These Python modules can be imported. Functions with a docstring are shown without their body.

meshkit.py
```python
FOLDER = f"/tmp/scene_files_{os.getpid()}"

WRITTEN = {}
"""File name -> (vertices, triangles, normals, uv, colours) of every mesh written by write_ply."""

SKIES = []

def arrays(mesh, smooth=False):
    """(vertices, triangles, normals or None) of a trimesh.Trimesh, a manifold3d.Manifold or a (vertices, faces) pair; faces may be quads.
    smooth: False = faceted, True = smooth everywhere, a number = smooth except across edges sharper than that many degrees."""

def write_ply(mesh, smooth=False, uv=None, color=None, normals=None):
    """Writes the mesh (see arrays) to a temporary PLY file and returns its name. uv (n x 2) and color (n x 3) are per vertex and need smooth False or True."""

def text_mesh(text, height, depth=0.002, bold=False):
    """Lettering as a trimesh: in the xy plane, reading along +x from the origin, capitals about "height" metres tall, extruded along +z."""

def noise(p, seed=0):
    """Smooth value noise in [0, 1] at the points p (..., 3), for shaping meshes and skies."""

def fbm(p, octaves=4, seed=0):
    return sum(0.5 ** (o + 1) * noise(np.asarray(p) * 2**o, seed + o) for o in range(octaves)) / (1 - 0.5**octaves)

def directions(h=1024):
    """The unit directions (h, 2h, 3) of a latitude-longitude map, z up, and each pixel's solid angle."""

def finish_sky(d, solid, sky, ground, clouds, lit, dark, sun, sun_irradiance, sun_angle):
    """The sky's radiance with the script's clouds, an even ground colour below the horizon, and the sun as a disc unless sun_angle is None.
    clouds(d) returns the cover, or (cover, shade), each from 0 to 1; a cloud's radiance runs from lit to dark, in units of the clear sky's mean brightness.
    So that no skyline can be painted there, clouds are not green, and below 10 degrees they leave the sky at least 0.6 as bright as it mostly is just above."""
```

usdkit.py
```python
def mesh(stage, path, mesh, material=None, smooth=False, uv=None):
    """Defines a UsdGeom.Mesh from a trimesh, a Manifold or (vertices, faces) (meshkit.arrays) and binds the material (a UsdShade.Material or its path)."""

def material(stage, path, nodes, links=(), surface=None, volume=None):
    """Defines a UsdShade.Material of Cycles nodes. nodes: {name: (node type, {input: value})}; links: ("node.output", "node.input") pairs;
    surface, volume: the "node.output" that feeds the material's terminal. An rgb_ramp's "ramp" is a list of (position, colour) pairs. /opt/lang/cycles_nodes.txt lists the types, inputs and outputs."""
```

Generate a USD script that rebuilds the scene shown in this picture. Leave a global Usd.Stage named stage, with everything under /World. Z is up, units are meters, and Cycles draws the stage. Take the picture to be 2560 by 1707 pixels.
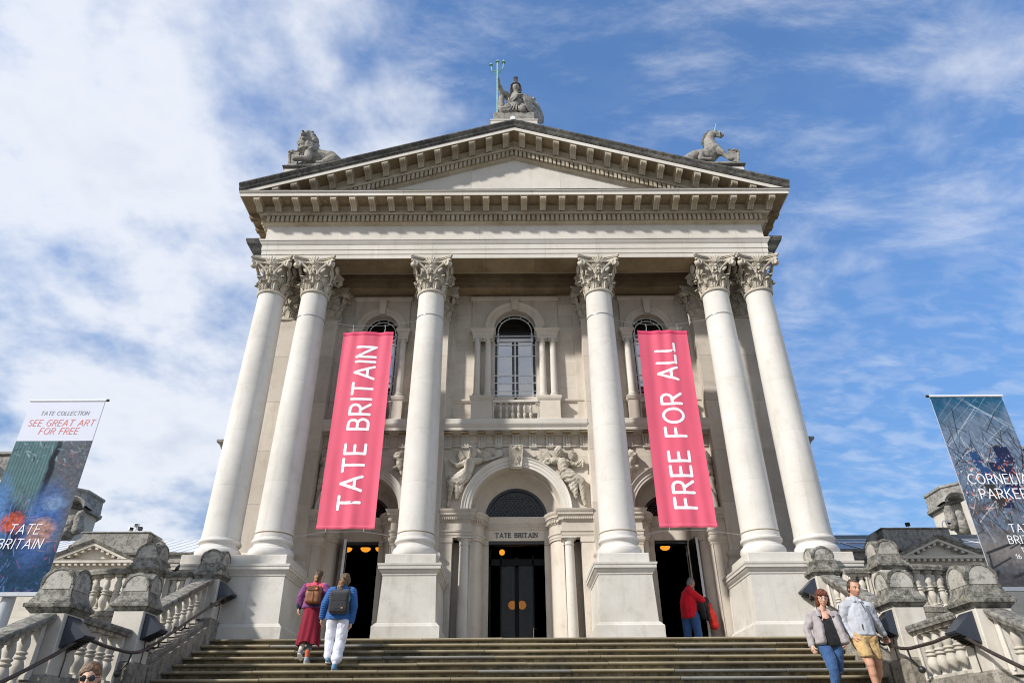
import math, random
import numpy as np, trimesh, manifold3d as m3
import shapely
from shapely.geometry import Polygon, LineString, Point, box as sbox
from shapely import affinity
from shapely.ops import unary_union
from pxr import Usd, UsdGeom, UsdLux, UsdShade, Sdf, Gf, Vt
import usdkit, meshkit

stage = Usd.Stage.CreateInMemory()
UsdGeom.SetStageUpAxis(stage, UsdGeom.Tokens.z)
UsdGeom.SetStageMetersPerUnit(stage, 1.0)
world = UsdGeom.Xform.Define(stage, '/World')
stage.SetDefaultPrim(world.GetPrim())
random.seed(7)
rng = np.random.default_rng(7)
PI = math.pi

# ------------------------------------------------------------------ camera
CAM = dict(x=-0.0987, y=-16.5814, z=-2.0881, pitch=0.5370, yaw=0.0003, roll=-0.0052, f=1729.36)
EXPOSURE = 0.70
def camera():
    c = UsdGeom.Camera.Define(stage, '/World/camera')
    p, yw, r = CAM['pitch'], CAM['yaw'], CAM['roll']
    fwd = np.array([math.sin(yw) * math.cos(p), math.cos(yw) * math.cos(p), math.sin(p)])
    rt = np.array([math.cos(yw), -math.sin(yw), 0.0]); up = np.cross(rt, fwd)
    co, si = math.cos(r), math.sin(r)
    R, U = co * rt + si * up, -si * rt + co * up
    m = Gf.Matrix4d(*R, 0, *U, 0, *(-fwd), 0, CAM['x'], CAM['y'], CAM['z'], 1)
    c.AddTransformOp().Set(m)
    c.CreateHorizontalApertureAttr(36.0)
    c.CreateVerticalApertureAttr(36.0 * 682 / 1024)
    c.CreateFocalLengthAttr(CAM['f'] / 2560 * 36.0)
    c.CreateClippingRangeAttr(Gf.Vec2f(0.1, 5000))
    c.CreateExposureAttr(EXPOSURE)
camera()

# ------------------------------------------------------------------ sky and sun
SUN_AZ_LEFT, SUN_EL = math.radians(53.5), math.radians(34.0)
SKY_STRENGTH, SUN_INTENSITY = 0.135, 0.86
sun_dir = np.array([-math.sin(SUN_AZ_LEFT) * math.cos(SUN_EL), -math.cos(SUN_AZ_LEFT) * math.cos(SUN_EL), math.sin(SUN_EL)])

def sky():
    n = {
        'tc': ('texture_coordinate', {}),
        'sky': ('sky_texture', {'sky_type': 'single_scattering', 'sun_disc': False, 'sun_elevation': SUN_EL,
                                'sun_rotation': math.atan2(sun_dir[0], sun_dir[1]), 'altitude': 50.0, 'air_density': 1.0, 'aerosol_density': 0.6, 'ozone_density': 2.2}),
        'sep': ('separate_xyz', {}),
        'zc': ('math', {'math_type': 'maximum', 'value2': 0.03}),
        'zo': ('math', {'math_type': 'add', 'value2': 0.30}),
        'u': ('math', {'math_type': 'divide'}), 'v': ('math', {'math_type': 'divide'}),
        'uv': ('combine_xyz', {'z': 3.1}),
        # big cumulus masses, their broken edges, thin high veils and small ripples
        'n1': ('noise_texture', {'scale': 3.4, 'detail': 5.0, 'roughness': 0.5, 'distortion': 0.1}),
        'n2': ('noise_texture', {'scale': 9.0, 'detail': 12.0, 'roughness': 0.60, 'distortion': 0.1}),
        'mapc': ('mapping', {'rotation': (0, 0, 0.75), 'scale': (0.8, 1.9, 1.0)}),
        'n3': ('noise_texture', {'scale': 4.2, 'detail': 12.0, 'roughness': 0.64, 'distortion': 0.2}),
        'mapd': ('mapping', {'rotation': (0, 0, -0.35), 'scale': (15.0, 24.0, 1.0)}),
        'n4': ('noise_texture', {'scale': 1.0, 'detail': 5.0, 'roughness': 0.5, 'distortion': 0.3}),
        # the cloud bank lies to the left of the building, open sky to the right
        'bx': ('map_range', {'range_type': 'smoothstep', 'from_min': -0.55, 'from_max': 0.30, 'to_min': 0.10, 'to_max': -0.17, 'clamp': True}),
        'by': ('map_range', {'range_type': 'smoothstep', 'from_min': 0.15, 'from_max': -0.45, 'to_min': 0.0, 'to_max': 0.20, 'clamp': True}),
        'bb': ('math', {'math_type': 'add'}),
        's1': ('math', {'math_type': 'multiply_add', 'value2': 0.85}),
        's2': ('math', {'math_type': 'multiply_add', 'value2': 0.36}),
        'cum': ('map_range', {'range_type': 'smoothstep', 'from_min': 0.47, 'from_max': 0.80, 'to_min': 0.0, 'to_max': 1.0, 'clamp': True}),
        'cir': ('map_range', {'range_type': 'smoothstep', 'from_min': 0.45, 'from_max': 0.78, 'to_min': 0.0, 'to_max': 0.55, 'clamp': True}),
        'rip': ('map_range', {'range_type': 'smoothstep', 'from_min': 0.42, 'from_max': 0.70, 'to_min': 0.0, 'to_max': 0.26, 'clamp': True}),
        'ripz': ('map_range', {'from_min': 0.62, 'from_max': 0.35, 'to_min': 0.10, 'to_max': 1.0, 'clamp': True}),
        'ripm': ('math', {'math_type': 'multiply'}),
        'mx': ('math', {'math_type': 'maximum'}),
        'mx2': ('math', {'math_type': 'maximum'}),
        # cloud brightness: whiter in thick lit parts, grey-blue where thick cloud shades itself
        'shade': ('map_range', {'from_min': 0.72, 'from_max': 1.02, 'to_min': 0.0, 'to_max': 1.0, 'clamp': True}),
        'ccol': ('mix_color', {'a': CLOUD_LIT, 'b': CLOUD_DARK}),
        'tint': ('mix_color', {'blend_type': 'multiply', 'fac': 1.0, 'b': (0.66, 0.84, 1.00), 'use_clamp': False}),
        'low': ('map_range', {'range_type': 'smoothstep', 'from_min': -0.05, 'from_max': 0.75, 'to_min': 0.42, 'to_max': 1.15, 'clamp': True}),
        'lowc': ('vector_math', {'math_type': 'scale'}),
        'mix': ('mix_color', {'use_clamp': False}),
        'bg': ('background_shader', {'strength': SKY_STRENGTH}),
    }
    l = [('tc.generated', 'sep.vector'), ('sep.z', 'zc.value1'), ('zc.value', 'zo.value1'), ('sep.x', 'u.value1'), ('zo.value', 'u.value2'),
         ('sep.y', 'v.value1'), ('zo.value', 'v.value2'), ('u.value', 'uv.x'), ('v.value', 'uv.y'),
         ('uv.vector', 'n1.vector'), ('uv.vector', 'n2.vector'), ('uv.vector', 'mapc.vector'), ('mapc.vector', 'n3.vector'),
         ('uv.vector', 'mapd.vector'), ('mapd.vector', 'n4.vector'),
         ('sep.x', 'bx.value'), ('n1.fac', 's1.value1'), ('sep.y', 'by.value'), ('bx.result', 'bb.value1'), ('by.result', 'bb.value2'), ('bb.value', 's1.value3'), ('n2.fac', 's2.value1'), ('s1.value', 's2.value3'),
         ('s2.value', 'cum.value'), ('n3.fac', 'cir.value'), ('n4.fac', 'rip.value'), ('sep.z', 'ripz.value'), ('rip.result', 'ripm.value1'), ('ripz.result', 'ripm.value2'),
         ('cum.result', 'mx.value1'), ('cir.result', 'mx.value2'), ('mx.value', 'mx2.value1'), ('ripm.value', 'mx2.value2'),
         ('s2.value', 'shade.value'), ('shade.result', 'ccol.fac'), ('sky.color', 'tint.a'),
         ('mx2.value', 'mix.fac'), ('sep.z', 'low.value'), ('tint.result', 'lowc.vector1'), ('low.result', 'lowc.scale'), ('lowc.vector', 'mix.a'), ('ccol.result', 'mix.b'), ('mix.result', 'bg.color')]
    mat = usdkit.material(stage, '/World/Looks/sky_material', n, l, surface='bg.background')
    d = UsdLux.DomeLight.Define(stage, '/World/sky')
    UsdShade.MaterialBindingAPI.Apply(d.GetPrim()).Bind(mat)
    d.GetPrim().SetCustomDataByKey('kind', 'structure')
    s = UsdLux.DistantLight.Define(stage, '/World/sun')
    s.CreateIntensityAttr(SUN_INTENSITY); s.CreateAngleAttr(3.0); s.CreateNormalizeAttr(True)
    s.CreateColorAttr(Gf.Vec3f(1.0, 0.965, 0.915))
    z = sun_dir; x = np.cross([0, 0, 1.0], z); x /= np.linalg.norm(x); y = np.cross(z, x)
    s.AddTransformOp().Set(Gf.Matrix4d(*x, 0, *y, 0, *z, 0, 0, 0, 60, 1))
CLOUD_LIT, CLOUD_DARK = (4.15, 4.3, 4.6), (2.35, 2.75, 3.55)
sky()

# ------------------------------------------------------------------ naming and tagging
_used = {}
def fresh(parent, name):
    k = (parent, name); n = _used.get(k, -1) + 1; _used[k] = n
    return f'{parent}/{name}' if n == 0 else f'{parent}/{name}_{n:03d}'
def pathof(p): return '/World' if p is None else (p if isinstance(p, str) else str(p.GetPath()))
def tag(prim, label=None, cat=None, group=None, kind=None):
    p = prim.GetPrim() if hasattr(prim, 'GetPrim') else prim
    for k, v in (('label', label), ('category', cat), ('group', group), ('kind', kind)):
        if v: p.SetCustomDataByKey(k, v)
    return p
def thing(name, label, cat=None, loc=(0, 0, 0), rz=0.0, group=None, kind=None):
    x = UsdGeom.Xform.Define(stage, fresh('/World', name))
    if tuple(loc) != (0, 0, 0): x.AddTranslateOp().Set(Gf.Vec3d(*map(float, loc)))
    if rz: x.AddRotateZOp().Set(math.degrees(rz))
    return tag(x, label, cat, group, kind)
def part(parent, name, label=None, kind=None):
    x = UsdGeom.Xform.Define(stage, fresh(pathof(parent), name))
    return tag(x, label, None, None, kind)
def obj(parent, name, mesh, mat, smooth=False, label=None, cat=None, group=None, kind=None, col=None):
    m = usdkit.mesh(stage, fresh(pathof(parent), name), mesh, MAT[mat], smooth)
    if col is not None:
        UsdGeom.PrimvarsAPI(m).CreatePrimvar('tone', Sdf.ValueTypeNames.Color3fArray, 'vertex').Set(Vt.Vec3fArray.FromNumpy(np.asarray(col, np.float32)))
    return tag(m, label, cat, group, kind)
def copy_of(src, name, label, loc, rz=0.0, group=None, cat=None):
    x = UsdGeom.Xform.Define(stage, fresh('/World', name))
    x.GetPrim().GetReferences().AddInternalReference(src.GetPath())
    x.GetPrim().SetInstanceable(True)
    x.ClearXformOpOrder()
    x.AddTranslateOp(opSuffix='place').Set(Gf.Vec3d(*map(float, loc)))
    if rz: x.AddRotateZOp(opSuffix='place').Set(math.degrees(rz))
    return tag(x, label, cat, group)

# ------------------------------------------------------------------ mesh helpers
def cat_(*ms):
    fl = []
    for m in ms: fl += list(m) if isinstance(m, (list, tuple)) else [m]
    return trimesh.util.concatenate(fl)
def T(m, *t):
    m = m.copy(); m.apply_translation(t); return m
def box(x0, x1, y0, y1, z0, z1, c=0.0):
    """A box, its edges chamfered by c."""
    if c <= 0:
        b = trimesh.creation.box((x1 - x0, y1 - y0, z1 - z0)); b.apply_translation(((x0 + x1) / 2, (y0 + y1) / 2, (z0 + z1) / 2)); return b
    pts = []
    for sx, X in ((1, x0), (-1, x1)):
        for sy, Y in ((1, y0), (-1, y1)):
            for sz, Z in ((1, z0), (-1, z1)):
                pts += [(X + sx * c, Y + sy * c, Z), (X + sx * c, Y, Z + sz * c), (X, Y + sy * c, Z + sz * c)]
    return trimesh.convex.convex_hull(np.array(pts))
def lathe(prof, n=32, close=True):
    """Revolve (r, z) points about z."""
    prof = np.array(prof, float); k = len(prof); a = np.arange(n) * 2 * PI / n
    v = np.stack([prof[None, :, 0] * np.cos(a)[:, None], prof[None, :, 0] * np.sin(a)[:, None], np.broadcast_to(prof[None, :, 1], (n, k))], -1).reshape(-1, 3)
    f = []
    for i in range(n):
        j = (i + 1) % n
        for t in range(k - 1):
            a0, a1, b0, b1 = i * k + t, i * k + t + 1, j * k + t, j * k + t + 1
            f += [(a0, b0, b1), (a0, b1, a1)]
    v = list(v)
    if close:
        for t, flip in ((0, False), (k - 1, True)):
            if prof[t, 0] > 1e-6:
                c = len(v); v.append((0, 0, prof[t, 1]))
                for i in range(n):
                    j = (i + 1) % n
                    f.append((c, j * k + t, i * k + t) if not flip else (c, i * k + t, j * k + t))
    return trimesh.Trimesh(np.array(v), np.array(f), process=False)
def tri_poly(poly):
    v, f = trimesh.creation.triangulate_polygon(poly, engine='earcut')
    return np.array(v), np.array(f)
def sweep(path, prof, closed=False, caps=True):
    """Sweep a closed profile [(out, z)] along a path of (x, y) points; out is to the right of the path. Mitred corners."""
    P = np.array(path, float); n = len(P); prof = np.array(prof, float); k = len(prof)
    area = 0.5 * np.sum(prof[:, 0] * np.roll(prof[:, 1], -1) - np.roll(prof[:, 0], -1) * prof[:, 1])
    if area < 0: prof = prof[::-1]
    offs = []
    for i in range(n):
        ds = []
        if closed or i > 0: d = P[i] - P[i - 1]; ds.append(d / np.linalg.norm(d))
        if closed or i < n - 1: d = P[(i + 1) % n] - P[i]; ds.append(d / np.linalg.norm(d))
        ns = [np.array([d[1], -d[0]]) for d in ds]
        if len(ns) == 1: offs.append(ns[0])
        else:
            b = ns[0] + ns[1]; b /= np.linalg.norm(b); offs.append(b / max(0.2, b @ ns[0]))
    v = np.zeros((n, k, 3))
    for i in range(n):
        v[i, :, :2] = P[i] + prof[:, :1] * offs[i]; v[i, :, 2] = prof[:, 1]
    f = []
    for i in range(n if closed else n - 1):
        j = (i + 1) % n
        for t in range(k):
            u = (t + 1) % k
            f += [(i * k + t, j * k + t, j * k + u), (i * k + t, j * k + u, i * k + u)]
    if not closed and caps:
        pv, pf = tri_poly(Polygon(prof))
        if len(pv) == k:
            lut = [int(np.argmin(np.abs(prof - q).sum(1))) for q in pv]
            for a, b, c in pf:
                a, b, c = lut[a], lut[b], lut[c]
                f += [(a, c, b) if True else 0, ((n - 1) * k + a, (n - 1) * k + b, (n - 1) * k + c)]
    m = trimesh.Trimesh(v.reshape(-1, 3), np.array(f)[:, ::-1], process=False)
    return m
def rect_path(x0, x1, y0, y1): return [(x0, y0), (x1, y0), (x1, y1), (x0, y1)]
def prism_x(prof, x0, x1, z_of_x=None):
    """Extrude a (y, z) outline along x."""
    m = trimesh.creation.extrude_polygon(Polygon(prof), x1 - x0, engine='earcut')
    v = m.vertices; m.vertices = np.stack([v[:, 2] + x0, v[:, 0], v[:, 1]], 1)
    if z_of_x is not None:
        w = m.vertices.copy(); w[:, 2] += z_of_x(w[:, 0]); m.vertices = w
    return m
def prism_y(poly, y0, y1):
    """Extrude an (x, z) polygon along y."""
    if not isinstance(poly, Polygon): poly = Polygon(poly)
    m = trimesh.creation.extrude_polygon(poly, y1 - y0, engine='earcut')
    v = m.vertices; m.vertices = np.stack([v[:, 0], y1 - v[:, 2], v[:, 1]], 1)
    return m
def polys(g):
    return [p for p in getattr(g, 'geoms', [g]) if isinstance(p, Polygon) and p.area > 1e-5]
def tube(pts, r, n=8, cap=True):
    pts = np.array(pts, float); r = np.broadcast_to(r, len(pts)); k = len(pts)
    tan = np.gradient(pts, axis=0); tan /= np.linalg.norm(tan, axis=1, keepdims=True)
    ref = np.array([0, 0, 1.0]) if abs(tan[0][2]) < 0.9 else np.array([1.0, 0, 0])
    u = np.cross(tan[0], ref); u /= np.linalg.norm(u); vs = []
    for i in range(k):
        u = u - tan[i] * (u @ tan[i]); u /= np.linalg.norm(u); w = np.cross(tan[i], u)
        a = np.arange(n) * 2 * PI / n
        vs.append(pts[i] + r[i] * (np.cos(a)[:, None] * u + np.sin(a)[:, None] * w))
    v = np.vstack(vs); f = []
    for i in range(k - 1):
        for t in range(n):
            s = (t + 1) % n
            f += [(i * n + t, i * n + s, (i + 1) * n + s), (i * n + t, (i + 1) * n + s, (i + 1) * n + t)]
    if cap:
        v = np.vstack([v, pts[:1], pts[-1:]]); a, b = len(v) - 2, len(v) - 1
        for t in range(n):
            s = (t + 1) % n; f += [(a, s, t), (b, (k - 1) * n + t, (k - 1) * n + s)]
    return trimesh.Trimesh(v, np.array(f), process=False)
def ball(c, r, sub=2):
    m = trimesh.creation.icosphere(sub, 1.0); m.apply_scale(r if np.ndim(r) == 0 else np.array(r)); m.apply_translation(c); return m
def arcpts(cx, cz, r, a0, a1, n=24, sx=1.0):
    a = np.radians(np.linspace(a0, a1, n)); return [(cx + sx * r * math.cos(t), cz + r * math.sin(t)) for t in a]
def arch_sweep(cx, cz, prof, y0, a0=180, a1=0, n=36):
    """Sweep a profile [(radius, y)] round an arch in the xz plane."""
    prof = np.array(prof, float); k = len(prof); v = []
    for t in np.radians(np.linspace(a0, a1, n)):
        v.append(np.stack([cx + prof[:, 0] * math.cos(t), y0 + prof[:, 1], cz + prof[:, 0] * math.sin(t)], 1))
    v = np.vstack(v); f = []
    for i in range(n - 1):
        for t in range(k):
            u = (t + 1) % k
            f += [(i * k + t, i * k + u, (i + 1) * k + u), (i * k + t, (i + 1) * k + u, (i + 1) * k + t)]
    m = trimesh.Trimesh(v, np.array(f), process=False); return m
def _sph(p, r, n=10):
    s = trimesh.creation.icosphere(1, 1.0).vertices * r + np.array(p); return s
def hull_of(pts): return m3.Manifold.hull_points(np.ascontiguousarray(pts, dtype=np.float64))
def from_man(m):
    q = m.to_mesh(); return trimesh.Trimesh(np.array(q.vert_properties[:, :3]), np.array(q.tri_verts), process=False)
def blob(bones, cell=0.03, iters=8, extra=(), amp=0.0, freq=8.0, seed=0, cut=()):
    """One continuous smooth body: the union of hulls of spheres. bones: [(p0, r0, p1, r1)] or [(p, r), ...] chains; r may be a 3-vector."""
    parts = []
    for b in bones:
        if isinstance(b[0], (tuple, list)) and len(b[0]) == 2 and np.ndim(b[0][0]) == 1:
            parts.append(hull_of(np.vstack([_sph(p, np.array(r)) for p, r in b])))
        else:
            p0, r0, p1, r1 = b; parts.append(hull_of(np.vstack([_sph(p0, np.array(r0)), _sph(p1, np.array(r1))])))
    m = m3.Manifold.batch_boolean(parts, m3.OpType.Add)
    for e in extra: m = m + e
    m = m.refine_to_length(cell); t = from_man(m)
    t = trimesh.Trimesh(t.vertices, t.faces, process=True)
    if iters: trimesh.smoothing.filter_taubin(t, iterations=iters)
    if amp:
        nrm = t.vertex_normals; d = meshkit.fbm(t.vertices * freq + 31.7, 3, seed) - 0.5
        t.vertices = t.vertices + nrm * (amp * 2 * d)[:, None]
    return t
def rotz(m, a): m = m.copy(); m.apply_transform(trimesh.transformations.rotation_matrix(a, [0, 0, 1])); return m
def mirror_x(m):
    m = m.copy(); v = m.vertices.copy(); v[:, 0] *= -1; return trimesh.Trimesh(v, m.faces[:, ::-1], process=False)
# ------------------------------------------------------------------ materials
MAT = {}
def stone(name, c1, c2, stain, stain_amt=0.35, streak=0.35, spots=0.0, spot_col=(0.05, 0.05, 0.045), scale=0.6, bump=0.25, rand=0.10, rough=0.88, bdist=0.012, moss=0.0, moss_col=(0.20, 0.17, 0.03), joint=None):
    n = {
        'geo': ('geometry', {}), 'oi': ('object_info', {}),
        'n1': ('noise_texture', {'scale': scale, 'detail': 6.0, 'roughness': 0.6}),
        'r1': ('map_range', {'from_min': 0.35, 'from_max': 0.68, 'clamp': True}),
        'm1': ('mix_color', {'a': c1, 'b': c2}),
        'mp': ('mapping', {'scale': (2.2, 2.2, 0.28)}),
        'n2': ('noise_texture', {'scale': 1.6, 'detail': 7.0, 'roughness': 0.62, 'distortion': 0.4}),
        'r2': ('map_range', {'from_min': 0.56, 'from_max': 0.80, 'to_max': streak, 'clamp': True}),
        'm2': ('mix_color', {'b': stain}),
        'n3': ('noise_texture', {'scale': 2.6, 'detail': 8.0, 'roughness': 0.66}),
        'r3': ('map_range', {'from_min': 0.52, 'from_max': 0.74, 'to_max': stain_amt, 'clamp': True}),
        'm3': ('mix_color', {'b': stain}),
        'n4': ('noise_texture', {'scale': 30.0, 'detail': 7.0, 'roughness': 0.7}),
        'r4': ('map_range', {'from_min': 0.25, 'from_max': 0.75, 'to_min': 0.93, 'to_max': 1.05}),
        'rv': ('map_range', {'to_min': 1.0 - rand, 'to_max': 1.0 + rand * 0.5}),
        'vm': ('math', {'math_type': 'multiply'}),
        'hs': ('hsv', {}),
        'bp': ('bump', {'strength': bump, 'distance': bdist}),
        'p': ('principled_bsdf', {'roughness': rough, 'specular_ior_level': 0.25}),
    }
    l = [('geo.position', 'n1.vector'), ('n1.fac', 'r1.value'), ('r1.result', 'm1.fac'),
         ('geo.position', 'mp.vector'), ('mp.vector', 'n2.vector'), ('n2.fac', 'r2.value'), ('m1.result', 'm2.a'), ('r2.result', 'm2.fac'),
         ('geo.position', 'n3.vector'), ('n3.fac', 'r3.value'), ('m2.result', 'm3.a'), ('r3.result', 'm3.fac'),
         ('geo.position', 'n4.vector'), ('n4.fac', 'r4.value'), ('oi.random', 'rv.value'), ('r4.result', 'vm.value1'), ('rv.result', 'vm.value2'), ('vm.value', 'hs.value'),
         ('n4.fac', 'bp.height'), ('bp.normal', 'p.normal')]
    last = 'm3.result'
    if spots:
        n['n5'] = ('noise_texture', {'scale': 7.0, 'detail': 12.0, 'roughness': 0.80})
        n['r5'] = ('map_range', {'from_min': 0.52 - 0.10 * spots, 'from_max': 0.58, 'to_max': min(1.0, 0.5 + 0.45 * spots), 'clamp': True})
        n['m5'] = ('mix_color', {'b': spot_col})
        l += [('geo.position', 'n5.vector'), ('n5.fac', 'r5.value'), ('r5.result', 'm5.fac'), (last, 'm5.a')]; last = 'm5.result'
    if moss:
        n['n6'] = ('noise_texture', {'scale': 3.3, 'detail': 9.0, 'roughness': 0.7})
        n['r6'] = ('map_range', {'from_min': 0.60, 'from_max': 0.68, 'to_max': moss, 'clamp': True})
        n['m6'] = ('mix_color', {'b': moss_col})
        l += [('geo.position', 'n6.vector'), ('n6.fac', 'r6.value'), ('r6.result', 'm6.fac'), (last, 'm6.a')]; last = 'm6.result'
    l += [(last, 'hs.color'), ('hs.color', 'p.base_color')]
    MAT[name] = usdkit.material(stage, f'/World/Looks/{name}', n, l, surface='p.BSDF')
def plain(name, c, rough=0.6, metal=0.0, bump=0.0, bscale=60.0, var=0.12, spec=0.4, vscale=6.0, sheen=0.0):
    n = {'tc': ('texture_coordinate', {}), 'n': ('noise_texture', {'scale': vscale, 'detail': 5.0, 'roughness': 0.6}),
         'r': ('map_range', {'from_min': 0.3, 'from_max': 0.7, 'to_min': 1 - var, 'to_max': 1 + var}), 'h': ('hsv', {'color': c}),
         'nb': ('noise_texture', {'scale': bscale, 'detail': 4.0}), 'b': ('bump', {'strength': bump, 'distance': 0.01}),
         'p': ('principled_bsdf', {'roughness': rough, 'metallic': metal, 'specular_ior_level': spec, 'sheen_weight': sheen})}
    l = [('tc.object', 'n.vector'), ('n.fac', 'r.value'), ('r.result', 'h.value'), ('h.color', 'p.base_color')]
    if bump: l += [('tc.object', 'nb.vector'), ('nb.fac', 'b.height'), ('b.normal', 'p.normal')]
    MAT[name] = usdkit.material(stage, f'/World/Looks/{name}', n, l, surface='p.BSDF')

stone('portland', (0.60, 0.565, 0.51), (0.50, 0.465, 0.405), (0.30, 0.25, 0.175), 0.22, 0.34, bump=0.12, rand=0.06)
stone('portland_column', (0.60, 0.575, 0.535), (0.51, 0.485, 0.445), (0.34, 0.30, 0.235), 0.30, 0.42, bump=0.18, rand=0.025)
stone('portland_wall', (0.60, 0.545, 0.47), (0.49, 0.435, 0.365), (0.26, 0.205, 0.14), 0.34, 0.46, bump=0.12, rand=0.13)
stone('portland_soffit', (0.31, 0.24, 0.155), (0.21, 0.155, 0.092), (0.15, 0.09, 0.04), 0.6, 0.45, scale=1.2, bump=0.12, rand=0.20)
stone('portland_carved', (0.52, 0.475, 0.40), (0.42, 0.375, 0.30), (0.20, 0.165, 0.115), 0.5, 0.4, scale=2.4, bump=0.3, rand=0.08)
stone('pedestal_stone', (0.57, 0.545, 0.50), (0.46, 0.43, 0.375), (0.24, 0.215, 0.17), 0.36, 0.46, scale=0.8, bump=0.15, rand=0.07)
stone('black_crust', (0.15, 0.143, 0.125), (0.075, 0.073, 0.07), (0.30, 0.275, 0.215), 0.55, 0.55, spots=0.6, spot_col=(0.028, 0.028, 0.028), scale=1.3, bump=0.5, rand=0.30)
stone('portland_stained', (0.47, 0.415, 0.325), (0.34, 0.285, 0.205), (0.20, 0.15, 0.085), 0.55, 0.55, scale=1.4, bump=0.15, rand=0.16)
stone('step_nose_grey', (0.23, 0.222, 0.205), (0.18, 0.172, 0.155), (0.13, 0.12, 0.10), 0.5, 0.1, scale=1.2, bump=0.35, rand=0.25)
stone('statue_stone', (0.31, 0.29, 0.255), (0.22, 0.207, 0.182), (0.12, 0.115, 0.10), 0.5, 0.45, spots=0.15, scale=2.2, bump=0.35, rand=0.05)
stone('statue_dark', (0.12, 0.115, 0.105), (0.08, 0.075, 0.07), (0.04, 0.04, 0.04), 0.5, 0.45, scale=2.2, bump=0.3, rand=0.05)
stone('pier_stone', (0.58, 0.545, 0.485), (0.48, 0.445, 0.385), (0.22, 0.195, 0.15), 0.42, 0.45, scale=1.1, bump=0.35, rand=0.10)
stone('pier_cap_stone', (0.36, 0.345, 0.30), (0.25, 0.24, 0.205), (0.09, 0.085, 0.07), 0.7, 0.35, spots=0.9, spot_col=(0.05, 0.05, 0.043), scale=3.0, bump=1.0, bdist=0.03, rand=0.12, moss=0.8)
stone('lichen_panel', (0.43, 0.415, 0.37), (0.33, 0.315, 0.275), (0.16, 0.15, 0.12), 0.5, 0.2, spots=0.2, scale=4.0, bump=0.6, rand=0.12)
stone('rail_stone', (0.36, 0.345, 0.305), (0.24, 0.228, 0.195), (0.10, 0.096, 0.082), 0.7, 0.15, spots=0.85, spot_col=(0.07, 0.068, 0.06), scale=3.0, bump=1.0, bdist=0.03, rand=0.12)
stone('cheek_stone', (0.36, 0.33, 0.28), (0.25, 0.225, 0.185), (0.10, 0.09, 0.072), 0.6, 0.5, spots=0.45, spot_col=(0.09, 0.082, 0.066), scale=1.6, bump=1.0, bdist=0.03, rand=0.12)
stone('baluster_stone', (0.52, 0.485, 0.42), (0.42, 0.385, 0.325), (0.22, 0.19, 0.145), 0.4, 0.3, scale=3.0, bump=0.3, rand=0.14)
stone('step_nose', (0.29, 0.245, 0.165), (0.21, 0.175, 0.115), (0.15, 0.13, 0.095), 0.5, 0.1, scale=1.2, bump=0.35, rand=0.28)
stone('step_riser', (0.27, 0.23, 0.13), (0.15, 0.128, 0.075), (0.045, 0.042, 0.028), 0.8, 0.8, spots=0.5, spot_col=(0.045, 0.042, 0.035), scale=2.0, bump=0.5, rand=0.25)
stone('attic_stone', (0.32, 0.305, 0.275), (0.23, 0.22, 0.20), (0.08, 0.076, 0.07), 0.6, 0.6, spots=0.3, scale=0.9, bump=0.4, rand=0.12)
stone('wing_stone', (0.56, 0.525, 0.46), (0.46, 0.425, 0.36), (0.20, 0.175, 0.13), 0.35, 0.45, scale=0.7, bump=0.2, rand=0.06)
stone('paving', (0.26, 0.24, 0.20), (0.20, 0.185, 0.155), (0.12, 0.11, 0.09), 0.4, 0.0, scale=0.5, bump=0.2, rand=0.1)
plain('copper_green', (0.21, 0.39, 0.31), 0.7, bump=0.2, var=0.2)
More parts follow.
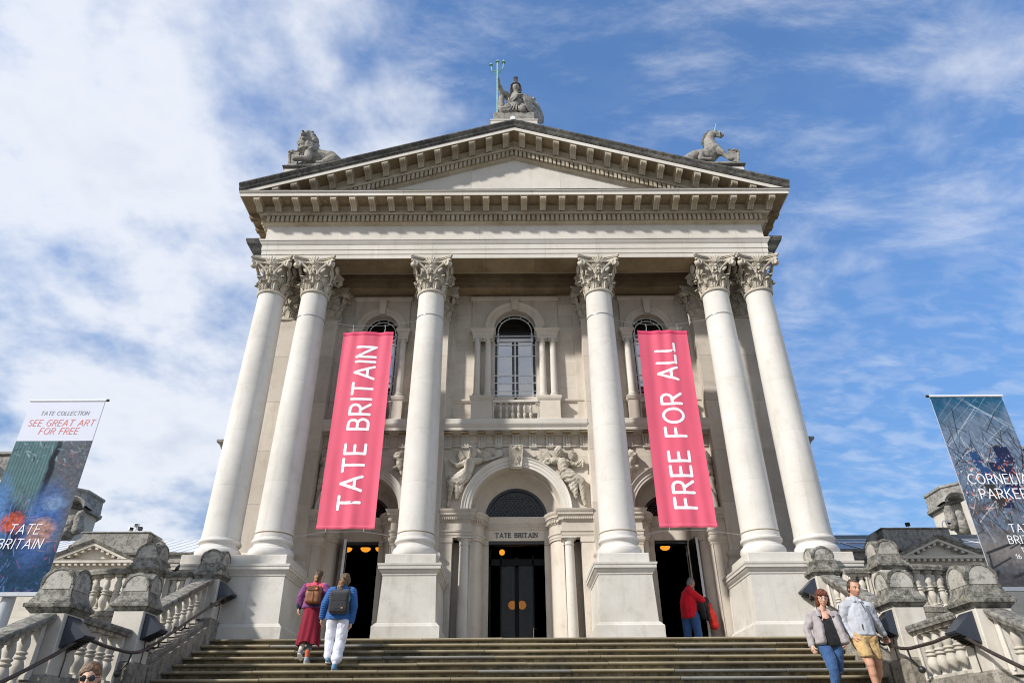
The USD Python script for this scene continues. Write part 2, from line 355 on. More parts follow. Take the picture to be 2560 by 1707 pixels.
plain('black_metal', (0.017, 0.017, 0.018), 0.45, 0.0, bump=0.1, var=0.3, spec=0.5)
plain('rail_iron', (0.035, 0.027, 0.024), 0.42, 0.0, bump=0.3, var=0.5, spec=0.5, vscale=9.0)
plain('lamp_case', (0.030, 0.036, 0.050), 0.36, 0.0, var=0.15)
plain('louvre_black', (0.008, 0.008, 0.009), 0.6)
plain('door_black', (0.006, 0.006, 0.006), 0.4, var=0.2, spec=0.12)
plain('door_frame_grey', (0.030, 0.031, 0.033), 0.4, var=0.2)
plain('brass', (0.62, 0.42, 0.13), 0.25, 1.0, var=0.08)
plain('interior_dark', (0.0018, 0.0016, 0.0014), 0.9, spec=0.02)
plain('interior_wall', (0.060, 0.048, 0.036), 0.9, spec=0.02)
plain('window_bar', (0.62, 0.64, 0.65), 0.45, var=0.08)
plain('lead_bar', (0.10, 0.105, 0.11), 0.5, var=0.1)
plain('banner_pink', (0.62, 0.088, 0.148), 0.75, var=0.05, bump=0.08, bscale=180, vscale=1.2, sheen=0.1)
plain('banner_pink_hem', (0.62, 0.05, 0.125), 0.75, var=0.05)
plain('banner_white', (0.80, 0.81, 0.84), 0.7, var=0.03)
plain('flag_white', (0.50, 0.52, 0.61), 0.6, var=0.03, vscale=1.0)
plain('flag_red_ink', (0.60, 0.12, 0.09), 0.6)
plain('flag_grey_ink', (0.20, 0.20, 0.22), 0.6)
plain('flag_pole', (0.36, 0.38, 0.40), 0.4, var=0.05)
plain('bar_white', (0.72, 0.73, 0.74), 0.4, var=0.04)
plain('steel', (0.45, 0.46, 0.47), 0.35, 0.8, var=0.1)
plain('camera_white', (0.68, 0.69, 0.70), 0.4, var=0.06)
plain('lead_roof', (0.52, 0.55, 0.60), 0.5, 0.0, var=0.10, vscale=1.5)
plain('lead_roof_seam', (0.44, 0.47, 0.52), 0.5, var=0.1)
plain('slate_roof', (0.085, 0.095, 0.09), 0.7, var=0.35, bump=0.4, vscale=3.0)
plain('skylight_grey', (0.055, 0.06, 0.072), 0.25, var=0.1)
plain('orange_sheet', (0.80, 0.33, 0.02), 0.6)
plain('letter_dark', (0.04, 0.037, 0.034), 0.7)
plain('netting', (0.10, 0.09, 0.08), 0.9)
def emitter(name, c, s):
    MAT[name] = usdkit.material(stage, f'/World/Looks/{name}', {'e': ('emission', {'color': c, 'strength': s})}, [], surface='e.emission')
emitter('lamp_glow', (1.0, 0.36, 0.03), 0.62)
def pane(name, c, ior, tint, rough=0.02):
    n = {'t': ('transparent_bsdf', {'color': tint}), 'g': ('glossy_bsdf', {'color': c, 'roughness': rough}), 'f': ('fresnel', {'IOR': ior}), 'm': ('mix_closure', {}),
         'tc': ('texture_coordinate', {}), 'n': ('noise_texture', {'scale': 1.4, 'detail': 2.0}), 'b': ('bump', {'strength': 0.05, 'distance': 0.03})}
    MAT[name] = usdkit.material(stage, f'/World/Looks/{name}', n, [('tc.object', 'n.vector'), ('n.fac', 'b.height'), ('b.normal', 'g.normal'), ('t.BSDF', 'm.closure1'), ('g.BSDF', 'm.closure2'), ('f.fac', 'm.fac')], surface='m.closure')
pane('window_glass', (0.97, 0.94, 0.88), 4.2, (0.55, 0.58, 0.6))
pane('leaded_glass', (0.62, 0.62, 0.60), 1.6, (0.25, 0.25, 0.27), 0.12)
pane('door_glass', (0.7, 0.7, 0.7), 1.38, (0.5, 0.5, 0.5))
def printed(name, rough=0.55):
    MAT[name] = usdkit.material(stage, f'/World/Looks/{name}', {'a': ('attribute', {'attribute': 'tone'}), 'p': ('principled_bsdf', {'roughness': rough, 'specular_ior_level': 0.06})}, [('a.color', 'p.base_color')], surface='p.BSDF')
printed('flag_print'); printed('cloth_print', 0.9)

# ------------------------------------------------------------------ lettering drawn with a round pen
def _arc(cx, cy, rx, ry, a0, a1, n=14): return [(cx + rx * math.cos(t), cy + ry * math.sin(t)) for t in np.radians(np.linspace(a0, a1, n))]
GLYPH = {
    'T': (0.62, [[(0, 1), (0.62, 1)], [(0.31, 1), (0.31, 0)]]),
    'A': (0.70, [[(0, 0), (0.35, 1), (0.70, 0)], [(0.12, 0.33), (0.58, 0.33)]]),
    'E': (0.48, [[(0.48, 1), (0, 1), (0, 0), (0.48, 0)], [(0, 0.52), (0.42, 0.52)]]),
    'F': (0.46, [[(0.46, 1), (0, 1), (0, 0)], [(0, 0.50), (0.40, 0.50)]]),
    'B': (0.54, [[(0, 0.53), (0.28, 0.53)] + _arc(0.28, 0.765, 0.22, 0.235, -90, 90) + [(0, 1), (0, 0), (0.29, 0)] + _arc(0.29, 0.265, 0.25, 0.265, -90, 90) ]),
    'R': (0.56, [[(0, 0), (0, 1), (0.28, 1)] + _arc(0.28, 0.735, 0.25, 0.265, 90, -90) + [(0, 0.47)], [(0.24, 0.47), (0.56, 0)]]),
    'I': (0.02, [[(0.01, 0), (0.01, 1)]]),
    'N': (0.60, [[(0, 0), (0, 1), (0.60, 0), (0.60, 1)]]),
    'O': (0.76, [_arc(0.38, 0.5, 0.38, 0.5, 0, 360, 40)]),
    'L': (0.44, [[(0, 1), (0, 0), (0.44, 0)]]),
    'S': (0.50, [_arc(0.25, 0.75, 0.23, 0.25, 40, 270, 16) + _arc(0.25, 0.25, 0.25, 0.25, 90, -145, 16)]),
    'C': (0.62, [_arc(0.40, 0.5, 0.40, 0.5, 55, 305, 26)]),
    'G': (0.68, [_arc(0.40, 0.5, 0.40, 0.5, 55, 300, 26) + [(0.66, 0.10), (0.66, 0.45), (0.42, 0.45)]]),
    'P': (0.52, [[(0, 0), (0, 1), (0.26, 1)] + _arc(0.26, 0.73, 0.26, 0.27, 90, -90) + [(0, 0.46)]]),
    'K': (0.56, [[(0, 0), (0, 1)], [(0.54, 1), (0.02, 0.48)], [(0.16, 0.60), (0.56, 0)]]),
    'M': (0.74, [[(0, 0), (0.06, 1), (0.37, 0.25), (0.68, 1), (0.74, 0)]]),
    'Y': (0.60, [[(0, 1), (0.30, 0.48), (0.60, 1)], [(0.30, 0.48), (0.30, 0)]]),
    '1': (0.30, [[(0, 0.80), (0.22, 1), (0.22, 0)]]),
    '9': (0.50, [_arc(0.25, 0.70, 0.25, 0.30, 0, 360, 24), _arc(0.0, 0.65, 0.50, 0.65, 0, -70, 10)]),
    '6': (0.50, [_arc(0.25, 0.30, 0.25, 0.30, 0, 360, 24), _arc(0.50, 0.35, 0.50, 0.65, 180, 110, 10)]),
    '2': (0.50, [_arc(0.24, 0.74, 0.24, 0.26, 160, -20, 14) + [(0, 0), (0.50, 0)]]),
    '0': (0.54, [_arc(0.27, 0.5, 0.27, 0.5, 0, 360, 30)]),
    ' ': (0.26, []),
}
def glyph_shape(ch, pen, serif=False):
    w, strokes = GLYPH[ch]
    if not serif: return w, unary_union([LineString(s).buffer(pen / 2, cap_style='round', join_style='round', quad_segs=6) for s in strokes]) if strokes else None
    g = []
    for s in strokes:
        for a, b in zip(s[:-1], s[1:]):
            thick = 0.18 if abs(b[1] - a[1]) > 0.35 * abs(b[0] - a[0]) else 0.09
            if ch == 'A' and a == (0, 0) or ch == 'N' and a[0] == b[0]: thick = 0.10
            g.append(LineString([a, b]).buffer(thick / 2, cap_style='flat' if thick > 0.1 else 'square', join_style='mitre'))
    ends = {'T': [(0.31, 0)], 'A': [(0, 0), (0.70, 0)], 'E': [(0, 0), (0, 1)], 'B': [(0, 0), (0, 1)], 'R': [(0, 0), (0, 1), (0.56, 0)], 'I': [(0.01, 0), (0.01, 1)], 'N': [(0, 0), (0, 1), (0.60, 1)]}.get(ch, [])
    for x, y in ends: g.append(sbox(x - 0.16, y - 0.04, x + 0.17, y + 0.04))
    if ch == 'T': g += [sbox(-0.06, 0.80, 0.0, 1.03), sbox(0.62, 0.80, 0.68, 1.03)]
    if ch == 'E': g += [sbox(0.44, 0.0, 0.50, 0.2), sbox(0.44, 0.8, 0.50, 1.0), sbox(0.38, 0.42, 0.43, 0.62)]
    return w, unary_union(g)
def text_shapes(text, cap, pen=0.13, gap=0.24, slant=0.0, serif=False):
    """[(x offset, polygon)] per letter and the full width, in metres."""
    out, x = [], 0.0
    for ch in text:
        w, g = glyph_shape(ch, pen, serif)
        if g is not None: out.append((x, affinity.scale(affinity.affine_transform(g, [1, slant, 0, 1, x, 0]), cap, cap, origin=(0, 0))))
        x += w + gap
    return out, (x - gap) * cap
# ------------------------------------------------------------------ ground, portico floor and stairs
A_, B_, C_ = 7.06, 5.81, 2.418            # column axes, outer, inner of the pair, single
COLS = [-A_, -B_, -C_, C_, B_, A_]
STEP0, RISE, TREAD, HALF_ST = -0.979, 0.155, 0.36, 6.45
Y_LAND0, Y_LAND1, Z_LAND = STEP0 - 9 * TREAD, -6.25, -9 * RISE
Z_GROUND = Z_LAND - 15 * RISE
obj(None, 'ground', box(-400, 400, -300, 600, Z_GROUND - 0.5, Z_GROUND), 'paving', kind='structure', label='pale stone forecourt in front of the museum steps')

def step_line(i):
    """(nosing y, tread z) of step i, the portico floor being step 0 and the landing step 9."""
    return (STEP0 - i * TREAD, -i * RISE) if i <= 9 else (Y_LAND1 - (i - 10) * TREAD, -i * RISE)
stairs = thing('stone_staircase', 'broad flight of worn brown stone steps rising to the museum portico', kind='structure')
NOSE = [(0.06, -0.055), (0.0, -0.055), (-0.022, -0.050), (-0.036, -0.038), (-0.040, -0.025), (-0.034, -0.011), (-0.018, -0.002), (0.015, 0.0)]
for i in range(0, 25):
    y, z = step_line(i); back = STEP0 + 4.2 if i == 0 else step_line(i - 1)[0] + 0.12
    st = part(stairs, 'step')
    hw = HALF_ST if i else HALF_ST + 1.6
    if i > 9: hw = HALF_ST
    cuts = [-hw]
    if i == 0: cuts = [-hw]
    x = -hw + rng.uniform(0.9, 2.2)
    while x < hw - 0.8: cuts.append(x); x += rng.uniform(1.5, 2.3)
    cuts.append(hw)
    for a, b in zip(cuts[:-1], cuts[1:]):
        dz, dy = rng.uniform(-0.008, 0.002), rng.uniform(-0.012, 0.010)
        prof = [(y + dy + p, z + dz + q) for p, q in NOSE] + [(back, z + dz), (back, z - 0.055)]
        obj(st, 'step_slab', prism_x(prof, a + 0.005, b - 0.005), 'step_nose_grey' if rng.uniform() < .22 else 'step_nose', smooth=30)
    yr = y + 0.045
    x = -hw; cuts = [-hw]
    while x < hw - 1.0: x += rng.uniform(0.9, 1.9); cuts.append(min(x, hw))
    if cuts[-1] < hw: cuts.append(hw)
    for a, b in zip(cuts[:-1], cuts[1:]):
        o = rng.uniform(-0.005, 0.005)
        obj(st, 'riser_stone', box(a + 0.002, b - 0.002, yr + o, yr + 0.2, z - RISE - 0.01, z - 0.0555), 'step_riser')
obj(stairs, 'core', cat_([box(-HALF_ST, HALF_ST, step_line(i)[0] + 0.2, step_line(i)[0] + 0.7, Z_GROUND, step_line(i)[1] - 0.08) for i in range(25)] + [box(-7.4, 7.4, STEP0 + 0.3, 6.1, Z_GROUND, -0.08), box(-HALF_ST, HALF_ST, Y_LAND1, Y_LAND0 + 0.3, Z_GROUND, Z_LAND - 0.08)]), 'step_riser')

# ------------------------------------------------------------------ the museum: portico
museum = thing('museum_portico', 'pale classical museum portico with six columns and a plain triangular pediment', 'building')
YF = -0.42            # face of the frieze and of the lowest fascia

def blocks_x(prof, x0, x1, parent, name, mat, step, gap=0.003, jitter=0.25, z_of_x=None, cuts=None):
    """Lay a moulded course along x as separate stones."""
    if cuts is None:
        n = max(1, round((x1 - x0) / step)); cuts = [x0] + [x0 + (x1 - x0) * (i + rng.uniform(-jitter, jitter) * 0.6) / n for i in range(1, n)] + [x1]
    for a, b in zip(cuts[:-1], cuts[1:]):
        obj(parent, name, prism_x(prof, a + gap / 2, b - gap / 2, z_of_x), mat)

# --- columns
def shaft_r(z):
    t = np.clip((z - 2.36) / (9.2 - 2.36), 0, 1); return 0.437 - 0.071 * t ** 1.7
base_prof = [(0.30, 1.83), (0.48, 1.83), (0.505, 1.86), (0.522, 1.90), (0.525, 1.95), (0.518, 2.00), (0.50, 2.04), (0.47, 2.06), (0.468, 2.075), (0.445, 2.09), (0.432, 2.115), (0.436, 2.14), (0.452, 2.155), (0.455, 2.165),
             (0.475, 2.18), (0.486, 2.205), (0.484, 2.235), (0.468, 2.26), (0.458, 2.265), (0.458, 2.285), (0.445, 2.30), (0.30, 2.30)]
def leaf(r0, z0, h, w, curl, lobes=5, droop=0.10, seed=0):
    nu, nv = 9, 13; V = []
    for j in range(nv):
        t = j / (nv - 1)
        if t < 0.72:
            s = t / 0.72; rr = r0 + 0.02 + 0.05 * s ** 2; zz = z0 + h * s
        else:
            a = (t - 0.72) / 0.28 * 2.5; rr = r0 + 0.07 + curl * (1 - math.cos(a)) * 0.6 + 0.01; zz = z0 + h + curl * math.sin(a) * 0.75 - droop * max(0, a - 1.4) * 0.25
        ww = w * (0.62 + 0.38 * math.sin(min(1, t / 0.6) * PI / 2)) * (1 - 0.55 * max(0, (t - 0.6) / 0.4) ** 1.5)
        ww *= 1 + 0.22 * math.cos(2 * PI * lobes * t)
        for i in range(nu):
            u = -1 + 2 * i / (nu - 1)
            x = u * ww; depth = rr - 0.035 * abs(u) ** 1.5 + 0.022 * (1 if i % 2 == 0 else -1) * (0.4 + 0.6 * abs(u)) + 0.03 * (1 - abs(u)) ** 3
            V.append((x, -depth, zz - 0.03 * abs(u) ** 2 * (1 if t > 0.2 else 0)))
    F = []
    for j in range(nv - 1):
        for i in range(nu - 1):
            a = j * nu + i; F += [(a, a + 1, a + nu + 1), (a, a + nu + 1, a + nu)]
    return trimesh.Trimesh(np.array(V), np.array(F), process=False)
def spiral(cx, cz, r, turns, a0, sgn, y, rad, n=26):
    pts = []
    for t in np.linspace(0, 1, n):
        rr = r * (1 - 0.86 * t); a = a0 + sgn * turns * 2 * PI * t; pts.append((cx + rr * math.cos(a), y, cz + rr * math.sin(a)))
    return tube(pts, np.linspace(rad, rad * 0.55, n), 6)
def capital_mesh():
    g = [lathe([(0.34, 0.0), (0.395, 0.0), (0.412, 0.02), (0.416, 0.045), (0.40, 0.068), (0.372, 0.075), (0.36, 0.09), (0.352, 0.3), (0.352, 0.55), (0.362, 0.75), (0.40, 0.90), (0.44, 0.985), (0.3, 0.985)], 36)]
    for k in range(8):
        g.append(rotz(leaf(0.355, 0.085, 0.25, 0.145, 0.07, seed=k), k * PI / 4 + PI / 8))
        g.append(rotz(leaf(0.352, 0.20, 0.32, 0.150, 0.085, seed=k), k * PI / 4))
    face = []
    for s in (-1, 1):
        stem = [(s * 0.07, -0.38, 0.42), (s * 0.09, -0.41, 0.55), (s * 0.135, -0.435, 0.68), (s * 0.225, -0.455, 0.79), (s * 0.34, -0.475, 0.885), (s * 0.43, -0.50, 0.935), (s * 0.50, -0.525, 0.945)]
        face.append(tube(stem, [0.045, 0.035, 0.034, 0.036, 0.04, 0.042, 0.04], 7))
        st2 = [(s * 0.10, -0.42, 0.55), (s * 0.09, -0.44, 0.64), (s * 0.075, -0.455, 0.71), (s * 0.10, -0.465, 0.785)]
        face.append(tube(st2, [0.03, 0.026, 0.024, 0.022], 6))
        face.append(spiral(s * 0.475, 0.865, 0.088, 1.6, PI / 2, s, -0.535, 0.026))
        face.append(ball((s * 0.475, -0.535, 0.865), (0.035, 0.03, 0.035), 1))
        face.append(spiral(s * 0.125, 0.80, 0.058, 1.3, PI / 2, -s, -0.475, 0.02))
        face.append(ball((s * 0.125, -0.475, 0.80), (0.024, 0.024, 0.024), 1))
        face.append(leaf_at(s * 0.26, 0.70, s))
    for k in range(-3, 4):
        a = k * 0.36; L = 0.30 - 0.022 * abs(k)
        c = (math.sin(a) * L * 0.55, -0.535 - 0.035 * (3 - abs(k)) / 3, 0.83 + math.cos(a) * L * 0.55)
        e = trimesh.creation.icosphere(1, 1.0); e.apply_scale((0.026, 0.028, L * 0.52)); e.apply_transform(trimesh.transformations.rotation_matrix(a, [0, 1, 0])); e.apply_translation(c); face.append(e)
    face.append(ball((0, -0.50, 0.78), (0.05, 0.04, 0.045), 1)); face.append(ball((0, -0.47, 0.70), (0.035, 0.035, 0.07), 1))
    face = cat_(face)
    for k in range(4): g.append(rotz(face, k * PI / 2))
    for k in range(4):   # corner scroll between the two faces
        v = lathe([(0.0, -0.07), (0.085, -0.07), (0.092, -0.04), (0.07, 0.0), (0.092, 0.04), (0.085, 0.07), (0.0, 0.07)], 14, close=False)
        v.apply_transform(trimesh.transformations.rotation_matrix(PI / 2, [0, 1, 0])); v.apply_translation((0, -0.70, 0.865)); g.append(rotz(v, PI / 4 + k * PI / 2))
    def abac(half, dep, z0, z1):
        pts = []
        for k in range(4):
            a = k * PI / 2; c, s_ = math.cos(a), math.sin(a)
            for t in np.linspace(-1, 1, 13)[:]:
                x = t * (half - 0.04); y = -half + dep * (1 - t * t)
                pts.append((c * x - s_ * y, s_ * x + c * y))
        m = trimesh.creation.extrude_polygon(Polygon(pts), z1 - z0, engine='earcut'); m.apply_translation((0, 0, z0)); return m
    g += [abac(0.585, 0.17, 0.955, 1.0), abac(0.56, 0.17, 1.0, 1.05), abac(0.60, 0.165, 1.05, 1.085), abac(0.618, 0.155, 1.085, 1.131)]
    return cat_(g)
def leaf_at(x, z, s):
    e = trimesh.creation.icosphere(1, 1.0); e.apply_scale((0.045, 0.03, 0.10)); e.apply_transform(trimesh.transformations.rotation_matrix(s * 0.7, [0, 1, 0])); e.apply_translation((x, -0.44, z)); return e
CAPITAL = capital_mesh()
for ci, cx in enumerate(COLS):
    col = part(museum, 'column')
    obj(col, 'base', T(lathe(base_prof, 48), cx, 0, 0), 'portland_column', smooth=35)
    zs = [2.30, 3.62 + rng.uniform(-.1, .1), 5.0 + rng.uniform(-.1, .1), 6.35 + rng.uniform(-.1, .1), 7.75 + rng.uniform(-.1, .1), 9.25]
    for a, b in zip(zs[:-1], zs[1:]):
        pr = [(0.2, a + 0.001)] + [(shaft_r(z) - (0.0015 if k in (0, 8) else 0) + (0.012 * max(0, 1 - (z - 2.30) / 0.12)), z) for k, z in enumerate(np.r_[a + 0.001, np.linspace(a + 0.008, b - 0.008, 7), b - 0.001])] + [(0.2, b - 0.001)]
        obj(col, 'drum', T(lathe(pr, 56), cx, 0, 0), 'portland_column', smooth=50)
    if 1 <= ci <= 4:
        for zz in (2.40, 8.475):
            r = shaft_r(zz)
            obj(col, 'cable_band', T(lathe([(r - .01, zz - .014), (r + .009, zz - .014), (r + .011, zz), (r + .009, zz + .014), (r - .01, zz + .014)], 48), cx, 0, 0), 'steel' if zz > 5 else 'portland_soffit', smooth=True)
    obj(col, 'capital', T(CAPITAL, cx, 0, 9.25), 'portland_carved', smooth=45)

# --- pedestals under the columns
def pedestal(x0, x1, yb):
    p = part(museum, 'pedestal')
    R = lambda d: [(x0 - d, yb), (x0 - d, -0.60 - d), (x1 + d, -0.60 - d), (x1 + d, yb)]
    # base
    pr = [(-0.4, 0.002), (0.135, 0.002), (0.135, 0.27), (0.12, 0.285), (0.10, 0.30), (0.085, 0.325), (0.06, 0.345), (0.04, 0.36), (-0.4, 0.36)]
    obj(p, 'base', sweep(R(0)[0:1] + R(0)[1:], pr), 'pedestal_stone')
    # die, slightly battered, of separate stones on the front
    cuts = [x0, x1] if x1 - x0 < 1.6 else [x0, x0 + (x1 - x0) * 0.38, x0 + (x1 - x0) * 0.7, x1]
    for a, b in zip(cuts[:-1], cuts[1:]):
        k0, k1 = (0.035 if a == x0 else 0.0), (0.035 if b == x1 else 0.0)
        lo = [(a - k0 + .0015, -0.645), (b + k1 - .0015, -0.645), (b + k1 - .0015, yb), (a - k0 + .0015, yb)]
        hi = [(a + .0015, -0.60), (b - .0015, -0.60), (b - .0015, yb), (a + .0015, yb)]
        v = np.array([(x, y, 0.36) for x, y in lo] + [(x, y, 1.35) for x, y in hi])
        obj(p, 'die_block', trimesh.convex.convex_hull(v), 'pedestal_stone')
    pr = [(-0.4, 1.35), (0.012, 1.35), (0.018, 1.365), (0.018, 1.385), (0.03, 1.40), (0.05, 1.42), (0.075, 1.455), (0.082, 1.475), (0.10, 1.48), (0.10, 1.545), (0.112, 1.55), (0.118, 1.575), (0.118, 1.60), (-0.4, 1.605)]
    obj(p, 'cornice', sweep(R(0), pr), 'pedestal_stone', smooth=25)
    obj(p, 'plinth', box(x0 + 0.02, x1 - 0.02, -0.585, yb, 1.603, 1.832, 0.012), 'pedestal_stone')
    return p
pedestal(-A_ - 0.60, -B_ + 0.60, 1.2); pedestal(-C_ - 0.60, -C_ + 0.60, 1.2); pedestal(C_ - 0.60, C_ + 0.60, 1.2); pedestal(B_ - 0.60, A_ + 0.60, 1.2)

# --- entablature
ent = part(museum, 'entablature')
ZA = 10.383
def front_path(o=0.0): return [(-7.44, 5.0), (-7.44, YF), (7.44, YF), (7.44, 5.0)]
# soffit depth 0.76: architrave beam
arch_prof = [(YF, ZA), (YF, ZA + .148), (YF - .018, ZA + .152), (YF - .018, ZA + .304), (YF - .036, ZA + .308), (YF - .036, ZA + .470), (YF - .05, ZA + .485), (YF - .075, ZA + .53), (YF - .095, ZA + .575), (YF - .10, ZA + .60), (YF - .118, ZA + .605), (YF - .118, ZA + .655), (0.336, ZA + .655), (0.336, ZA)]
blocks_x(arch_prof, -7.30, 7.30, ent, 'architrave_block', 'portland', 2.4, cuts=[-7.30, -4.9, -2.418, -0.85, 0.9, 2.418, 4.95, 7.30])
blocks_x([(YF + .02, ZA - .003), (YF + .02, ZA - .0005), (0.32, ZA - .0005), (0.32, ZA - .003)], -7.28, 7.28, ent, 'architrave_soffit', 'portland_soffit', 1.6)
frieze_prof = [(YF, ZA + .655), (YF, 11.60), (0.336, 11.60), (0.336, ZA + .655)]
blocks_x(frieze_prof, -7.44, 7.44, ent, 'frieze_block', 'portland', 1.9, cuts=[-7.44, -5.3, -3.4, -1.05, 0.75, 3.1, 5.2, 7.44])
for s in (-1, 1):   # side returns, with the architrave mouldings mitred round the corner
    side = [(0, ZA), (0, ZA + .148), (.018, ZA + .152), (.018, ZA + .304), (.036, ZA + .308), (.036, ZA + .470), (.05, ZA + .485), (.075, ZA + .53), (.095, ZA + .575), (.10, ZA + .60), (.118, ZA + .605), (.118, ZA + .655), (-0.14, ZA + .655), (-0.14, ZA)]
    pth = [(-7.30, YF), (-7.44, YF)][::-1] if s < 0 else None
    path = [(-7.44, 4.0), (-7.44, YF), (-7.303, YF)] if s < 0 else [(7.303, YF), (7.44, YF), (7.44, 4.0)]
    obj(ent, 'architrave_return', sweep(path, side), 'portland')
    obj(ent, 'side_beam', box(min(s * 6.68, s * 7.30), max(s * 6.68, s * 7.30), 0.34, 4.0, ZA + .002, 11.60), 'portland_soffit')
    obj(ent, 'frieze_return', box(min(s * 7.3, s * 7.44), max(s * 7.3, s * 7.44), 0.34, 4.0, ZA + .657, 11.60), 'portland')
full = [(-7.44, 5.0), (-7.44, YF), (7.44, YF), (7.44, 5.0)]
bed = [(-0.3, 11.602), (0.0, 11.602), (0.02, 11.612), (0.05, 11.625), (0.09, 11.632), (0.12, 11.645), (0.13, 11.66), (-0.3, 11.66)]
obj(ent, 'bed_moulding', sweep(full, bed), 'portland_stained', smooth=25)
back_d = [(-0.3, 11.662), (0.145, 11.662), (0.145, 11.86), (-0.3, 11.86)]
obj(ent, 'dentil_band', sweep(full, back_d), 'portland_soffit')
ov = [(-0.3, 11.862), (0.235, 11.862), (0.235, 11.88), (0.25, 11.888), (0.25, 11.898), (0.262, 11.905), (0.262, 11.92), (0.222, 11.923), (0.222, 12.10), (0.235, 12.11), (0.25, 12.13), (0.262, 12.165), (0.262, 12.18), (-0.3, 12.18)]
obj(ent, 'modillion_band', sweep(full, ov), 'portland_stained', smooth=25)
cor = [(-0.3, 12.187), (0.70, 12.187), (0.702, 12.178), (0.72, 12.178), (0.72, 12.285), (0.735, 12.29), (0.745, 12.31), (0.765, 12.318), (0.765, 12.345), (-0.3, 12.36)]
# corona as separate stones on the front, mitred ends
xs = [-8.2, -5.6, -3.3, -1.55, 0.55, 2.6, 4.9, 8.2]
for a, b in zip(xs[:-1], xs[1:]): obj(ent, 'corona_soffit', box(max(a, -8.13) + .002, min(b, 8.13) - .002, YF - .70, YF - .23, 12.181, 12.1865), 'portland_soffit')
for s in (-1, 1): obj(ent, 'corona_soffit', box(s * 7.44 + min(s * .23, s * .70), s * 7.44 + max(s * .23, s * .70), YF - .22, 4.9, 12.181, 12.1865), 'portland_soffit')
lead = [(YF - 0.766, 12.346), (YF - 0.775, 12.346), (YF - 0.775, 12.366), (0.3, 12.378), (0.3, 12.361)]
for a, b in zip(xs[:-1], xs[1:]):
    pth = [(max(a, -7.44) + .002, YF), (min(b, 7.44) - .002, YF)]
    if a < -8: pth = [(-7.44, 5.0), (-7.44, YF)] + pth[1:]
    if b > 8: pth = pth[:1] + [(7.44, YF), (7.44, 5.0)]
    obj(ent, 'corona_block', sweep(pth, cor), 'portland', smooth=25)
obj(ent, 'lead_flashing', prism_x(lead, -8.205, 8.205), 'black_crust')
dent = lambda zz0=11.665, zz1=11.858: box(-.044, .044, YF - .205, YF - .14, zz0, zz1, 0.004)
D0 = dent()
for k in range(-52, 53):
    obj(ent, 'dentil', T(D0, k * 0.1423, 0, 0), 'portland_stained')
for s in (-1, 1):
    for k in range(1, 16): obj(ent, 'dentil', box(s * 7.44 + min(s * .14, s * .205), s * 7.44 + max(s * .14, s * .205), YF + k * .1423 - .20, YF + k * .1423 - .112, 11.665, 11.858), 'portland_stained')
def modillion_mesh(zt=12.179):
    pr = [(-0.64, zt - .012), (-1.075, zt - .012), (-1.105, zt - .03), (-1.118, zt - .065), (-1.11, zt - .10), (-1.085, zt - .128), (-1.05, zt - .138), (-1.0, zt - .132), (-0.93, zt - .125), (-0.86, zt - .135), (-0.79, zt - .175), (-0.745, zt - .215), (-0.70, zt - .235), (-0.66, zt - .22), (-0.64, zt - .19)]
    g = [prism_x(pr, -0.085, 0.085)]
    inner = [(y, z + .0) for y, z in pr]
    for s in (-1, 1):
        rim = [(y - (0.006 if y < -0.66 else 0), z - (0.012 if z < zt - .02 else 0)) for y, z in pr]
        g.append(prism_x(rim, s * 0.068 - 0.019, s * 0.068 + 0.019))
    g.append(prism_x([(y - (0.004 if y < -0.66 else 0), z - (0.009 if z < zt - .02 else 0)) for y, z in pr], -0.016, 0.016))
    g.append(prism_x([(-0.64, zt - .011), (-1.112, zt - .011), (-1.125, zt - .004), (-1.128, zt), (-0.64, zt)], -0.118, 0.118))
    roll = trimesh.creation.cylinder(radius=0.036, height=0.176, sections=12); roll.apply_transform(trimesh.transformations.rotation_matrix(PI / 2, [0, 1, 0])); roll.apply_translation((0, -1.085, zt - .085)); g.append(roll)
    return cat_(g)
MOD = modillion_mesh()
for k in range(28): obj(ent, 'modillion', T(MOD, -7.66 + 15.32 * k / 27, 0, 0), 'portland_stained', smooth=30)
for s in (-1, 1):
    ms = rotz(T(MOD, 0, 0.42, 0), s * PI / 2)
    for k in range(8): obj(ent, 'modillion', T(ms, s * 7.44, -0.22 + 0.567 * k, 0), 'portland_soffit', smooth=30)
# coffer frames in the corona soffit between the modillions
cof = cat_([box(-.135, .135, -1.08, -1.062, 12.172, 12.182), box(-.135, .135, -0.722, -0.704, 12.172, 12.182), box(-.152, -.134, -1.08, -.704, 12.172, 12.182), box(.134, .152, -1.08, -.704, 12.172, 12.182), ball((0, -.89, 12.18), (.06, .06, .02), 1)])
for k in range(27): obj(ent, 'soffit_coffer', T(cof, -7.66 + 15.32 * (k + .5) / 27, 0, 0), 'portland_soffit')

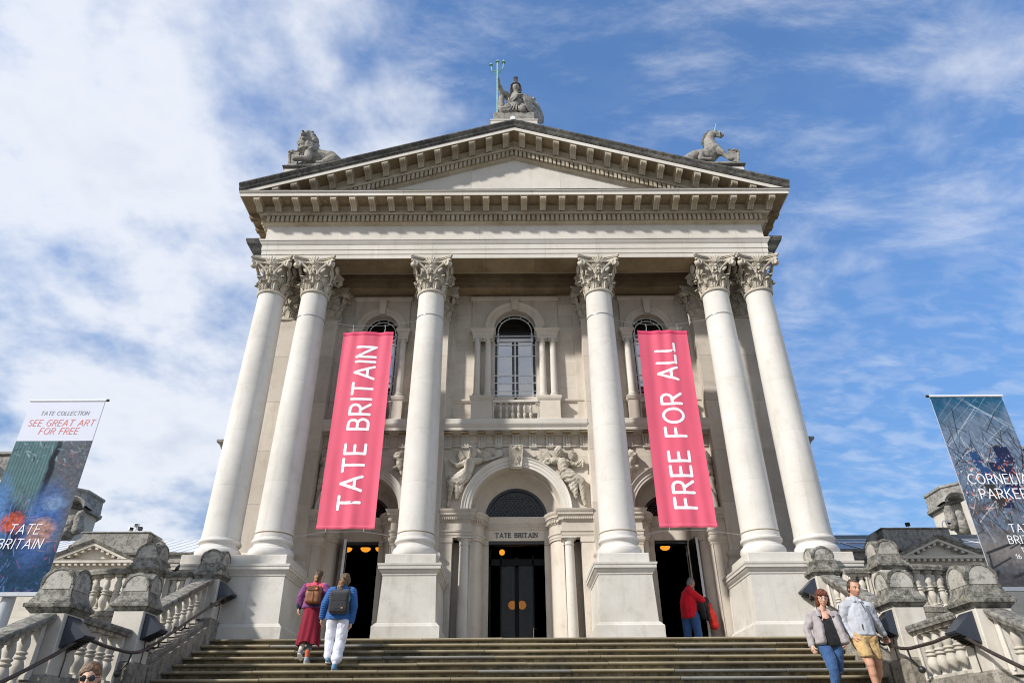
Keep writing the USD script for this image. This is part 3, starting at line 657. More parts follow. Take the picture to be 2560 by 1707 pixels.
# --- pediment
ped = part(museum, 'pediment')
SL = 0.325
zr = lambda x: -SL * np.abs(x)
XE = 8.22
tz = lambda x: 14.36 - SL * abs(x)
cuts = [-6.5, -3.9, -1.35, 1.45, 3.9, 6.5]
for a, b in zip(cuts[:-1], cuts[1:]):
    pts = [(a + .0015, 12.36), (b - .0015, 12.36), (b - .0015, max(12.361, tz(b)))] + ([(0, tz(0))] if a < 0 < b else []) + [(a + .0015, max(12.361, tz(a)))]
    obj(ped, 'tympanum_block', prism_y(pts, YF, 0.2), 'portland')
def rake(prof, name, mat, x_out, cuts=(0.0,), step=2.0, clip=None, smooth=False):
    """Mouldings of the raking cornice: an outline (y, z above the line at x = 0), sheared down along both slopes."""
    for s in (-1, 1):
        n = max(1, int(round(x_out / step))); xs = [x_out * k / n for k in range(n + 1)]
        for a, b in zip(xs[:-1], xs[1:]):
            x0, x1 = (a + (0 if a == 0 else .002), b - .002) if s > 0 else (-b + .002, -a - (0 if a == 0 else .002))
            m = prism_x(prof, x0, x1, zr)
            m = m.slice_plane((0, 0, 12.37), (0, 0, 1), cap=False) if clip else m
            if len(m.faces): obj(ped, name, m, mat, smooth)
RB = 14.33
rake([(0.2, RB - .03), (YF, RB - .03), (YF - .02, RB - .015), (YF - .06, RB), (YF - .11, RB + .02), (YF - .13, RB + .05), (0.2, RB + .05)], 'bed_moulding', 'portland_stained', 6.2, step=2.1, clip=True)
rake([(0.2, RB + .051), (YF - .145, RB + .051), (YF - .145, RB + .26), (0.2, RB + .26)], 'dentil_band', 'portland_soffit', 6.6, step=2.2, clip=True)
rake([(0.2, RB + .261), (YF - .235, RB + .261), (YF - .235, RB + .28), (YF - .262, RB + .30), (YF - .262, RB + .32), (YF - .222, RB + .325), (YF - .222, RB + .50), (YF - .24, RB + .52), (YF - .262, RB + .555), (YF - .262, RB + .585), (0.2, RB + .585)], 'modillion_band', 'portland_stained', 7.4, step=1.9, clip=True)
RC = RB + .587
rake([(0.2, RC - .003), (YF - .70, RC - .003), (YF - .70, RC + .002), (0.2, RC + .002)], 'corona_soffit', 'portland_soffit', 8.1, step=1.35, clip=True)
rake([(0.2, RC + .003), (YF - .702, RC + .003), (YF - .702, RC - .006), (YF - .72, RC - .006), (YF - .72, RC + .125), (0.2, RC + .125)], 'corona_block', 'portland', 8.155, step=1.65, clip=True)
rake([(0.2, RC + .126), (YF - .735, RC + .126), (YF - .755, RC + .145), (YF - .76, RC + .165), (YF - .77, RC + .168), (YF - .78, RC + .205), (YF - .80, RC + .25), (YF - .835, RC + .29), (YF - .85, RC + .315), (YF - .85, RC + .355), (YF - .80, RC + .365), (0.2, RC + .37)], 'sima_block', 'black_crust', XE, step=1.03)
D1 = box(-.044, .044, YF - .205, YF - .14, RB + .053, RB + .258)
for s in (-1, 1):
    k = 0
    while True:
        x = 0.072 + 0.1345 * k; k += 1
        if RB + .15 - SL * x < 12.37: break
        m = T(D1, s * x, 0, 0); v = m.vertices.copy(); v[:, 2] += zr(v[:, 0]); m.vertices = v
        obj(ped, 'dentil', m, 'portland_stained')
    for k in range(14):
        x = 0.262 + 0.532 * k
        if RC - SL * x < 12.40: break
        m = T(modillion_mesh(RC - .001), s * x, 0, 0); v = m.vertices.copy(); v[:, 2] += zr(v[:, 0]); m.vertices = v
        m = m.slice_plane((0, 0, 12.37), (0, 0, 1), cap=False)
        if len(m.faces): obj(ped, 'modillion', m, 'portland_stained', smooth=30)
# roof slopes behind the pediment
for s in (-1, 1):
    v = np.array([(0, 0.2, RC + .36), (s * 8.2, 0.2, RC + .36 - SL * 8.2), (0, 5.2, RC + .36), (s * 8.2, 5.2, RC + .36 - SL * 8.2), (0, 0.2, RC + .2), (s * 8.2, 0.2, RC + .2 - SL * 8.2), (0, 5.2, RC + .2), (s * 8.2, 5.2, RC + .2 - SL * 8.2)])
    obj(ped, 'roof_slope', trimesh.convex.convex_hull(v), 'lead_roof')
obj(ped, 'gable_core', prism_y([(-7.4, 12.37), (7.4, 12.37), (0.0, 12.37 + SL * 7.4)], 0.21, 4.9), 'portland_soffit')
# ------------------------------------------------------------------ back wall of the portico
wall = part(museum, 'back_wall')
YP, YW = 1.15, 1.55         # face of the pilasters, face of the wall
def ashlar(parent, region, y0, y1, h=0.49, w=1.05, mat='portland_wall', zoff=0.0, name='wall_stone'):
    x0, z0, x1, z1 = region.bounds; k = 0; z = z0 + zoff
    while z < z1 - 1e-6:
        zb = min(z + h, z1); x = x0 - (w * 0.5 if k % 2 else 0.0)
        while x < x1 - 1e-6:
            g = region.intersection(sbox(x + .0015, z + .0015, x + w - .0015, zb - .0015))
            for p in polys(g):
                if p.area > 0.004: obj(parent, name, prism_y(p, y0, y1), mat)
            x += w
        z = zb; k += 1
def arch_region(cx, half, z0, spring, n=24):
    return Polygon([(cx - half, z0), (cx + half, z0)] + arcpts(cx, spring, half, 0, 180, n))
bays = [(-4.115, 1.277, 'side'), (0.0, 1.998, 'centre'), (4.115, 1.277, 'side')]
# pilasters: blocks on a moulded base, with flattened capitals
PCAP = CAPITAL.copy(); PCAP.apply_scale((1.13, 0.42, 1.0))
for px in COLS:
    p = part(museum, 'pilaster')
    zz = [2.30, 3.56, 5.03, 6.50, 7.97, 9.25]
    for a, b in zip(zz[:-1], zz[1:]):
        obj(p, 'pilaster_block', box(px - .42, px + .42, YP, 1.9, a + .0015, b - .0015, .004), 'portland_wall')
    pb = [(-0.3, 1.60), (0.11, 1.60), (0.11, 1.84), (0.085, 1.845), (0.10, 1.88), (0.10, 1.98), (0.085, 2.04), (0.05, 2.06), (0.035, 2.10), (0.05, 2.15), (0.07, 2.18), (0.07, 2.24), (0.05, 2.27), (0.02, 2.30), (-0.3, 2.30)]
    obj(p, 'base', sweep([(px - .42, 1.9), (px - .42, YP), (px + .42, YP), (px + .42, 1.9)], pb), 'portland_wall', smooth=30)
    obj(p, 'capital', T(PCAP, px, YP + 0.12, 9.25), 'portland_carved', smooth=45)
    lower = [(-0.3, 0.002), (0.13, 0.002), (0.13, 0.30), (0.06, 0.35), (0.04, 0.36), (0.04, 1.35), (0.07, 1.42), (0.10, 1.48), (0.10, 1.545), (0.118, 1.58), (0.118, 1.60), (-0.3, 1.60)]
    obj(p, 'pedestal', sweep([(px - .47, 1.9), (px - .47, YP + .05), (px + .47, YP + .05), (px + .47, 1.9)], lower), 'portland_wall')
# wall between the paired pilasters
for s in (-1, 1):
    ashlar(wall, sbox(s * 6.435 - 0.205, 0, s * 6.435 + 0.205, 10.38), 1.27, 1.9, 1.47, 2.0, zoff=0.62)
    obj(wall, 'end_wall', box(min(s * 7.48, s * 7.0), max(s * 7.48, s * 7.0), 1.905, 4.0, 0, 10.38), 'portland_wall')
# entablature over the pilasters and the ceiling
inner = part(museum, 'inner_entablature')
ip = [(1.08, ZA), (1.08, ZA + .15), (1.065, ZA + .153), (1.065, ZA + .31), (1.05, ZA + .313), (1.05, ZA + .48), (1.0, ZA + .55), (0.98, ZA + .60), (0.98, ZA + .62), (1.9, ZA + .62), (1.9, ZA)]
blocks_x(ip, -6.68, 6.68, inner, 'architrave_block', 'portland_soffit', 2.3)
obj(inner, 'ceiling', box(-7.3, 7.3, 0.34, 1.9, 11.10, 11.25), 'portland_soffit')
net = [tube([(x, 0.40, 10.36), (x, 1.06, 10.36)], 0.002, 3) for x in np.arange(-6.6, 6.61, 0.30)] + [tube([(-6.65, y, 10.36), (6.65, y, 10.36)], 0.0025, 3) for y in np.linspace(0.42, 1.05, 6)]
obj(inner, 'bird_netting', cat_(net), 'netting', kind='stuff')
for s in (-1, 1):  # cross beams from columns to pilasters
    for cx in (C_, B_): obj(inner, 'cross_beam', box(s * cx - .38, s * cx + .38, 0.337, 1.0, ZA + .001, 11.09), 'portland_soffit')

def colonnette(parent, x, y, z0, z1, r, cap=0.17, base=0.10, name='colonnette', mat='portland'):
    pr = [(r * 1.45, z0), (r * 1.45, z0 + base * .4), (r * 1.25, z0 + base * .45), (r * 1.38, z0 + base * .65), (r * 1.25, z0 + base * .9), (r * 1.02, z0 + base), (r, z0 + (z1 - z0) * .3), (r * .88, z1 - cap), (r * 1.0, z1 - cap + .01), (r * 1.0, z1 - cap + .025), (r * .9, z1 - cap + .03), (r * .92, z1 - cap * .45), (r * 1.2, z1 - cap * .2), (r * 1.2, z1 - cap * .15), (0.01, z1 - cap * .15)]
    m = [T(lathe(pr, 24), x, y, 0), box(x - r * 1.3, x + r * 1.3, y - r * 1.3, y + r * 1.3, z1 - cap * .16, z1 - .001)]
    obj(parent, name, cat_(m), mat, smooth=35)
def volute_cap(parent, x, y, z, r):
    g = []
    for s in (-1, 1):
        g.append(spiral(x + s * r * 1.15, z, r * .55, 1.5, PI / 2, s, y - r * .9, r * .16)); g.append(ball((x + s * r * 1.15, y - r * .9, z), r * .22, 1))
    g.append(box(x - r * 1.5, x + r * 1.5, y - r * 1.05, y + r, z + r * .35, z + r * .75))
    obj(parent, 'colonnette_capital', cat_(g), 'portland_carved')
BAL = [(0.062, 0), (0.062, .03), (0.045, .035), (0.040, .05), (0.050, .10), (0.062, .15), (0.060, .19), (0.045, .25), (0.032, .285), (0.040, .30), (0.048, .315), (0.040, .33), (0.032, .345), (0.040, .37), (0.050, .42), (0.045, .46), (0.034, .485), (0.040, .495), (0.055, .50), (0.055, .53)]
def baluster_mesh(h, r, n=14, square=True):
    """Double vase baluster between two square slabs."""
    pr = [(0.62, .07), (0.66, .075), (0.60, .10), (0.52, .12), (0.66, .17), (0.88, .24), (1.0, .30), (0.97, .345), (0.78, .41), (0.62, .45), (0.80, .465), (0.92, .48), (0.92, .495), (0.72, .51), (0.62, .525), (0.72, .54), (0.92, .552), (0.92, .567), (0.80, .58), (0.64, .595), (0.72, .63), (0.84, .68), (0.86, .72), (0.72, .79), (0.56, .85), (0.56, .87), (0.74, .89), (0.78, .91), (0.60, .925), (0.60, .93)]
    m = lathe([(a * r, b * h) for a, b in pr], n)
    return cat_(m, box(-r * .98, r * .98, -r * .98, r * .98, 0, .07 * h), box(-r * .95, r * .95, -r * .95, r * .95, .93 * h, h))

# --- the three bays
for bx, bh, kind in bays:
    big = kind == 'centre'
    wr, wz0, wsp = (0.63, 6.87, 9.15) if big else (0.52, 6.87, 9.12)
    ar_o, ar_i, asp = (1.475, 1.205, 3.47) if big else (1.215, 0.985, 3.47)
    b = part(museum, 'bay_wall')
    region = sbox(bx - bh, 5.85, bx + bh, 10.38).difference(arch_region(bx, wr, wz0, wsp)).difference(sbox(bx - wr, 5.9, bx + wr, wz0 + .01))
    ashlar(b, region, YW, 1.9, 0.42, 0.95)
    region = sbox(bx - bh, 3.38, bx + bh, 5.85).difference(arch_region(bx, ar_i + .03, 3.0, asp))
    ashlar(b, region, YW - .03, 1.9, 0.40, 0.9)
    obj(b, 'dado_wall', box(bx - wr, bx + wr, YW + .05, 1.9, 5.86, wz0), 'portland_wall')
    # upper arch: panel, label, archivolt, keystone
    pw = 1.32 if big else 0.85
    reg = sbox(bx - pw, 9.02, bx + pw, 10.17).difference(arch_region(bx, wr + .02, 8.5, wsp))
    for pp in polys(reg): obj(b, 'arch_panel', prism_y(pp, YW - .05, YW + .01), 'portland_wall')
    obj(b, 'label_mould', prism_x([(YW - .12, 10.21), (YW - .12, 10.28), (YW - .10, 10.30), (YW + .01, 10.30), (YW + .01, 10.165), (YW - .06, 10.165), (YW - .09, 10.19)], bx - pw - .05, bx + pw + .05), 'portland_wall')
    ro = wr + 0.29 if big else wr + .25
    obj(b, 'archivolt', arch_sweep(bx, wsp, [(wr + .005, .01), (wr + .005, -.075), (wr + .12, -.075), (wr + .125, -.09), (wr + .20, -.09), (wr + .22, -.10), (ro - .03, -.125), (ro, -.125), (ro, .01)], YW), 'portland_wall', smooth=25)
    obj(b, 'keystone', prism_y([(bx - .085, wsp + wr - .01), (bx + .085, wsp + wr - .01), (bx + .125, 10.20), (bx - .125, 10.20)], YW - .17, YW), 'portland_wall')
    obj(b, 'window_reveal', arch_sweep(bx, wsp, [(wr, 0.0), (wr, .26), (wr + .1, .26), (wr + .1, 0.0)], YW), 'portland_wall')
    # window with iron bars, margin lights and clear panes
    w = part(museum, 'window'); g = []
    yb = 1.755
    bar = lambda x0, x1, z0, z1, d=.02: box(x0, x1, yb - d, yb + d, z0, z1)
    sx = wr / 0.63
    vx = [-.625, -.515, -.105, -.0, .105, .515, .625]; hz = [6.89, 6.985, 7.115, 7.385, 7.63, 7.83, 8.30, 8.69, 8.80]
    fr = []
    for k, x in enumerate(vx):
        t = .022 if k in (1, 3, 5) else .014
        if k in (2, 4): t = .011
        fr.append(bar(bx + x * sx - t, bx + x * sx + t, 6.87, 8.80 if k not in (1, 5) else 9.12))
    for z in (6.985, 7.385, 7.63, 8.30, 8.69): fr.append(bar(bx - wr, bx + wr, z - .016, z + .016, .018))
    fr.append(bar(bx - wr, bx + wr, 7.115 - .008, 7.115 + .008, .012))
    fr.append(bar(bx - wr, bx + wr, 6.86, 6.90, .03)); fr.append(bar(bx - wr, bx + wr, 8.99, 9.02, .02))
    obj(w, 'transom', box(bx - wr + .07, bx + wr - .07, yb - .05, yb + .03, 8.80, 8.90, .006), 'window_bar')
    obj(w, 'glazing_bars', cat_(fr), 'window_bar')
    obj(w, 'arch_rim', arch_sweep(bx, wsp, [(wr - .022, -.02), (wr - .022, .02), (wr, .02), (wr, -.02)], yb), 'window_bar')
    obj(w, 'arch_rim', arch_sweep(bx, wsp, [(wr - .125, -.018), (wr - .125, .018), (wr - .10, .018), (wr - .10, -.018)], yb), 'window_bar')
    sp = [tube([(bx + (wr - .11) * math.cos(a), yb, wsp + (wr - .11) * math.sin(a)), (bx + wr * math.cos(a), yb, wsp + wr * math.sin(a))], .010, 5) for a in np.radians([40, 72, 108, 140])]
    obj(w, 'arch_spokes', cat_(sp), 'window_bar')
    lead = []
    for x0, x1 in ((-.625, -.515), (-.105, -.0), (.0, .105), (.515, .625)):
        for z in np.arange(6.95, 8.78, 0.098): lead.append(box(bx + x0 * sx, bx + x1 * sx, yb - .004, yb + .004, z - .004, z + .004))
        xm = (x0 + x1) / 2 * sx
        lead.append(box(bx + xm - .003, bx + xm + .003, yb - .004, yb + .004, 6.88, 8.78))
    obj(w, 'lead_strips', cat_(lead), 'lead_bar', kind='stuff')
    for x0, x1, mt in ((-.625, -.515, 'leaded_glass'), (-.515, -.105, 'window_glass'), (-.105, .0, 'leaded_glass'), (0, .105, 'leaded_glass'), (.105, .515, 'window_glass'), (.515, .625, 'leaded_glass')):
        zs = [6.87, 6.985, 7.385, 7.63, 8.30, 8.69, 8.85]
        for a, c in zip(zs[:-1], zs[1:]):
            m = box(bx + x0 * sx + .004, bx + x1 * sx - .004, yb - .002, yb + .001, a + .003, c - .003)
            m.apply_translation((-bx, -yb, -(a + c) / 2)); m.apply_transform(trimesh.transformations.rotation_matrix(rng.uniform(-.012, .012), [1, 0, 0])); m.apply_transform(trimesh.transformations.rotation_matrix(rng.uniform(-.012, .012), [0, 0, 1])); m.apply_translation((bx, yb, (a + c) / 2))
            obj(w, 'pane', m, mt)
    obj(w, 'arch_pane', prism_y(arch_region(bx, wr - .02, 8.88, wsp), yb - .001, yb + .002), 'leaded_glass')
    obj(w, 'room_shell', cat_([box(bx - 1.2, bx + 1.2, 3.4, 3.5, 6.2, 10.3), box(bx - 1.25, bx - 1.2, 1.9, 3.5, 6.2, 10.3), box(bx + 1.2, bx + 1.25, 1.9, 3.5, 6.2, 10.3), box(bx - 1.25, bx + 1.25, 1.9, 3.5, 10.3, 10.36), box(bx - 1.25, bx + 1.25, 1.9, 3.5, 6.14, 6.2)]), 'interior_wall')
    # imposts, colonnettes and their pedestals
    offs = [(0.81, 1.13)] if big else [(0.735,)]
    for s in (-1, 1):
        xs_ = [bx + s * o for o in offs[0]]
        lo, hi = min(xs_) - .155, max(xs_) + .155
        imp = [(-.2, 8.68), (.02, 8.68), (.02, 8.76), (.03, 8.765), (.03, 8.86), (.05, 8.89), (.075, 8.93), (.10, 8.95), (.10, 9.00), (-.2, 9.02)]
        obj(b, 'impost', sweep([(lo + .03, YW), (lo + .03, 1.32), (hi - .03, 1.32), (hi - .03, YW)], imp), 'portland_wall', smooth=25)
        for x in xs_:
            colonnette(b, x, 1.38, 6.74, 8.68, 0.098, cap=.16)
            volute_cap(b, x, 1.38, 8.60, 0.098)
            obj(b, 'colonnette_shadow_strip', box(x - .10, x + .10, 1.50, YW + .01, 6.74, 8.68), 'portland_wall')
        pp = [(-.2, 5.97), (.02, 5.97), (.02, 6.02), (.0, 6.03), (.0, 6.58), (.02, 6.60), (.035, 6.64), (.045, 6.68), (.045, 6.72), (-.2, 6.74)]
        obj(b, 'colonnette_pedestal', cat_(sweep([(lo + .01, YW), (lo + .01, 1.25), (hi - .01, 1.25), (hi - .01, YW)], pp), box(lo + .02, hi - .02, 1.26, YW, 5.98, 6.735)), 'portland_wall')
        # rail mouldings carried along the wall beside the pedestals
        x0, x1 = (hi, bx + bh) if s > 0 else (bx - bh, lo)
        obj(b, 'wall_rail', prism_x([(YW - .07, 6.68), (YW - .07, 6.73), (YW, 6.74), (YW, 6.62), (YW - .04, 6.64)], x0, x1), 'portland_wall'); obj(b, 'impost_rail', prism_x([(YW - .05, 8.92), (YW - .06, 9.0), (YW, 9.0), (YW, 8.74), (YW - .03, 8.76)], x0, x1), 'portland_wall')
        obj(b, 'wall_pilaster_strip', box(*( (x1 - .2, x1) if s > 0 else (x0, x0 + .2)), YW - .045, YW + .01, 5.97, 8.9), 'portland_wall')
    bl = min(offs[0]) - .155
    obj(b, 'balcony_rail', box(bx - bl, bx + bl, 1.21, 1.40, 6.50, 6.575, .012), 'portland')
    obj(b, 'balcony_plinth', prism_x([(1.14, 5.845), (1.14, 5.95), (1.16, 5.97), (1.9, 5.97), (1.9, 5.845)], bx - bh, bx + bh), 'portland')
    nb = 6 if big else 4
    BM = baluster_mesh(.53, .052)
    for k in range(nb): obj(b, 'baluster', T(BM, bx + (k - (nb - 1) / 2) * .172, 1.30, 5.97), 'baluster_stone', smooth=35)
    for s in (-1, 1): obj(b, 'end_scroll', cat_(prism_y([(bx + s * bl, 5.97), (bx + s * (bl - .06), 5.97), (bx + s * (bl - .03), 6.2), (bx + s * (bl - .09), 6.5), (bx + s * bl, 6.5)][::1 if s < 0 else -1], 1.24, 1.37), spiral(bx + s * (bl - .05), 6.43, .045, 1.2, 0, s, 1.23, .014)), 'portland_carved')
    # doric cornice with mutules, triglyph frieze
    cr = [(1.9, 5.60), (1.37, 5.60), (1.37, 5.63), (1.20, 5.635), (1.185, 5.64), (1.185, 5.72), (1.17, 5.73), (1.15, 5.76), (1.125, 5.80), (1.12, 5.84), (1.9, 5.842)]
    blocks_x(cr, bx - bh, bx + bh, b, 'cornice_block', 'portland', 1.3)
    fz = YW - .03 - .012
    sp_ = 0.473
    ks = range(-4, 5) if big else range(-2, 3)
    for k in ks:
        x = bx + k * sp_
        if abs(x - bx) > bh - .02: continue
        tri = [box(x - .10, x - .05, fz - .045, fz + .02, 5.285, 5.57), box(x - .025, x + .025, fz - .045, fz + .02, 5.285, 5.57), box(x + .05, x + .10, fz - .045, fz + .02, 5.285, 5.57), box(x - .10, x + .10, fz - .022, fz + .02, 5.285, 5.57), box(x - .105, x + .105, fz - .055, fz + .02, 5.57, 5.602)]
        obj(b, 'triglyph', cat_(tri), 'portland')
        gut = [box(x - .105, x + .105, fz - .05, fz + .02, 5.235, 5.26)] + [lathe([(0.008, 5.205), (.012, 5.234)], 6).apply_translation((x + d, fz - .028, 0)) for d in (-.085, -.051, -.017, .017, .051, .085)]
        obj(b, 'guttae', cat_(gut), 'portland')
        obj(b, 'mutule', cat_([box(x - .105, x + .105, 1.20, 1.36, 5.575, 5.599)] + [box(x + d - .009, x + d + .009, 1.21, 1.23, 5.562, 5.575) for d in (-.085, -.051, -.017, .017, .051, .085)]), 'portland_soffit')
    obj(b, 'taenia', box(bx - bh, bx + bh, fz - .035, fz + .02, 5.262, 5.284), 'portland')
    # lower arch
    rr = ar_o - ar_i
    obj(b, 'archivolt', arch_sweep(bx, asp - .03, [(ar_i, .16), (ar_i, -.11), (ar_i + rr * .28, -.11), (ar_i + rr * .30, -.13), (ar_i + rr * .60, -.13), (ar_i + rr * .62, -.15), (ar_i + rr * .80, -.155), (ar_i + rr * .92, -.19), (ar_o, -.19), (ar_o, .03), (ar_i + .1, .03)], YW - .03, n=48), 'portland', smooth=25)
    lr = 0.83 if big else 0.61
    d_ = ar_i - lr
    soff = [(ar_i + .02, .12), (ar_i - .0, .16), (ar_i - .015, .34), (ar_i - d_ * .18, .345), (ar_i - d_ * .20, .40), (ar_i - d_ * .40, .55), (ar_i - d_ * .70, .66), (lr + .03, .70), (lr + .02, .74), (lr + .3, .80), (ar_i + .3, .40)]
    obj(b, 'arch_conch', arch_sweep(bx, asp - .03, soff, YW - .03, n=48), 'portland_wall', smooth=40)
    # keystone with scrolls
    kw = 0.19 if big else .15
    ktop, kbot = asp + ar_o + .24, asp + ar_i - .10
    kp = [(1.52, kbot), (1.33, kbot - .02), (1.29, kbot + .03), (1.30, kbot + .10), (1.33, kbot + .2), (1.27, kbot + .40), (1.22, ktop - .10), (1.23, ktop - .03), (1.27, ktop), (1.52, ktop)]
    km = prism_x(kp, -kw, kw); v = km.vertices.copy(); v[:, 0] *= 0.84 + 0.24 * (v[:, 2] - kbot) / (ktop - kbot); v[:, 0] += bx; km.vertices = v
    kk = [km]
    for s in (-1, 1): kk += [spiral(bx + s * kw * .85, ktop - .03, .055, 1.4, PI / 2, s, 1.225, .018), tube([(bx + s * kw * .78, 1.285, kbot + .04), (bx + s * kw * .9, 1.285, kbot + .3), (bx + s * kw, 1.22, ktop - .08)], .02, 6)]
    kk += [tube([(bx - .05, 1.265, kbot + .12), (bx + .06, 1.255, kbot + .36)], .014, 5), tube([(bx + .06, 1.265, kbot + .12), (bx - .05, 1.255, kbot + .36)], .014, 5), ball((bx, 1.21, ktop - .06), (.05, .04, .04), 1), box(bx - kw * 1.05, bx + kw * 1.05, 1.24, 1.5, ktop, ktop + .035)]
    obj(b, 'keystone', cat_(kk), 'portland_carved')
    # lunette with scale-pattern grille
    lu = part(museum, 'lunette')
    obj(lu, 'rim', arch_sweep(bx, asp - .03, [(lr - .05, -.03), (lr - .05, .03), (lr + .03, .03), (lr + .03, -.03)], 2.24, n=40), 'door_frame_grey')
    obj(lu, 'glass', prism_y(arch_region(bx, lr, asp - .12, asp - .03), 2.26, 2.265), 'leaded_glass')
    scl = []
    step = .105
    for j in range(12):
        z = asp - .08 + j * step * .62
        for i in range(-10, 11):
            x = i * step + (step / 2 if j % 2 else 0)
            if math.hypot(x, z - asp + .03 + .04) < lr - .07:
                scl.append(tube([(bx + x + step / 2 * math.cos(t), 2.235, z + step / 2 * math.sin(t)) for t in np.radians(np.linspace(0, 180, 7))], .007, 4, cap=False))
    obj(lu, 'grille', cat_(scl), 'lead_bar', kind='stuff')
    # impost entablature, broken forward over the colonnettes and curving in to the door
    dh = 0.845 if big else 0.54
    lint = part(museum, 'door_surround')
    YD = 2.02
    for s in (-1, 1):
        inn, out = (1.175, bh) if big else (bh - .42, bh)
        q = [(bx + s * out, 1.24), (bx + s * inn, 1.24), (bx + s * inn, 1.46)]
        nn = 7; ex = bx + s * (dh + .02)
        sx_ = inn - .02 - (dh + .02)
        for t in np.linspace(0, PI / 2, nn): q.append((ex + s * sx_ * (1 - math.sin(t)) , 1.50 + (YD - 1.50) * (1 - math.cos(t))) if False else (bx + s * (inn - .02 - sx_ * math.sin(t)), 1.50 + (YD - 1.50) * (1 - math.cos(t))))
        q.append((bx + s * (dh - .10), YD))
        path = q if s < 0 else q[::-1]
        prof = [(-.25, 2.68), (.0, 2.68), (.0, 2.735), (.012, 2.74), (.012, 2.80), (.035, 2.83), (.035, 2.87), (.0, 2.875), (.0, 3.085), (.02, 3.09), (.03, 3.12), (.045, 3.125), (.045, 3.20), (.06, 3.21), (.085, 3.25), (.10, 3.255), (.10, 3.30), (.115, 3.32), (.14, 3.36), (.145, 3.40), (-.25, 3.41)]
        obj(lint, 'impost_entablature', sweep(path, prof), 'portland_wall', smooth=25)
        dn = []
        P = np.array(path); seg = np.linalg.norm(np.diff(P, axis=0), axis=1); L = np.r_[0, np.cumsum(seg)]
        for u in np.arange(.03, L[-1], .052):
            i = min(np.searchsorted(L, u, side='right') - 1, len(seg) - 1); c = P[i] + (P[i + 1] - P[i]) * (u - L[i]) / seg[i]; d = (P[i + 1] - P[i]) / seg[i]; nn_ = np.array([d[1], -d[0]])
            bxm = box(-.015, .015, -.02, .02, 3.135, 3.195); bxm.apply_transform(trimesh.transformations.rotation_matrix(math.atan2(d[1], d[0]), [0, 0, 1])); bxm.apply_translation((*(c + nn_ * .06), 0)); dn.append(bxm)
        obj(lint, 'dentils', cat_(dn), 'portland_wall', kind='stuff')
        # jamb wall below, curved
        obj(lint, 'curved_jamb', sweep(path[1:] if s < 0 else path[:-1], [(-.25, 0.0), (-.03, 0.0), (-.03, 2.679), (-.25, 2.679)]), 'portland_wall', smooth=30)
        if big:
            colonnette(lint, bx + s * 1.335, 1.34, 0.0, 2.68, .148, cap=.20, base=.22, name='doric_colonnette')
            obj(lint, 'pilaster_strip', box(min(bx + s * 1.66, bx + s * bh), max(bx + s * 1.66, bx + s * bh), 1.25, 1.9, 0, 2.55), 'portland_wall')
            obj(lint, 'strip_capital', box(min(bx + s * 1.64, bx + s * bh), max(bx + s * 1.64, bx + s * bh), 1.23, 1.9, 2.552, 2.678, .01), 'portland_wall')
            obj(lint, 'slot_back', box(min(bx + s * 1.18, bx + s * 1.66), max(bx + s * 1.18, bx + s * 1.66), 1.75, 1.9, 0, 2.68), 'portland_wall')
        else:
            obj(lint, 'pilaster_strip', box(min(bx + s * (bh - .40), bx + s * bh), max(bx + s * (bh - .40), bx + s * bh), 1.26, 1.9, 0, 2.50), 'portland_wall')
            obj(lint, 'strip_capital', sweep([(bx - s * 0 + (s * bh), 1.26), (bx + s * (bh - .40), 1.26), (bx + s * (bh - .40), 1.9)][::1 if s < 0 else -1], [(-.1, 2.50), (.01, 2.50), (.015, 2.54), (.04, 2.58), (.055, 2.62), (.055, 2.675), (-.1, 2.678)]), 'portland_wall')
    # lintel between, with the name cut over the middle door
    obj(lint, 'lintel', box(bx - dh - .03, bx + dh + .03, YD + .01, YD + .3, 2.80, 3.08), 'portland_wall')
    obj(lint, 'lintel_cornice', prism_x([(YD + .3, 3.081), (YD + .0, 3.081), (YD - .02, 3.10), (YD - .04, 3.12), (YD - .05, 3.20), (YD - .09, 3.25), (YD - .10, 3.30), (YD - .13, 3.36), (YD - .135, 3.40), (YD + .3, 3.41)], bx - dh - .03, bx + dh + .03), 'portland_wall', smooth=25)
    obj(lint, 'lintel_dentils', cat_([box(x - .016, x + .016, YD - .065, YD - .02, 3.135, 3.195) for x in np.arange(bx - dh, bx + dh, .052)]), 'portland_wall', kind='stuff')
    obj(lint, 'lunette_sill', box(bx - ar_i + .05, bx + ar_i - .05, YD + .02, 2.3, 3.405, 3.44), 'portland_wall')
    if big:
        shp, tw = text_shapes('TATE BRITAIN', 0.118, gap=0.34, serif=True)
        for ox, g in shp:
            for pp in polys(g): obj(lint, 'letter', prism_y(affinity.translate(pp, bx - tw / 2, 2.885), YD - .004, YD + .012), 'letter_dark')
    # door
    dr = part(museum, 'doorway')
    dt = 2.795
    obj(dr, 'frame', cat_([box(bx - dh - .02, bx - dh + .085, YD + .06, YD + .30, 0, dt), box(bx + dh - .085, bx + dh + .02, YD + .06, YD + .30, 0, dt), box(bx - dh + .086, bx + dh - .086, YD + .06, YD + .30, dt - .075, dt)]), 'door_frame_grey')
    obj(dr, 'architrave_step', box(bx - dh - .02, bx + dh + .02, YD + .05, YD + .3, dt + .001, dt + .03), 'portland_wall')
    hh = 6.0
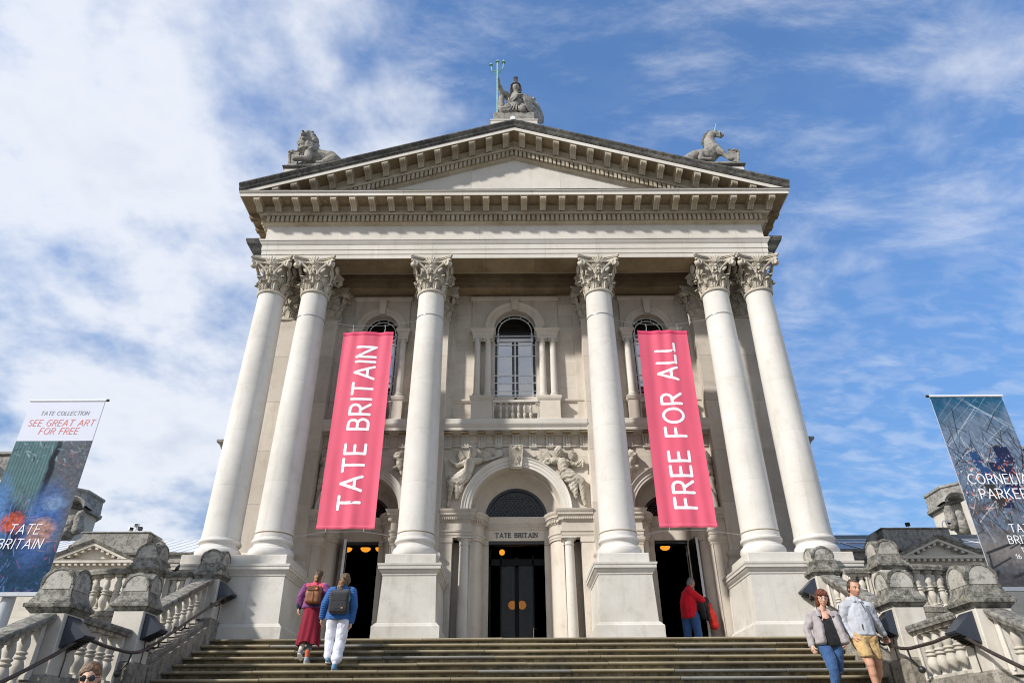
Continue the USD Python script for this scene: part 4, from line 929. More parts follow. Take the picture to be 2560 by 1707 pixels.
    obj(dr, 'hall', cat_([box(bx - 1.6, bx + 1.6, hh, hh + .1, 0, 5), box(bx - 1.65, bx - 1.6, 2.35, hh, 0, 5), box(bx + 1.6, bx + 1.65, 2.35, hh, 0, 5), box(bx - 1.6, bx + 1.6, 2.3, hh, 5.0, 5.05), box(bx - 1.6, bx - dh - .021, 2.33, 2.36, 0, 5), box(bx + dh + .021, bx + 1.6, 2.33, 2.36, 0, 5), box(bx - dh - .02, bx + dh + .02, 2.33, 2.36, dt + .03, 3.2)]), 'interior_dark')
    if big:
        obj(dr, 'revolving_door_post', cat_([box(-.055, .055, 2.6, 2.7, 0, 2.5), box(-.74, -.69, 2.45, 2.52, 0, 2.7), box(.42, .46, 2.45, 2.52, 0, 2.5), box(-.44, -.40, 2.45, 2.52, 0, 2.5), box(-.76, .76, 2.45, 2.55, 2.25, 2.42)]), 'door_black')
        for a, c in ((-.40, -.055), (.055, .42)): obj(dr, 'door_glass', box(a, c, 2.49, 2.495, .02, 2.25), 'door_glass')
        obj(dr, 'handle', tube([(.50, 2.40, .66), (.42, 2.36, .66), (.415, 2.36, .62), (.415, 2.36, .06)], .018, 8), 'brass')
        obj(dr, 'arch_sign_glimpse', arch_sweep(0.02, -.35, [(.48, 0), (.48, .03), (.53, .03), (.53, 0)], 3.4, a0=150, a1=30), 'interior_wall')
    else:
        # open leaf, hinged at the side nearer the middle of its pair, swung outwards
        s = -1 if bx < 0 else 1
        hx = bx + s * (dh - .06)
        m = box(0, .055, -.50, 0, 0.01, dt - .03); e = box(-.006, .061, -.506, -.50, 0.01, dt - .03)
        for q, mt, nm in ((m, 'door_black', 'door_leaf'), (e, 'window_bar', 'leaf_edge')):
            q.apply_translation((-.0275, 0, 0)); q.apply_transform(trimesh.transformations.rotation_matrix(math.radians(13.5 if s < 0 else 13), [0, 0, 1])); q.apply_translation((hx, YD + .10, 0)); obj(dr, nm, q, mt)
    # lamps glowing in the hall
    def lamp(x, y, z, r, half):
        L = thing('hall_lamp', LAMPLAB.pop(0), 'lamp', (x, y, z), group='orange lamps glowing in the doorways')
        if half:
            obj(L, 'bowl', lathe([(r * math.cos(t), -r * .72 * math.sin(t)) for t in np.radians(np.linspace(0, 88, 9))], 20), 'lamp_glow', smooth=True)
            obj(L, 'ring', lathe([(r * 1.0, 0), (r * 1.06, .01), (r * 1.0, .03)], 20, close=False), 'brass')
            obj(L, 'rod', tube([(0, 0, 0), (0, 0, 4.9 - z)], .012, 6), 'black_metal')
        else:
            obj(L, 'globe', ball((0, 0, 0), r, 3), 'lamp_glow', smooth=True)
            obj(L, 'rod', tube([(0, 0, r), (0, 0, 4.9 - z)], .012, 6), 'black_metal')
    if big:
        LAMPLAB = ['upper round orange lamp glowing behind the glass of the middle door', 'left one of the two low orange globes behind the middle door', 'right one of the two low orange globes behind the middle door']
        lamp(-.42, 4.2, 3.03, .085, False); lamp(-.12, 4.6, 1.62, .12, False); lamp(.16, 4.6, 1.62, .12, False)
    elif bx < 0:
        LAMPLAB = ['orange bowl lamp in the middle of the open left doorway', 'orange bowl lamp cut off by the right jamb of the left doorway', 'orange bowl lamp by the opened leaf of the left doorway']
        lamp(-4.47, 4.2, 3.17, .15, True); lamp(-4.03, 4.2, 3.17, .15, True); lamp(-5.02, 4.2, 3.17, .15, True)
    else:
        LAMPLAB = ['orange bowl lamp hanging in the open right doorway above the man in red']
        lamp(4.42, 4.2, 3.17, .15, True)
# the wall camera over the middle balcony
wc = thing('balcony_camera', 'small black dome camera on the balcony rail under the middle window', 'camera', (0.0, 1.28, 6.58))
obj(wc, 'dome', ball((0, 0, .045), .05, 2), 'black_metal', smooth=True); obj(wc, 'mount', box(-.06, .06, -.03, .05, 0, .03), 'black_metal')
# ------------------------------------------------------------------ main block behind the portico and the wings
blk = thing('main_block', 'taller plain stone block rising straight behind the columned portico', 'building')
ashlar(blk, sbox(-8.9, -1.0, -7.49, 13.9), 4.0, 13.9, 1.2, 3.0, 'wing_stone', name='wall_stone'); ashlar(blk, sbox(7.49, -1.0, 8.9, 13.9), 4.0, 13.9, 1.2, 3.0, 'wing_stone', name='wall_stone')
obj(blk, 'body', box(-8.85, 8.85, 6.4, 13.9, Z_GROUND, 13.9), 'wing_stone')
bp_ = [(-8.9, 13.9), (-8.9, 4.0), (8.9, 4.0), (8.9, 13.9)]
cornB = [(-.5, 13.60), (.58, 13.60), (.64, 13.66), (.70, 13.76), (.82, 13.90), (.86, 14.02), (.86, 14.09), (-.5, 14.12)]
cornC = [(-.5, 13.20), (.05, 13.20), (.10, 13.30), (.30, 13.36), (.54, 13.40), (.54, 13.597), (-.5, 13.597)]
for pth_ in ([(-8.9, 13.9), (-8.9, 4.0), (-7.6, 4.0)], [(7.6, 4.0), (8.9, 4.0), (8.9, 13.9)]): obj(blk, 'cornice_crown', sweep(pth_, cornB), 'black_crust'); obj(blk, 'cornice', sweep(pth_, cornC), 'attic_stone')
cornS = [(-.3, 5.80), (.05, 5.80), (.12, 5.95), (.18, 6.08), (.30, 6.12), (.36, 6.26), (.44, 6.32), (.44, 6.40), (-.3, 6.44)]
for pth_ in ([(-8.9, 13.9), (-8.9, 4.0), (-7.6, 4.0)], [(7.6, 4.0), (8.9, 4.0), (8.9, 13.9)]): obj(blk, 'string_course', sweep(pth_, cornS), 'attic_stone')

def wing(s, label):
    w = thing('museum_wing', label, 'building', group='low museum wings')
    X = lambda a, b: (min(s * a, s * b), max(s * a, s * b))
    yw = 8.0
    for k in range(9):
        for j in range(3):
            a, b = X(8.9 + j * 6.0, 8.9 + (j + 1) * 6.0 - .004)
            obj(w, 'wall_course', box(a, b, yw, yw + .5, -3.7 + k * .8 + .002, -3.7 + (k + 1) * .8 - .002), 'wing_stone')
    a, b = X(8.9, 27)
    obj(w, 'parapet_cornice', prism_x([(yw + .6, 3.50), (yw - .02, 3.50), (yw - .10, 3.58), (yw - .26, 3.62), (yw - .26, 3.72), (yw - .02, 3.74), (yw - .02, 3.88), (yw - .12, 3.92), (yw - .16, 3.99), (yw + .6, 4.0)], a, b), 'attic_stone')
    if s < 0:
        v = np.array([(x, y, z) for x in (a, b) for y, z in ((yw + .45, 4.0), (yw + 4.6, 5.66), (yw + 4.6, 4.0))])
        obj(w, 'lead_roof', trimesh.convex.convex_hull(v), 'lead_roof')
        for k in range(46):
            x = a + .2 + k * .39
            obj(w, 'roof_seam', tube([(x, yw + .45, 4.003), (x, yw + 4.6, 5.663)], .012, 4), 'lead_roof_seam')
    else:
        v = np.array([(x, y, z) for x in (a, b) for y, z in ((yw + .45, 4.0), (yw + 3.2, 5.10), (yw + 5.2, 5.9), (yw + 5.2, 4.0))])
        obj(w, 'slate_roof', trimesh.convex.convex_hull(v), 'slate_roof')
        nrm = np.array([0, -.37, .93])
        for k in range(10):
            x0 = a + .25 + k * 1.7
            q = np.array([(x0, yw + .55, 4.07), (x0 + 1.62, yw + .55, 4.07), (x0 + 1.62, yw + 3.1, 5.09), (x0, yw + 3.1, 5.09)])
            obj(w, 'skylight', trimesh.convex.convex_hull(np.vstack([q + nrm * .02, q + nrm * .05])), 'skylight_grey')
            for p0, p1 in ((q[0], q[3]), (q[3], q[2]), ((q[0] + q[3] * 2) / 3, (q[1] + q[2] * 2) / 3)): obj(w, 'skylight_bar', tube([p0 + nrm * .06, p1 + nrm * .06], .022, 4), 'bar_white')
    # pedimented window bay
    cx = s * 14.45; y0 = 7.55
    obj(w, 'bay_wall', box(cx - 1.25, cx + 1.25, y0 + .02, yw + .1, -3.7, 3.36), 'wing_stone')
    obj(w, 'bay_cornice', prism_x([(yw, 3.36), (y0, 3.36), (y0 - .03, 3.40), (y0 - .06, 3.50), (y0 - .28, 3.52), (y0 - .28, 3.60), (y0 - .31, 3.63), (yw, 3.66)], cx - 1.55, cx + 1.55), 'wing_stone')
    for k in range(15): obj(w, 'modillion', box(cx - 1.46 + k * .2085 - .05, cx - 1.46 + k * .2085 + .05, y0 - .25, y0 + .02, 3.435, 3.519), 'wing_stone')
    sl = .42
    for t in (-1, 1):
        f = lambda x: -sl * np.abs(x - cx)
        pr = [(yw, 4.10), (y0 - .26, 4.10), (y0 - .26, 4.19), (y0 - .30, 4.20), (y0 - .36, 4.30), (yw, 4.31)]
        xa, xb = (cx - 1.58, cx) if t < 0 else (cx, cx + 1.58)
        m = prism_x(pr[:3] + [(yw, 4.19)], xa, xb, f).slice_plane((0, 0, 3.64), (0, 0, 1)); obj(w, 'raking_corona', m, 'wing_stone')
        m = prism_x([(yw, 4.191), (y0 - .28, 4.191), (y0 - .30, 4.21), (y0 - .36, 4.30), (yw, 4.31)], xa - (.05 if t < 0 else 0), xb + (.05 if t > 0 else 0), f); obj(w, 'raking_cap', m, 'rail_stone')
        for k in range(6):
            x = cx + t * (.13 + k * .2085); obj(w, 'modillion', T(box(-.05, .05, y0 - .23, y0 + .02, 4.02, 4.098), x, 0, float(f(x))), 'wing_stone')
    obj(w, 'bay_tympanum', prism_y([(cx - 1.2, 3.64), (cx + 1.2, 3.64), (cx, 3.64 + sl * 1.2)], y0, yw), 'wing_stone')
    # attic block with scrolled sides
    ax = s * 14.3
    obj(w, 'attic_base', box(ax - 1.42, ax + 1.42, yw + .12, yw + 1.1, 3.9, 4.30, .01), 'attic_stone')
    cuts = [-1.2, -.35, .5, 1.2]
    for a_, b_ in zip(cuts[:-1], cuts[1:]): obj(w, 'attic_stone', box(ax + a_ + .002, ax + b_ - .002, yw + .15, yw + 1.1, 4.302, 4.75, .008), 'attic_stone')
    obj(w, 'attic_cap', box(ax - 1.24, ax + 1.24, yw + .11, yw + 1.14, 4.752, 4.80, .012), 'attic_stone')
    for t in (-1, 1):
        m = [blob([((ax + t * 1.25, yw + .6, 4.62), .14, (ax + t * 1.5, yw + .55, 4.40), .17), ((ax + t * 1.5, yw + .55, 4.40), .15, (ax + t * 1.68, yw + .5, 4.06), .20)], .05, 4, amp=.05, freq=9, seed=3)]
        m.append(spiral(ax + t * 1.55, 4.32, .13, 1.5, 0, t, yw + .34, .035))
        obj(w, 'attic_scroll', cat_(m), 'statue_stone')
    # corner pavilion top farther along
    px, py = s * 25.4, 21.0
    t = part(w, 'corner_pavilion')
    obj(t, 'attic_drum', lathe([(0.1, 9.35), (2.35, 9.35), (2.35, 9.5), (2.25, 9.55), (2.2, 10.25), (2.28, 10.3), (2.28, 10.42), (0.1, 10.5)], 8).apply_transform(trimesh.transformations.rotation_matrix(PI / 8, [0, 0, 1])).apply_translation((px, py, 0)), 'attic_stone')
    obj(t, 'body', lathe([(0.1, -3.7), (2.1, -3.7), (2.1, 9.34), (0.1, 9.34)], 8).apply_transform(trimesh.transformations.rotation_matrix(PI / 8, [0, 0, 1])).apply_translation((px, py, 0)), 'wing_stone')
    ex = px - s * 2.0
    for q in (0,):
        obj(t, 'segmental_pediment', arch_sweep(ex, 8.95, [(.62, -.1), (.62, .5), (.80, .5), (.84, -.25), (.78, -.3), (.70, -.22)], py - 1.6, a0=160, a1=20, n=16), 'statue_stone')
        obj(t, 'carved_scroll', blob([((ex - .5, py - 1.6, 8.9), .2, (ex - .5, py - 1.5, 8.1), .28), ((ex + .5, py - 1.6, 8.9), .2, (ex + .5, py - 1.5, 8.1), .28), ((ex, py - 1.45, 8.6), .3, (ex, py - 1.4, 8.0), .4)], .12, 3, amp=.09, freq=4, seed=5), 'statue_stone')
    # outer block at the picture's edge
    ox = s * 23.6
    o = part(w, 'end_block')
    obj(o, 'block', box(min(s * 22.1, s * 27), max(s * 22.1, s * 27), 12.0, 17, -3.7, 8.5), 'wing_stone')
    obj(o, 'attic', box(min(s * 22.15, s * 26.6), max(s * 22.15, s * 26.6), 12.1, 16, 8.5, 9.3, .04), 'attic_stone')
    obj(o, 'attic_cap', box(min(s * 22.05, s * 26.7), max(s * 22.05, s * 26.7), 12.0, 16.1, 9.302, 9.45, .03), 'attic_stone')
    obj(o, 'segmental_pediment', arch_sweep(s * 22.7, 8.2, [(.4, -.1), (.4, .2), (.62, .2), (.62, -.2), (.55, -.25)], 11.9, a0=170, a1=10, n=14), 'statue_stone')
    return w
wing(-1, 'left low wing with pedimented window bay and pale metal roof')
wing(1, 'right low wing with pedimented window bay and grey skylights in its roof')

# ------------------------------------------------------------------ piers, balustrades, cheek walls
def pier(x, y, zc, zb, label, W=0.67, s=1):
    p = thing('balustrade_pier', label, 'pier', (x, y, zb), group='lichened stair balustrade piers')
    h = zc - zb; R = lambda a: rect_path(-a, a, -a, a)
    sh = W / 2 - .075
    obj(p, 'shaft', box(-sh, sh, -sh, sh, 0, h - .071, .01), 'pier_stone')
    obj(p, 'base_block', box(-sh - .045, sh + .045, -sh - .045, sh + .045, 0.001, max(.3, h - .86), .05), 'cheek_stone')
    pr = [(-.25, h - .07), (.0, h - .07), (.012, h - .05), (.035, h - .03), (.05, h - .005), (.072, h), (.075, h + .02), (.075, h + .05), (.06, h + .06), (-.25, h + .06)]
    obj(p, 'cornice', sweep(R(sh), pr, closed=True), 'pier_cap_stone')
    a0, a1 = W / 2 - .035, W * .355
    slope = [(-.3, h + .061), (a0 - a1, h + .061), (a0 - a1 - .005, h + .09), ((a0 - a1) * .55, h + .13), ((a0 - a1) * .2, h + .19), (0.0, h + .25), (-.3, h + .25)]
    obj(p, 'cap_slope', sweep(R(a1), slope, closed=True), 'pier_cap_stone')
    obj(p, 'cap_block', box(-a1 + .002, a1 - .002, -a1 + .002, a1 - .002, h + .251, h + .34), 'pier_cap_stone')
    r = a1 - .003
    vault = m3.Manifold.batch_boolean([hull_of(np.array([(xx, yy, zz) for yy in (-a1, a1) for xx, zz in arcpts(0, h + .34, r, 0, 180, 20)])), hull_of(np.array([(yy, xx, zz) for yy in (-a1, a1) for xx, zz in arcpts(0, h + .34, r, 0, 180, 20)]))], m3.OpType.Add)
    obj(p, 'cap_vault', from_man(vault), 'pier_cap_stone', smooth=30)
    for k in range(4):
        d = arch_sweep(0, h + .325, [(r - .032, 0), (r - .032, -.014), (r - .004, -.014), (r - .004, 0)], -a1 - .001, n=20)
        f = prism_y([(-r + .034, h + .10 + .16)] + [(r - .034, h + .26)] + arcpts(0, h + .325, r - .034, 0, 180, 20), -a1 - .004, -a1 + .002)
        obj(p, 'arched_rim', rotz(d, k * PI / 2), 'pier_cap_stone'); obj(p, 'arched_panel', rotz(f, k * PI / 2), 'lichen_panel')
    return p
PX = 6.735
SIDE = {-1: 'left', 1: 'right'}
Z1, Z2, Z3, Z4 = 1.275, 0.136, -0.262, 1.262
for s in (-1, 1):
    sd = SIDE[s]
    pier(s * PX, -0.805, Z1, -0.3, f'lichened stone pier at the head of the {sd} stair balustrade')
    pier(s * PX, -3.685, Z2, -1.5, f'lichened stone pier at the foot of the {sd} upper stair balustrade')
    pier(s * PX, -5.90, Z3, -1.6, f'nearest and largest looking lichened pier of the {sd} balustrade, lowest beside the steps')
    pier(s * 7.865, -1.415, Z4, -1.0, f'stone pier between the short and the curved rail on the {sd} terrace')
RAILP = [(-.15, -.055), (.15, -.055), (.155, -.02), (.165, .0), (.165, .03), (.15, .05), (.05, .062), (-.05, .062), (-.15, .05), (-.165, .03), (-.165, 0), (-.155, -.02)]
PLIN = [(-.15, -.10), (.15, -.10), (.15, .0), (-.15, .0)]
def balustrade(label, pts, count, name='stone_balustrade', drop=.80, bh=.68, ends=True, wall_to=None, rail='rail_stone', r=.083):
    """Rail and plinth along points (x, y, z of the rail), balusters upright between."""
    b = thing(name, label, 'balustrade', group='stone balustrades beside the steps')
    P = np.array(pts, float)
    n = len(P); d2 = np.gradient(P[:, :2], axis=0); d2 /= np.linalg.norm(d2, axis=1, keepdims=True); nr = np.stack([d2[:, 1], -d2[:, 0]], 1)
    def run(prof, dz):
        prof = np.array(prof); k = len(prof)
        v = np.zeros((n, k, 3)); v[:, :, :2] = P[:, None, :2] + prof[None, :, :1] * nr[:, None]; v[:, :, 2] = P[:, None, 2] + dz + prof[None, :, 1]
        f = []
        for i in range(n - 1):
            for t in range(k):
                u = (t + 1) % k; f += [(i * k + t, (i + 1) * k + u, (i + 1) * k + t), (i * k + t, i * k + u, (i + 1) * k + u)]
        for t in range(1, k - 1): f += [(0, t, t + 1), ((n - 1) * k, (n - 1) * k + t + 1, (n - 1) * k + t)]
        return trimesh.Trimesh(v.reshape(-1, 3), np.array(f)[:, ::-1], process=False)
    obj(b, 'rail', run(RAILP, 0), rail)
    obj(b, 'plinth_course', run(PLIN, -drop + .0), 'cheek_stone')
    seg = np.linalg.norm(np.diff(P[:, :2], axis=0), axis=1); L = np.r_[0, np.cumsum(seg)]
    BMs = baluster_mesh(drop - .055, r, 16)
    for k in range(count):
        u = L[-1] * (k + 1) / (count + 1); q = [np.interp(u, L, P[:, i]) for i in range(3)]
        a = math.atan2(np.interp(u, L, d2[:, 1]), np.interp(u, L, d2[:, 0]))
        obj(b, 'baluster', T(rotz(BMs, a), q[0], q[1], q[2] - drop), 'baluster_stone', smooth=35)
    if ends:
        for i, sg in ((0, 1), (-1, -1)):
            c = P[i, :2] + d2[i] * sg * .06; a = math.atan2(d2[i][1], d2[i][0])
            e = trimesh.convex.convex_hull(np.array([(xx, yy, zz) for yy in (-.07, .07) for xx, zz in ((-.06, 0), (.055, 0), (-.06, drop - .056), (.03, drop - .056))])) if sg > 0 else trimesh.convex.convex_hull(np.array([(xx, yy, zz) for yy in (-.07, .07) for xx, zz in ((.06, 0), (-.055, 0), (.06, drop - .056), (-.03, drop - .056))]))
            sc = cat_(e, tube([(sg * .055, -.075, .05), (sg * .04, -.08, drop * .5), (sg * .025, -.075, drop - .12)], .018, 6), spiral(sg * .02, drop - .13, .05, 1.2, 0, sg, -.072, .013))
            obj(b, 'end_bracket', T(rotz(sc, a), c[0], c[1], P[i, 2] - drop), 'pier_stone')
    if wall_to is not None:
        obj(b, 'retaining_wall', run([(-.14, wall_to), (.14, wall_to), (.14, -.101), (-.14, -.101)], -drop), 'cheek_stone')
    return b
for s in (-1, 1):
    sd = SIDE[s]
    balustrade(f'sloping stone balustrade on the {sd} beside the top flight of steps', [(s * PX, -1.06 - i * 0.235, 1.17 - .46 * .235 * i) for i in range(10)], 7)
    balustrade(f'level stone balustrade on the {sd} between the two lower piers', [(s * PX, -3.96, -.30), (s * PX, -4.6, -.30), (s * PX, -5.2, -.30), (s * PX, -5.62, -.30)], 5, r=.098)
    balustrade(f'sloping stone balustrade on the {sd} running down from the nearest pier', [(s * PX, -6.18 - i * .5, -.40 - .45 * .5 * i) for i in range(9)], 15)
    balustrade(f'short level balustrade on the {sd} terrace joining the column pedestal pier', [(s * 7.05, -1.12, 1.265), (s * 7.3, -1.12, 1.265), (s * 7.58, -1.12, 1.265)], 2, wall_to=-3)
    cv = [(8.16, -1.45), (8.55, -1.44), (8.95, -1.36), (9.3, -1.18), (9.6, -.88), (9.8, -.5), (9.9, 0.1), (9.9, 0.8), (9.9, 1.6)]
    balustrade(f'curved balustrade of the {sd} terrace bending back behind the piers', [(s * x, y, 1.265) for x, y in cv], 15, wall_to=-3)
    ck = thing('stair_cheek_wall', f'weathered stone cheek wall flanking the {sd} side of the steps', 'wall', group='stair cheek walls')
    def cheek(yz, nm):
        m = prism_x(yz, min(s * 6.46, s * 7.0), max(s * 6.46, s * 7.0)); obj(ck, nm, m, 'cheek_stone')
    ys = [-0.3, -1.06, -2.2, -3.3]; zt = lambda y: 1.17 + .46 * (y + 1.06) - .905
    for a, b_ in zip(ys[:-1], ys[1:]): cheek([(b_ + .002, Z_GROUND), (a - .002, Z_GROUND), (a - .002, zt(min(a, -1.06))), (b_ + .002, zt(b_))], 'cheek_block')
    for a, b_ in ((-3.3, -4.6), (-4.6, -6.15)): cheek([(b_ + .002, Z_GROUND), (a - .002, Z_GROUND), (a - .002, -1.21), (b_ + .002, -1.21)], 'cheek_block')
    zl = lambda y: -.40 + .45 * (y + 6.18) - .905
    ys = [-6.15, -7.4, -8.7, -10.2]
    for a, b_ in zip(ys[:-1], ys[1:]): cheek([(b_ + .002, Z_GROUND), (a - .002, Z_GROUND), (a - .002, zl(a)), (b_ + .002, zl(b_))], 'cheek_block')
    obj(None, 'terrace', box(min(s * 7.0, s * 9.8), max(s * 7.0, s * 9.8), -1.3, 7.9, Z_GROUND, .33), 'cheek_stone', kind='structure', label=f'raised stone terrace on the {sd} of the portico')
    # iron handrail
    hr = thing('iron_handrail', f'dark wrought iron handrail running down the {sd} side of the steps', 'handrail', group='iron handrails by the steps')
    k_ = 1.0598
    raw = [(-1.80, .695), (-1.95, .645), (-2.5, .375), (-3.15, .068), (-4.15, -.42), (-4.62, -.63), (-4.9, -.71), (-5.2, -.738), (-5.76, -.738), (-6.2, -.715), (-6.44, -.725), (-6.65, -.80), (-6.9, -.94), (-7.4, -1.175), (-8.5, -1.66), (-10.5, -2.62)]
    pts = [(s * 6.30, -16.58 + (y + 16.58) * k_, -2.088 + (z + 2.088) * k_) for y, z in raw]
    P = np.array(pts); tt = np.linspace(0, len(P) - 1, 70)
    from scipy.interpolate import PchipInterpolator
    P = np.stack([PchipInterpolator(np.arange(len(P)), P[:, i])(tt) for i in range(3)], 1)
    obj(hr, 'rail', tube(P, .026, 10), 'rail_iron', smooth=True)
    y0, z0 = pts[0][1], pts[0][2]
    cur = [(s * 6.30, y0 + .10 * math.sin(a) * (1 - a / 9), z0 - .06 + .06 * math.cos(a) * (1 - a / 9)) for a in np.linspace(0, 5.5, 22)]
    obj(hr, 'scroll_end', tube(cur, .018, 7), 'rail_iron', smooth=True)
    for yb in (-1.25, -2.6, -3.55, -5.85, -7.5):
        i = int(np.argmin(np.abs(P[:, 1] - yb))); q = P[i]
        cur = [(q[0], q[1], q[2]), (q[0] + s * .01, q[1] + .01, q[2] - .09), (q[0] + s * .06, q[1], q[2] - .13), (q[0] + s * .12, q[1], q[2] - .12), (q[0] + s * .19, q[1], q[2] - .12)]
        obj(hr, 'bracket', tube(cur, .016, 6), 'rail_iron', smooth=True)
        obj(hr, 'wall_rose', ball((s * 6.475, q[1], q[2] - .12), (.03, .06, .06), 2), 'rail_iron', smooth=True)
    i = int(np.argmin(np.abs(P[:, 1] + 4.33))); q = P[i]
    obj(hr, 'drop_bracket', cat_(tube([q, q + [s * .02, 0, -.15], q + [s * .14, .0, -.30]], .014, 6), ball(q + [s * .15, 0, -.31], .055, 2)), 'black_metal', smooth=True)
    # black lamps on the piers' sides
    for (y, zc), nm in zip(((-.805, Z1), (-3.685, Z2), (-5.90, Z3)), ('top', 'middle', 'lowest')):
        fl = thing('stair_floodlight', f'black wedge shaped floodlight on the {nm} {sd} stair pier', 'floodlight', (s * 6.468, y - .02, zc - .085), group='black floodlights on the stair piers')
        w = .165
        v = np.array([(0, -w, -.01), (0, w, -.01), (-s * .31, -w * .9, -.27), (-s * .31, w * .9, -.27), (0, -w, -.44), (0, w, -.44), (-s * .29, -w * .9, -.30), (-s * .29, w * .9, -.30)])
        obj(fl, 'case', trimesh.convex.convex_hull(v), 'lamp_case')
        for k in range(7):
            t = (k + .5) / 7; c0 = np.array([-s * .29, 0, -.302]); c1 = np.array([-s * .02, 0, -.437]); c = c0 + (c1 - c0) * t
            obj(fl, 'louvre', box(c[0] - .012, c[0] + .012, -w * .84, w * .84, c[2] - .012, c[2] + .002), 'louvre_black')
        obj(fl, 'cable', tube([(0.004 * -s, .03, -.40), (-s * .012, .05, -.55), (-s * .008, .04, -.8), (-s * .010, .06, -1.0)], .008, 5), 'black_metal')
# ------------------------------------------------------------------ roof floodlights and cameras
def roof_flood(x, y, z, rz, label, mat='camera_white'):
    f = thing('roof_floodlight', label, 'floodlight', (x, y, z), rz, group='floodlights on the wing roofs')
    obj(f, 'stem', tube([(0, 0, 0), (0, 0, .17)], .012, 6), 'steel')
    obj(f, 'head', T(box(-.08, .08, -.05, .05, 0, .13, .015), 0, 0, .14), mat)
    obj(f, 'glass', box(-.065, .065, -.056, -.051, .155, .255), 'louvre_black')
for q in ((-14.02, 8.55, 4.80, .9, 'left light coloured floodlight of three on the left wing attic'), (-13.80, 8.5, 4.92, -.2, 'tallest floodlight of three on the left wing attic', ), (-13.66, 8.5, 4.80, .1, 'small dark floodlight, rightmost of three on the left wing attic', 'black_metal'), (14.28, 8.5, 4.81, -.6, 'single dark floodlight on the right wing attic', 'black_metal')):
    roof_flood(*q)
dc = thing('dome_camera', 'white bracket with dark dome camera beside the right corner pavilion', 'camera', (15.66, 8.5, 4.81))
obj(dc, 'arm', tube([(-.12, 0, 0), (-.12, 0, .22), (-.06, -.02, .32), (.06, -.05, .33), (.10, -.05, .30)], .016, 6), 'camera_white'); obj(dc, 'housing', lathe([(.0, .33), (.05, .33), (.065, .25), (.0, .25)], 12).apply_translation((.11, -.05, -.01)), 'camera_white'); obj(dc, 'dome', ball((.11, -.05, .235), .055, 2), 'black_metal', smooth=True)

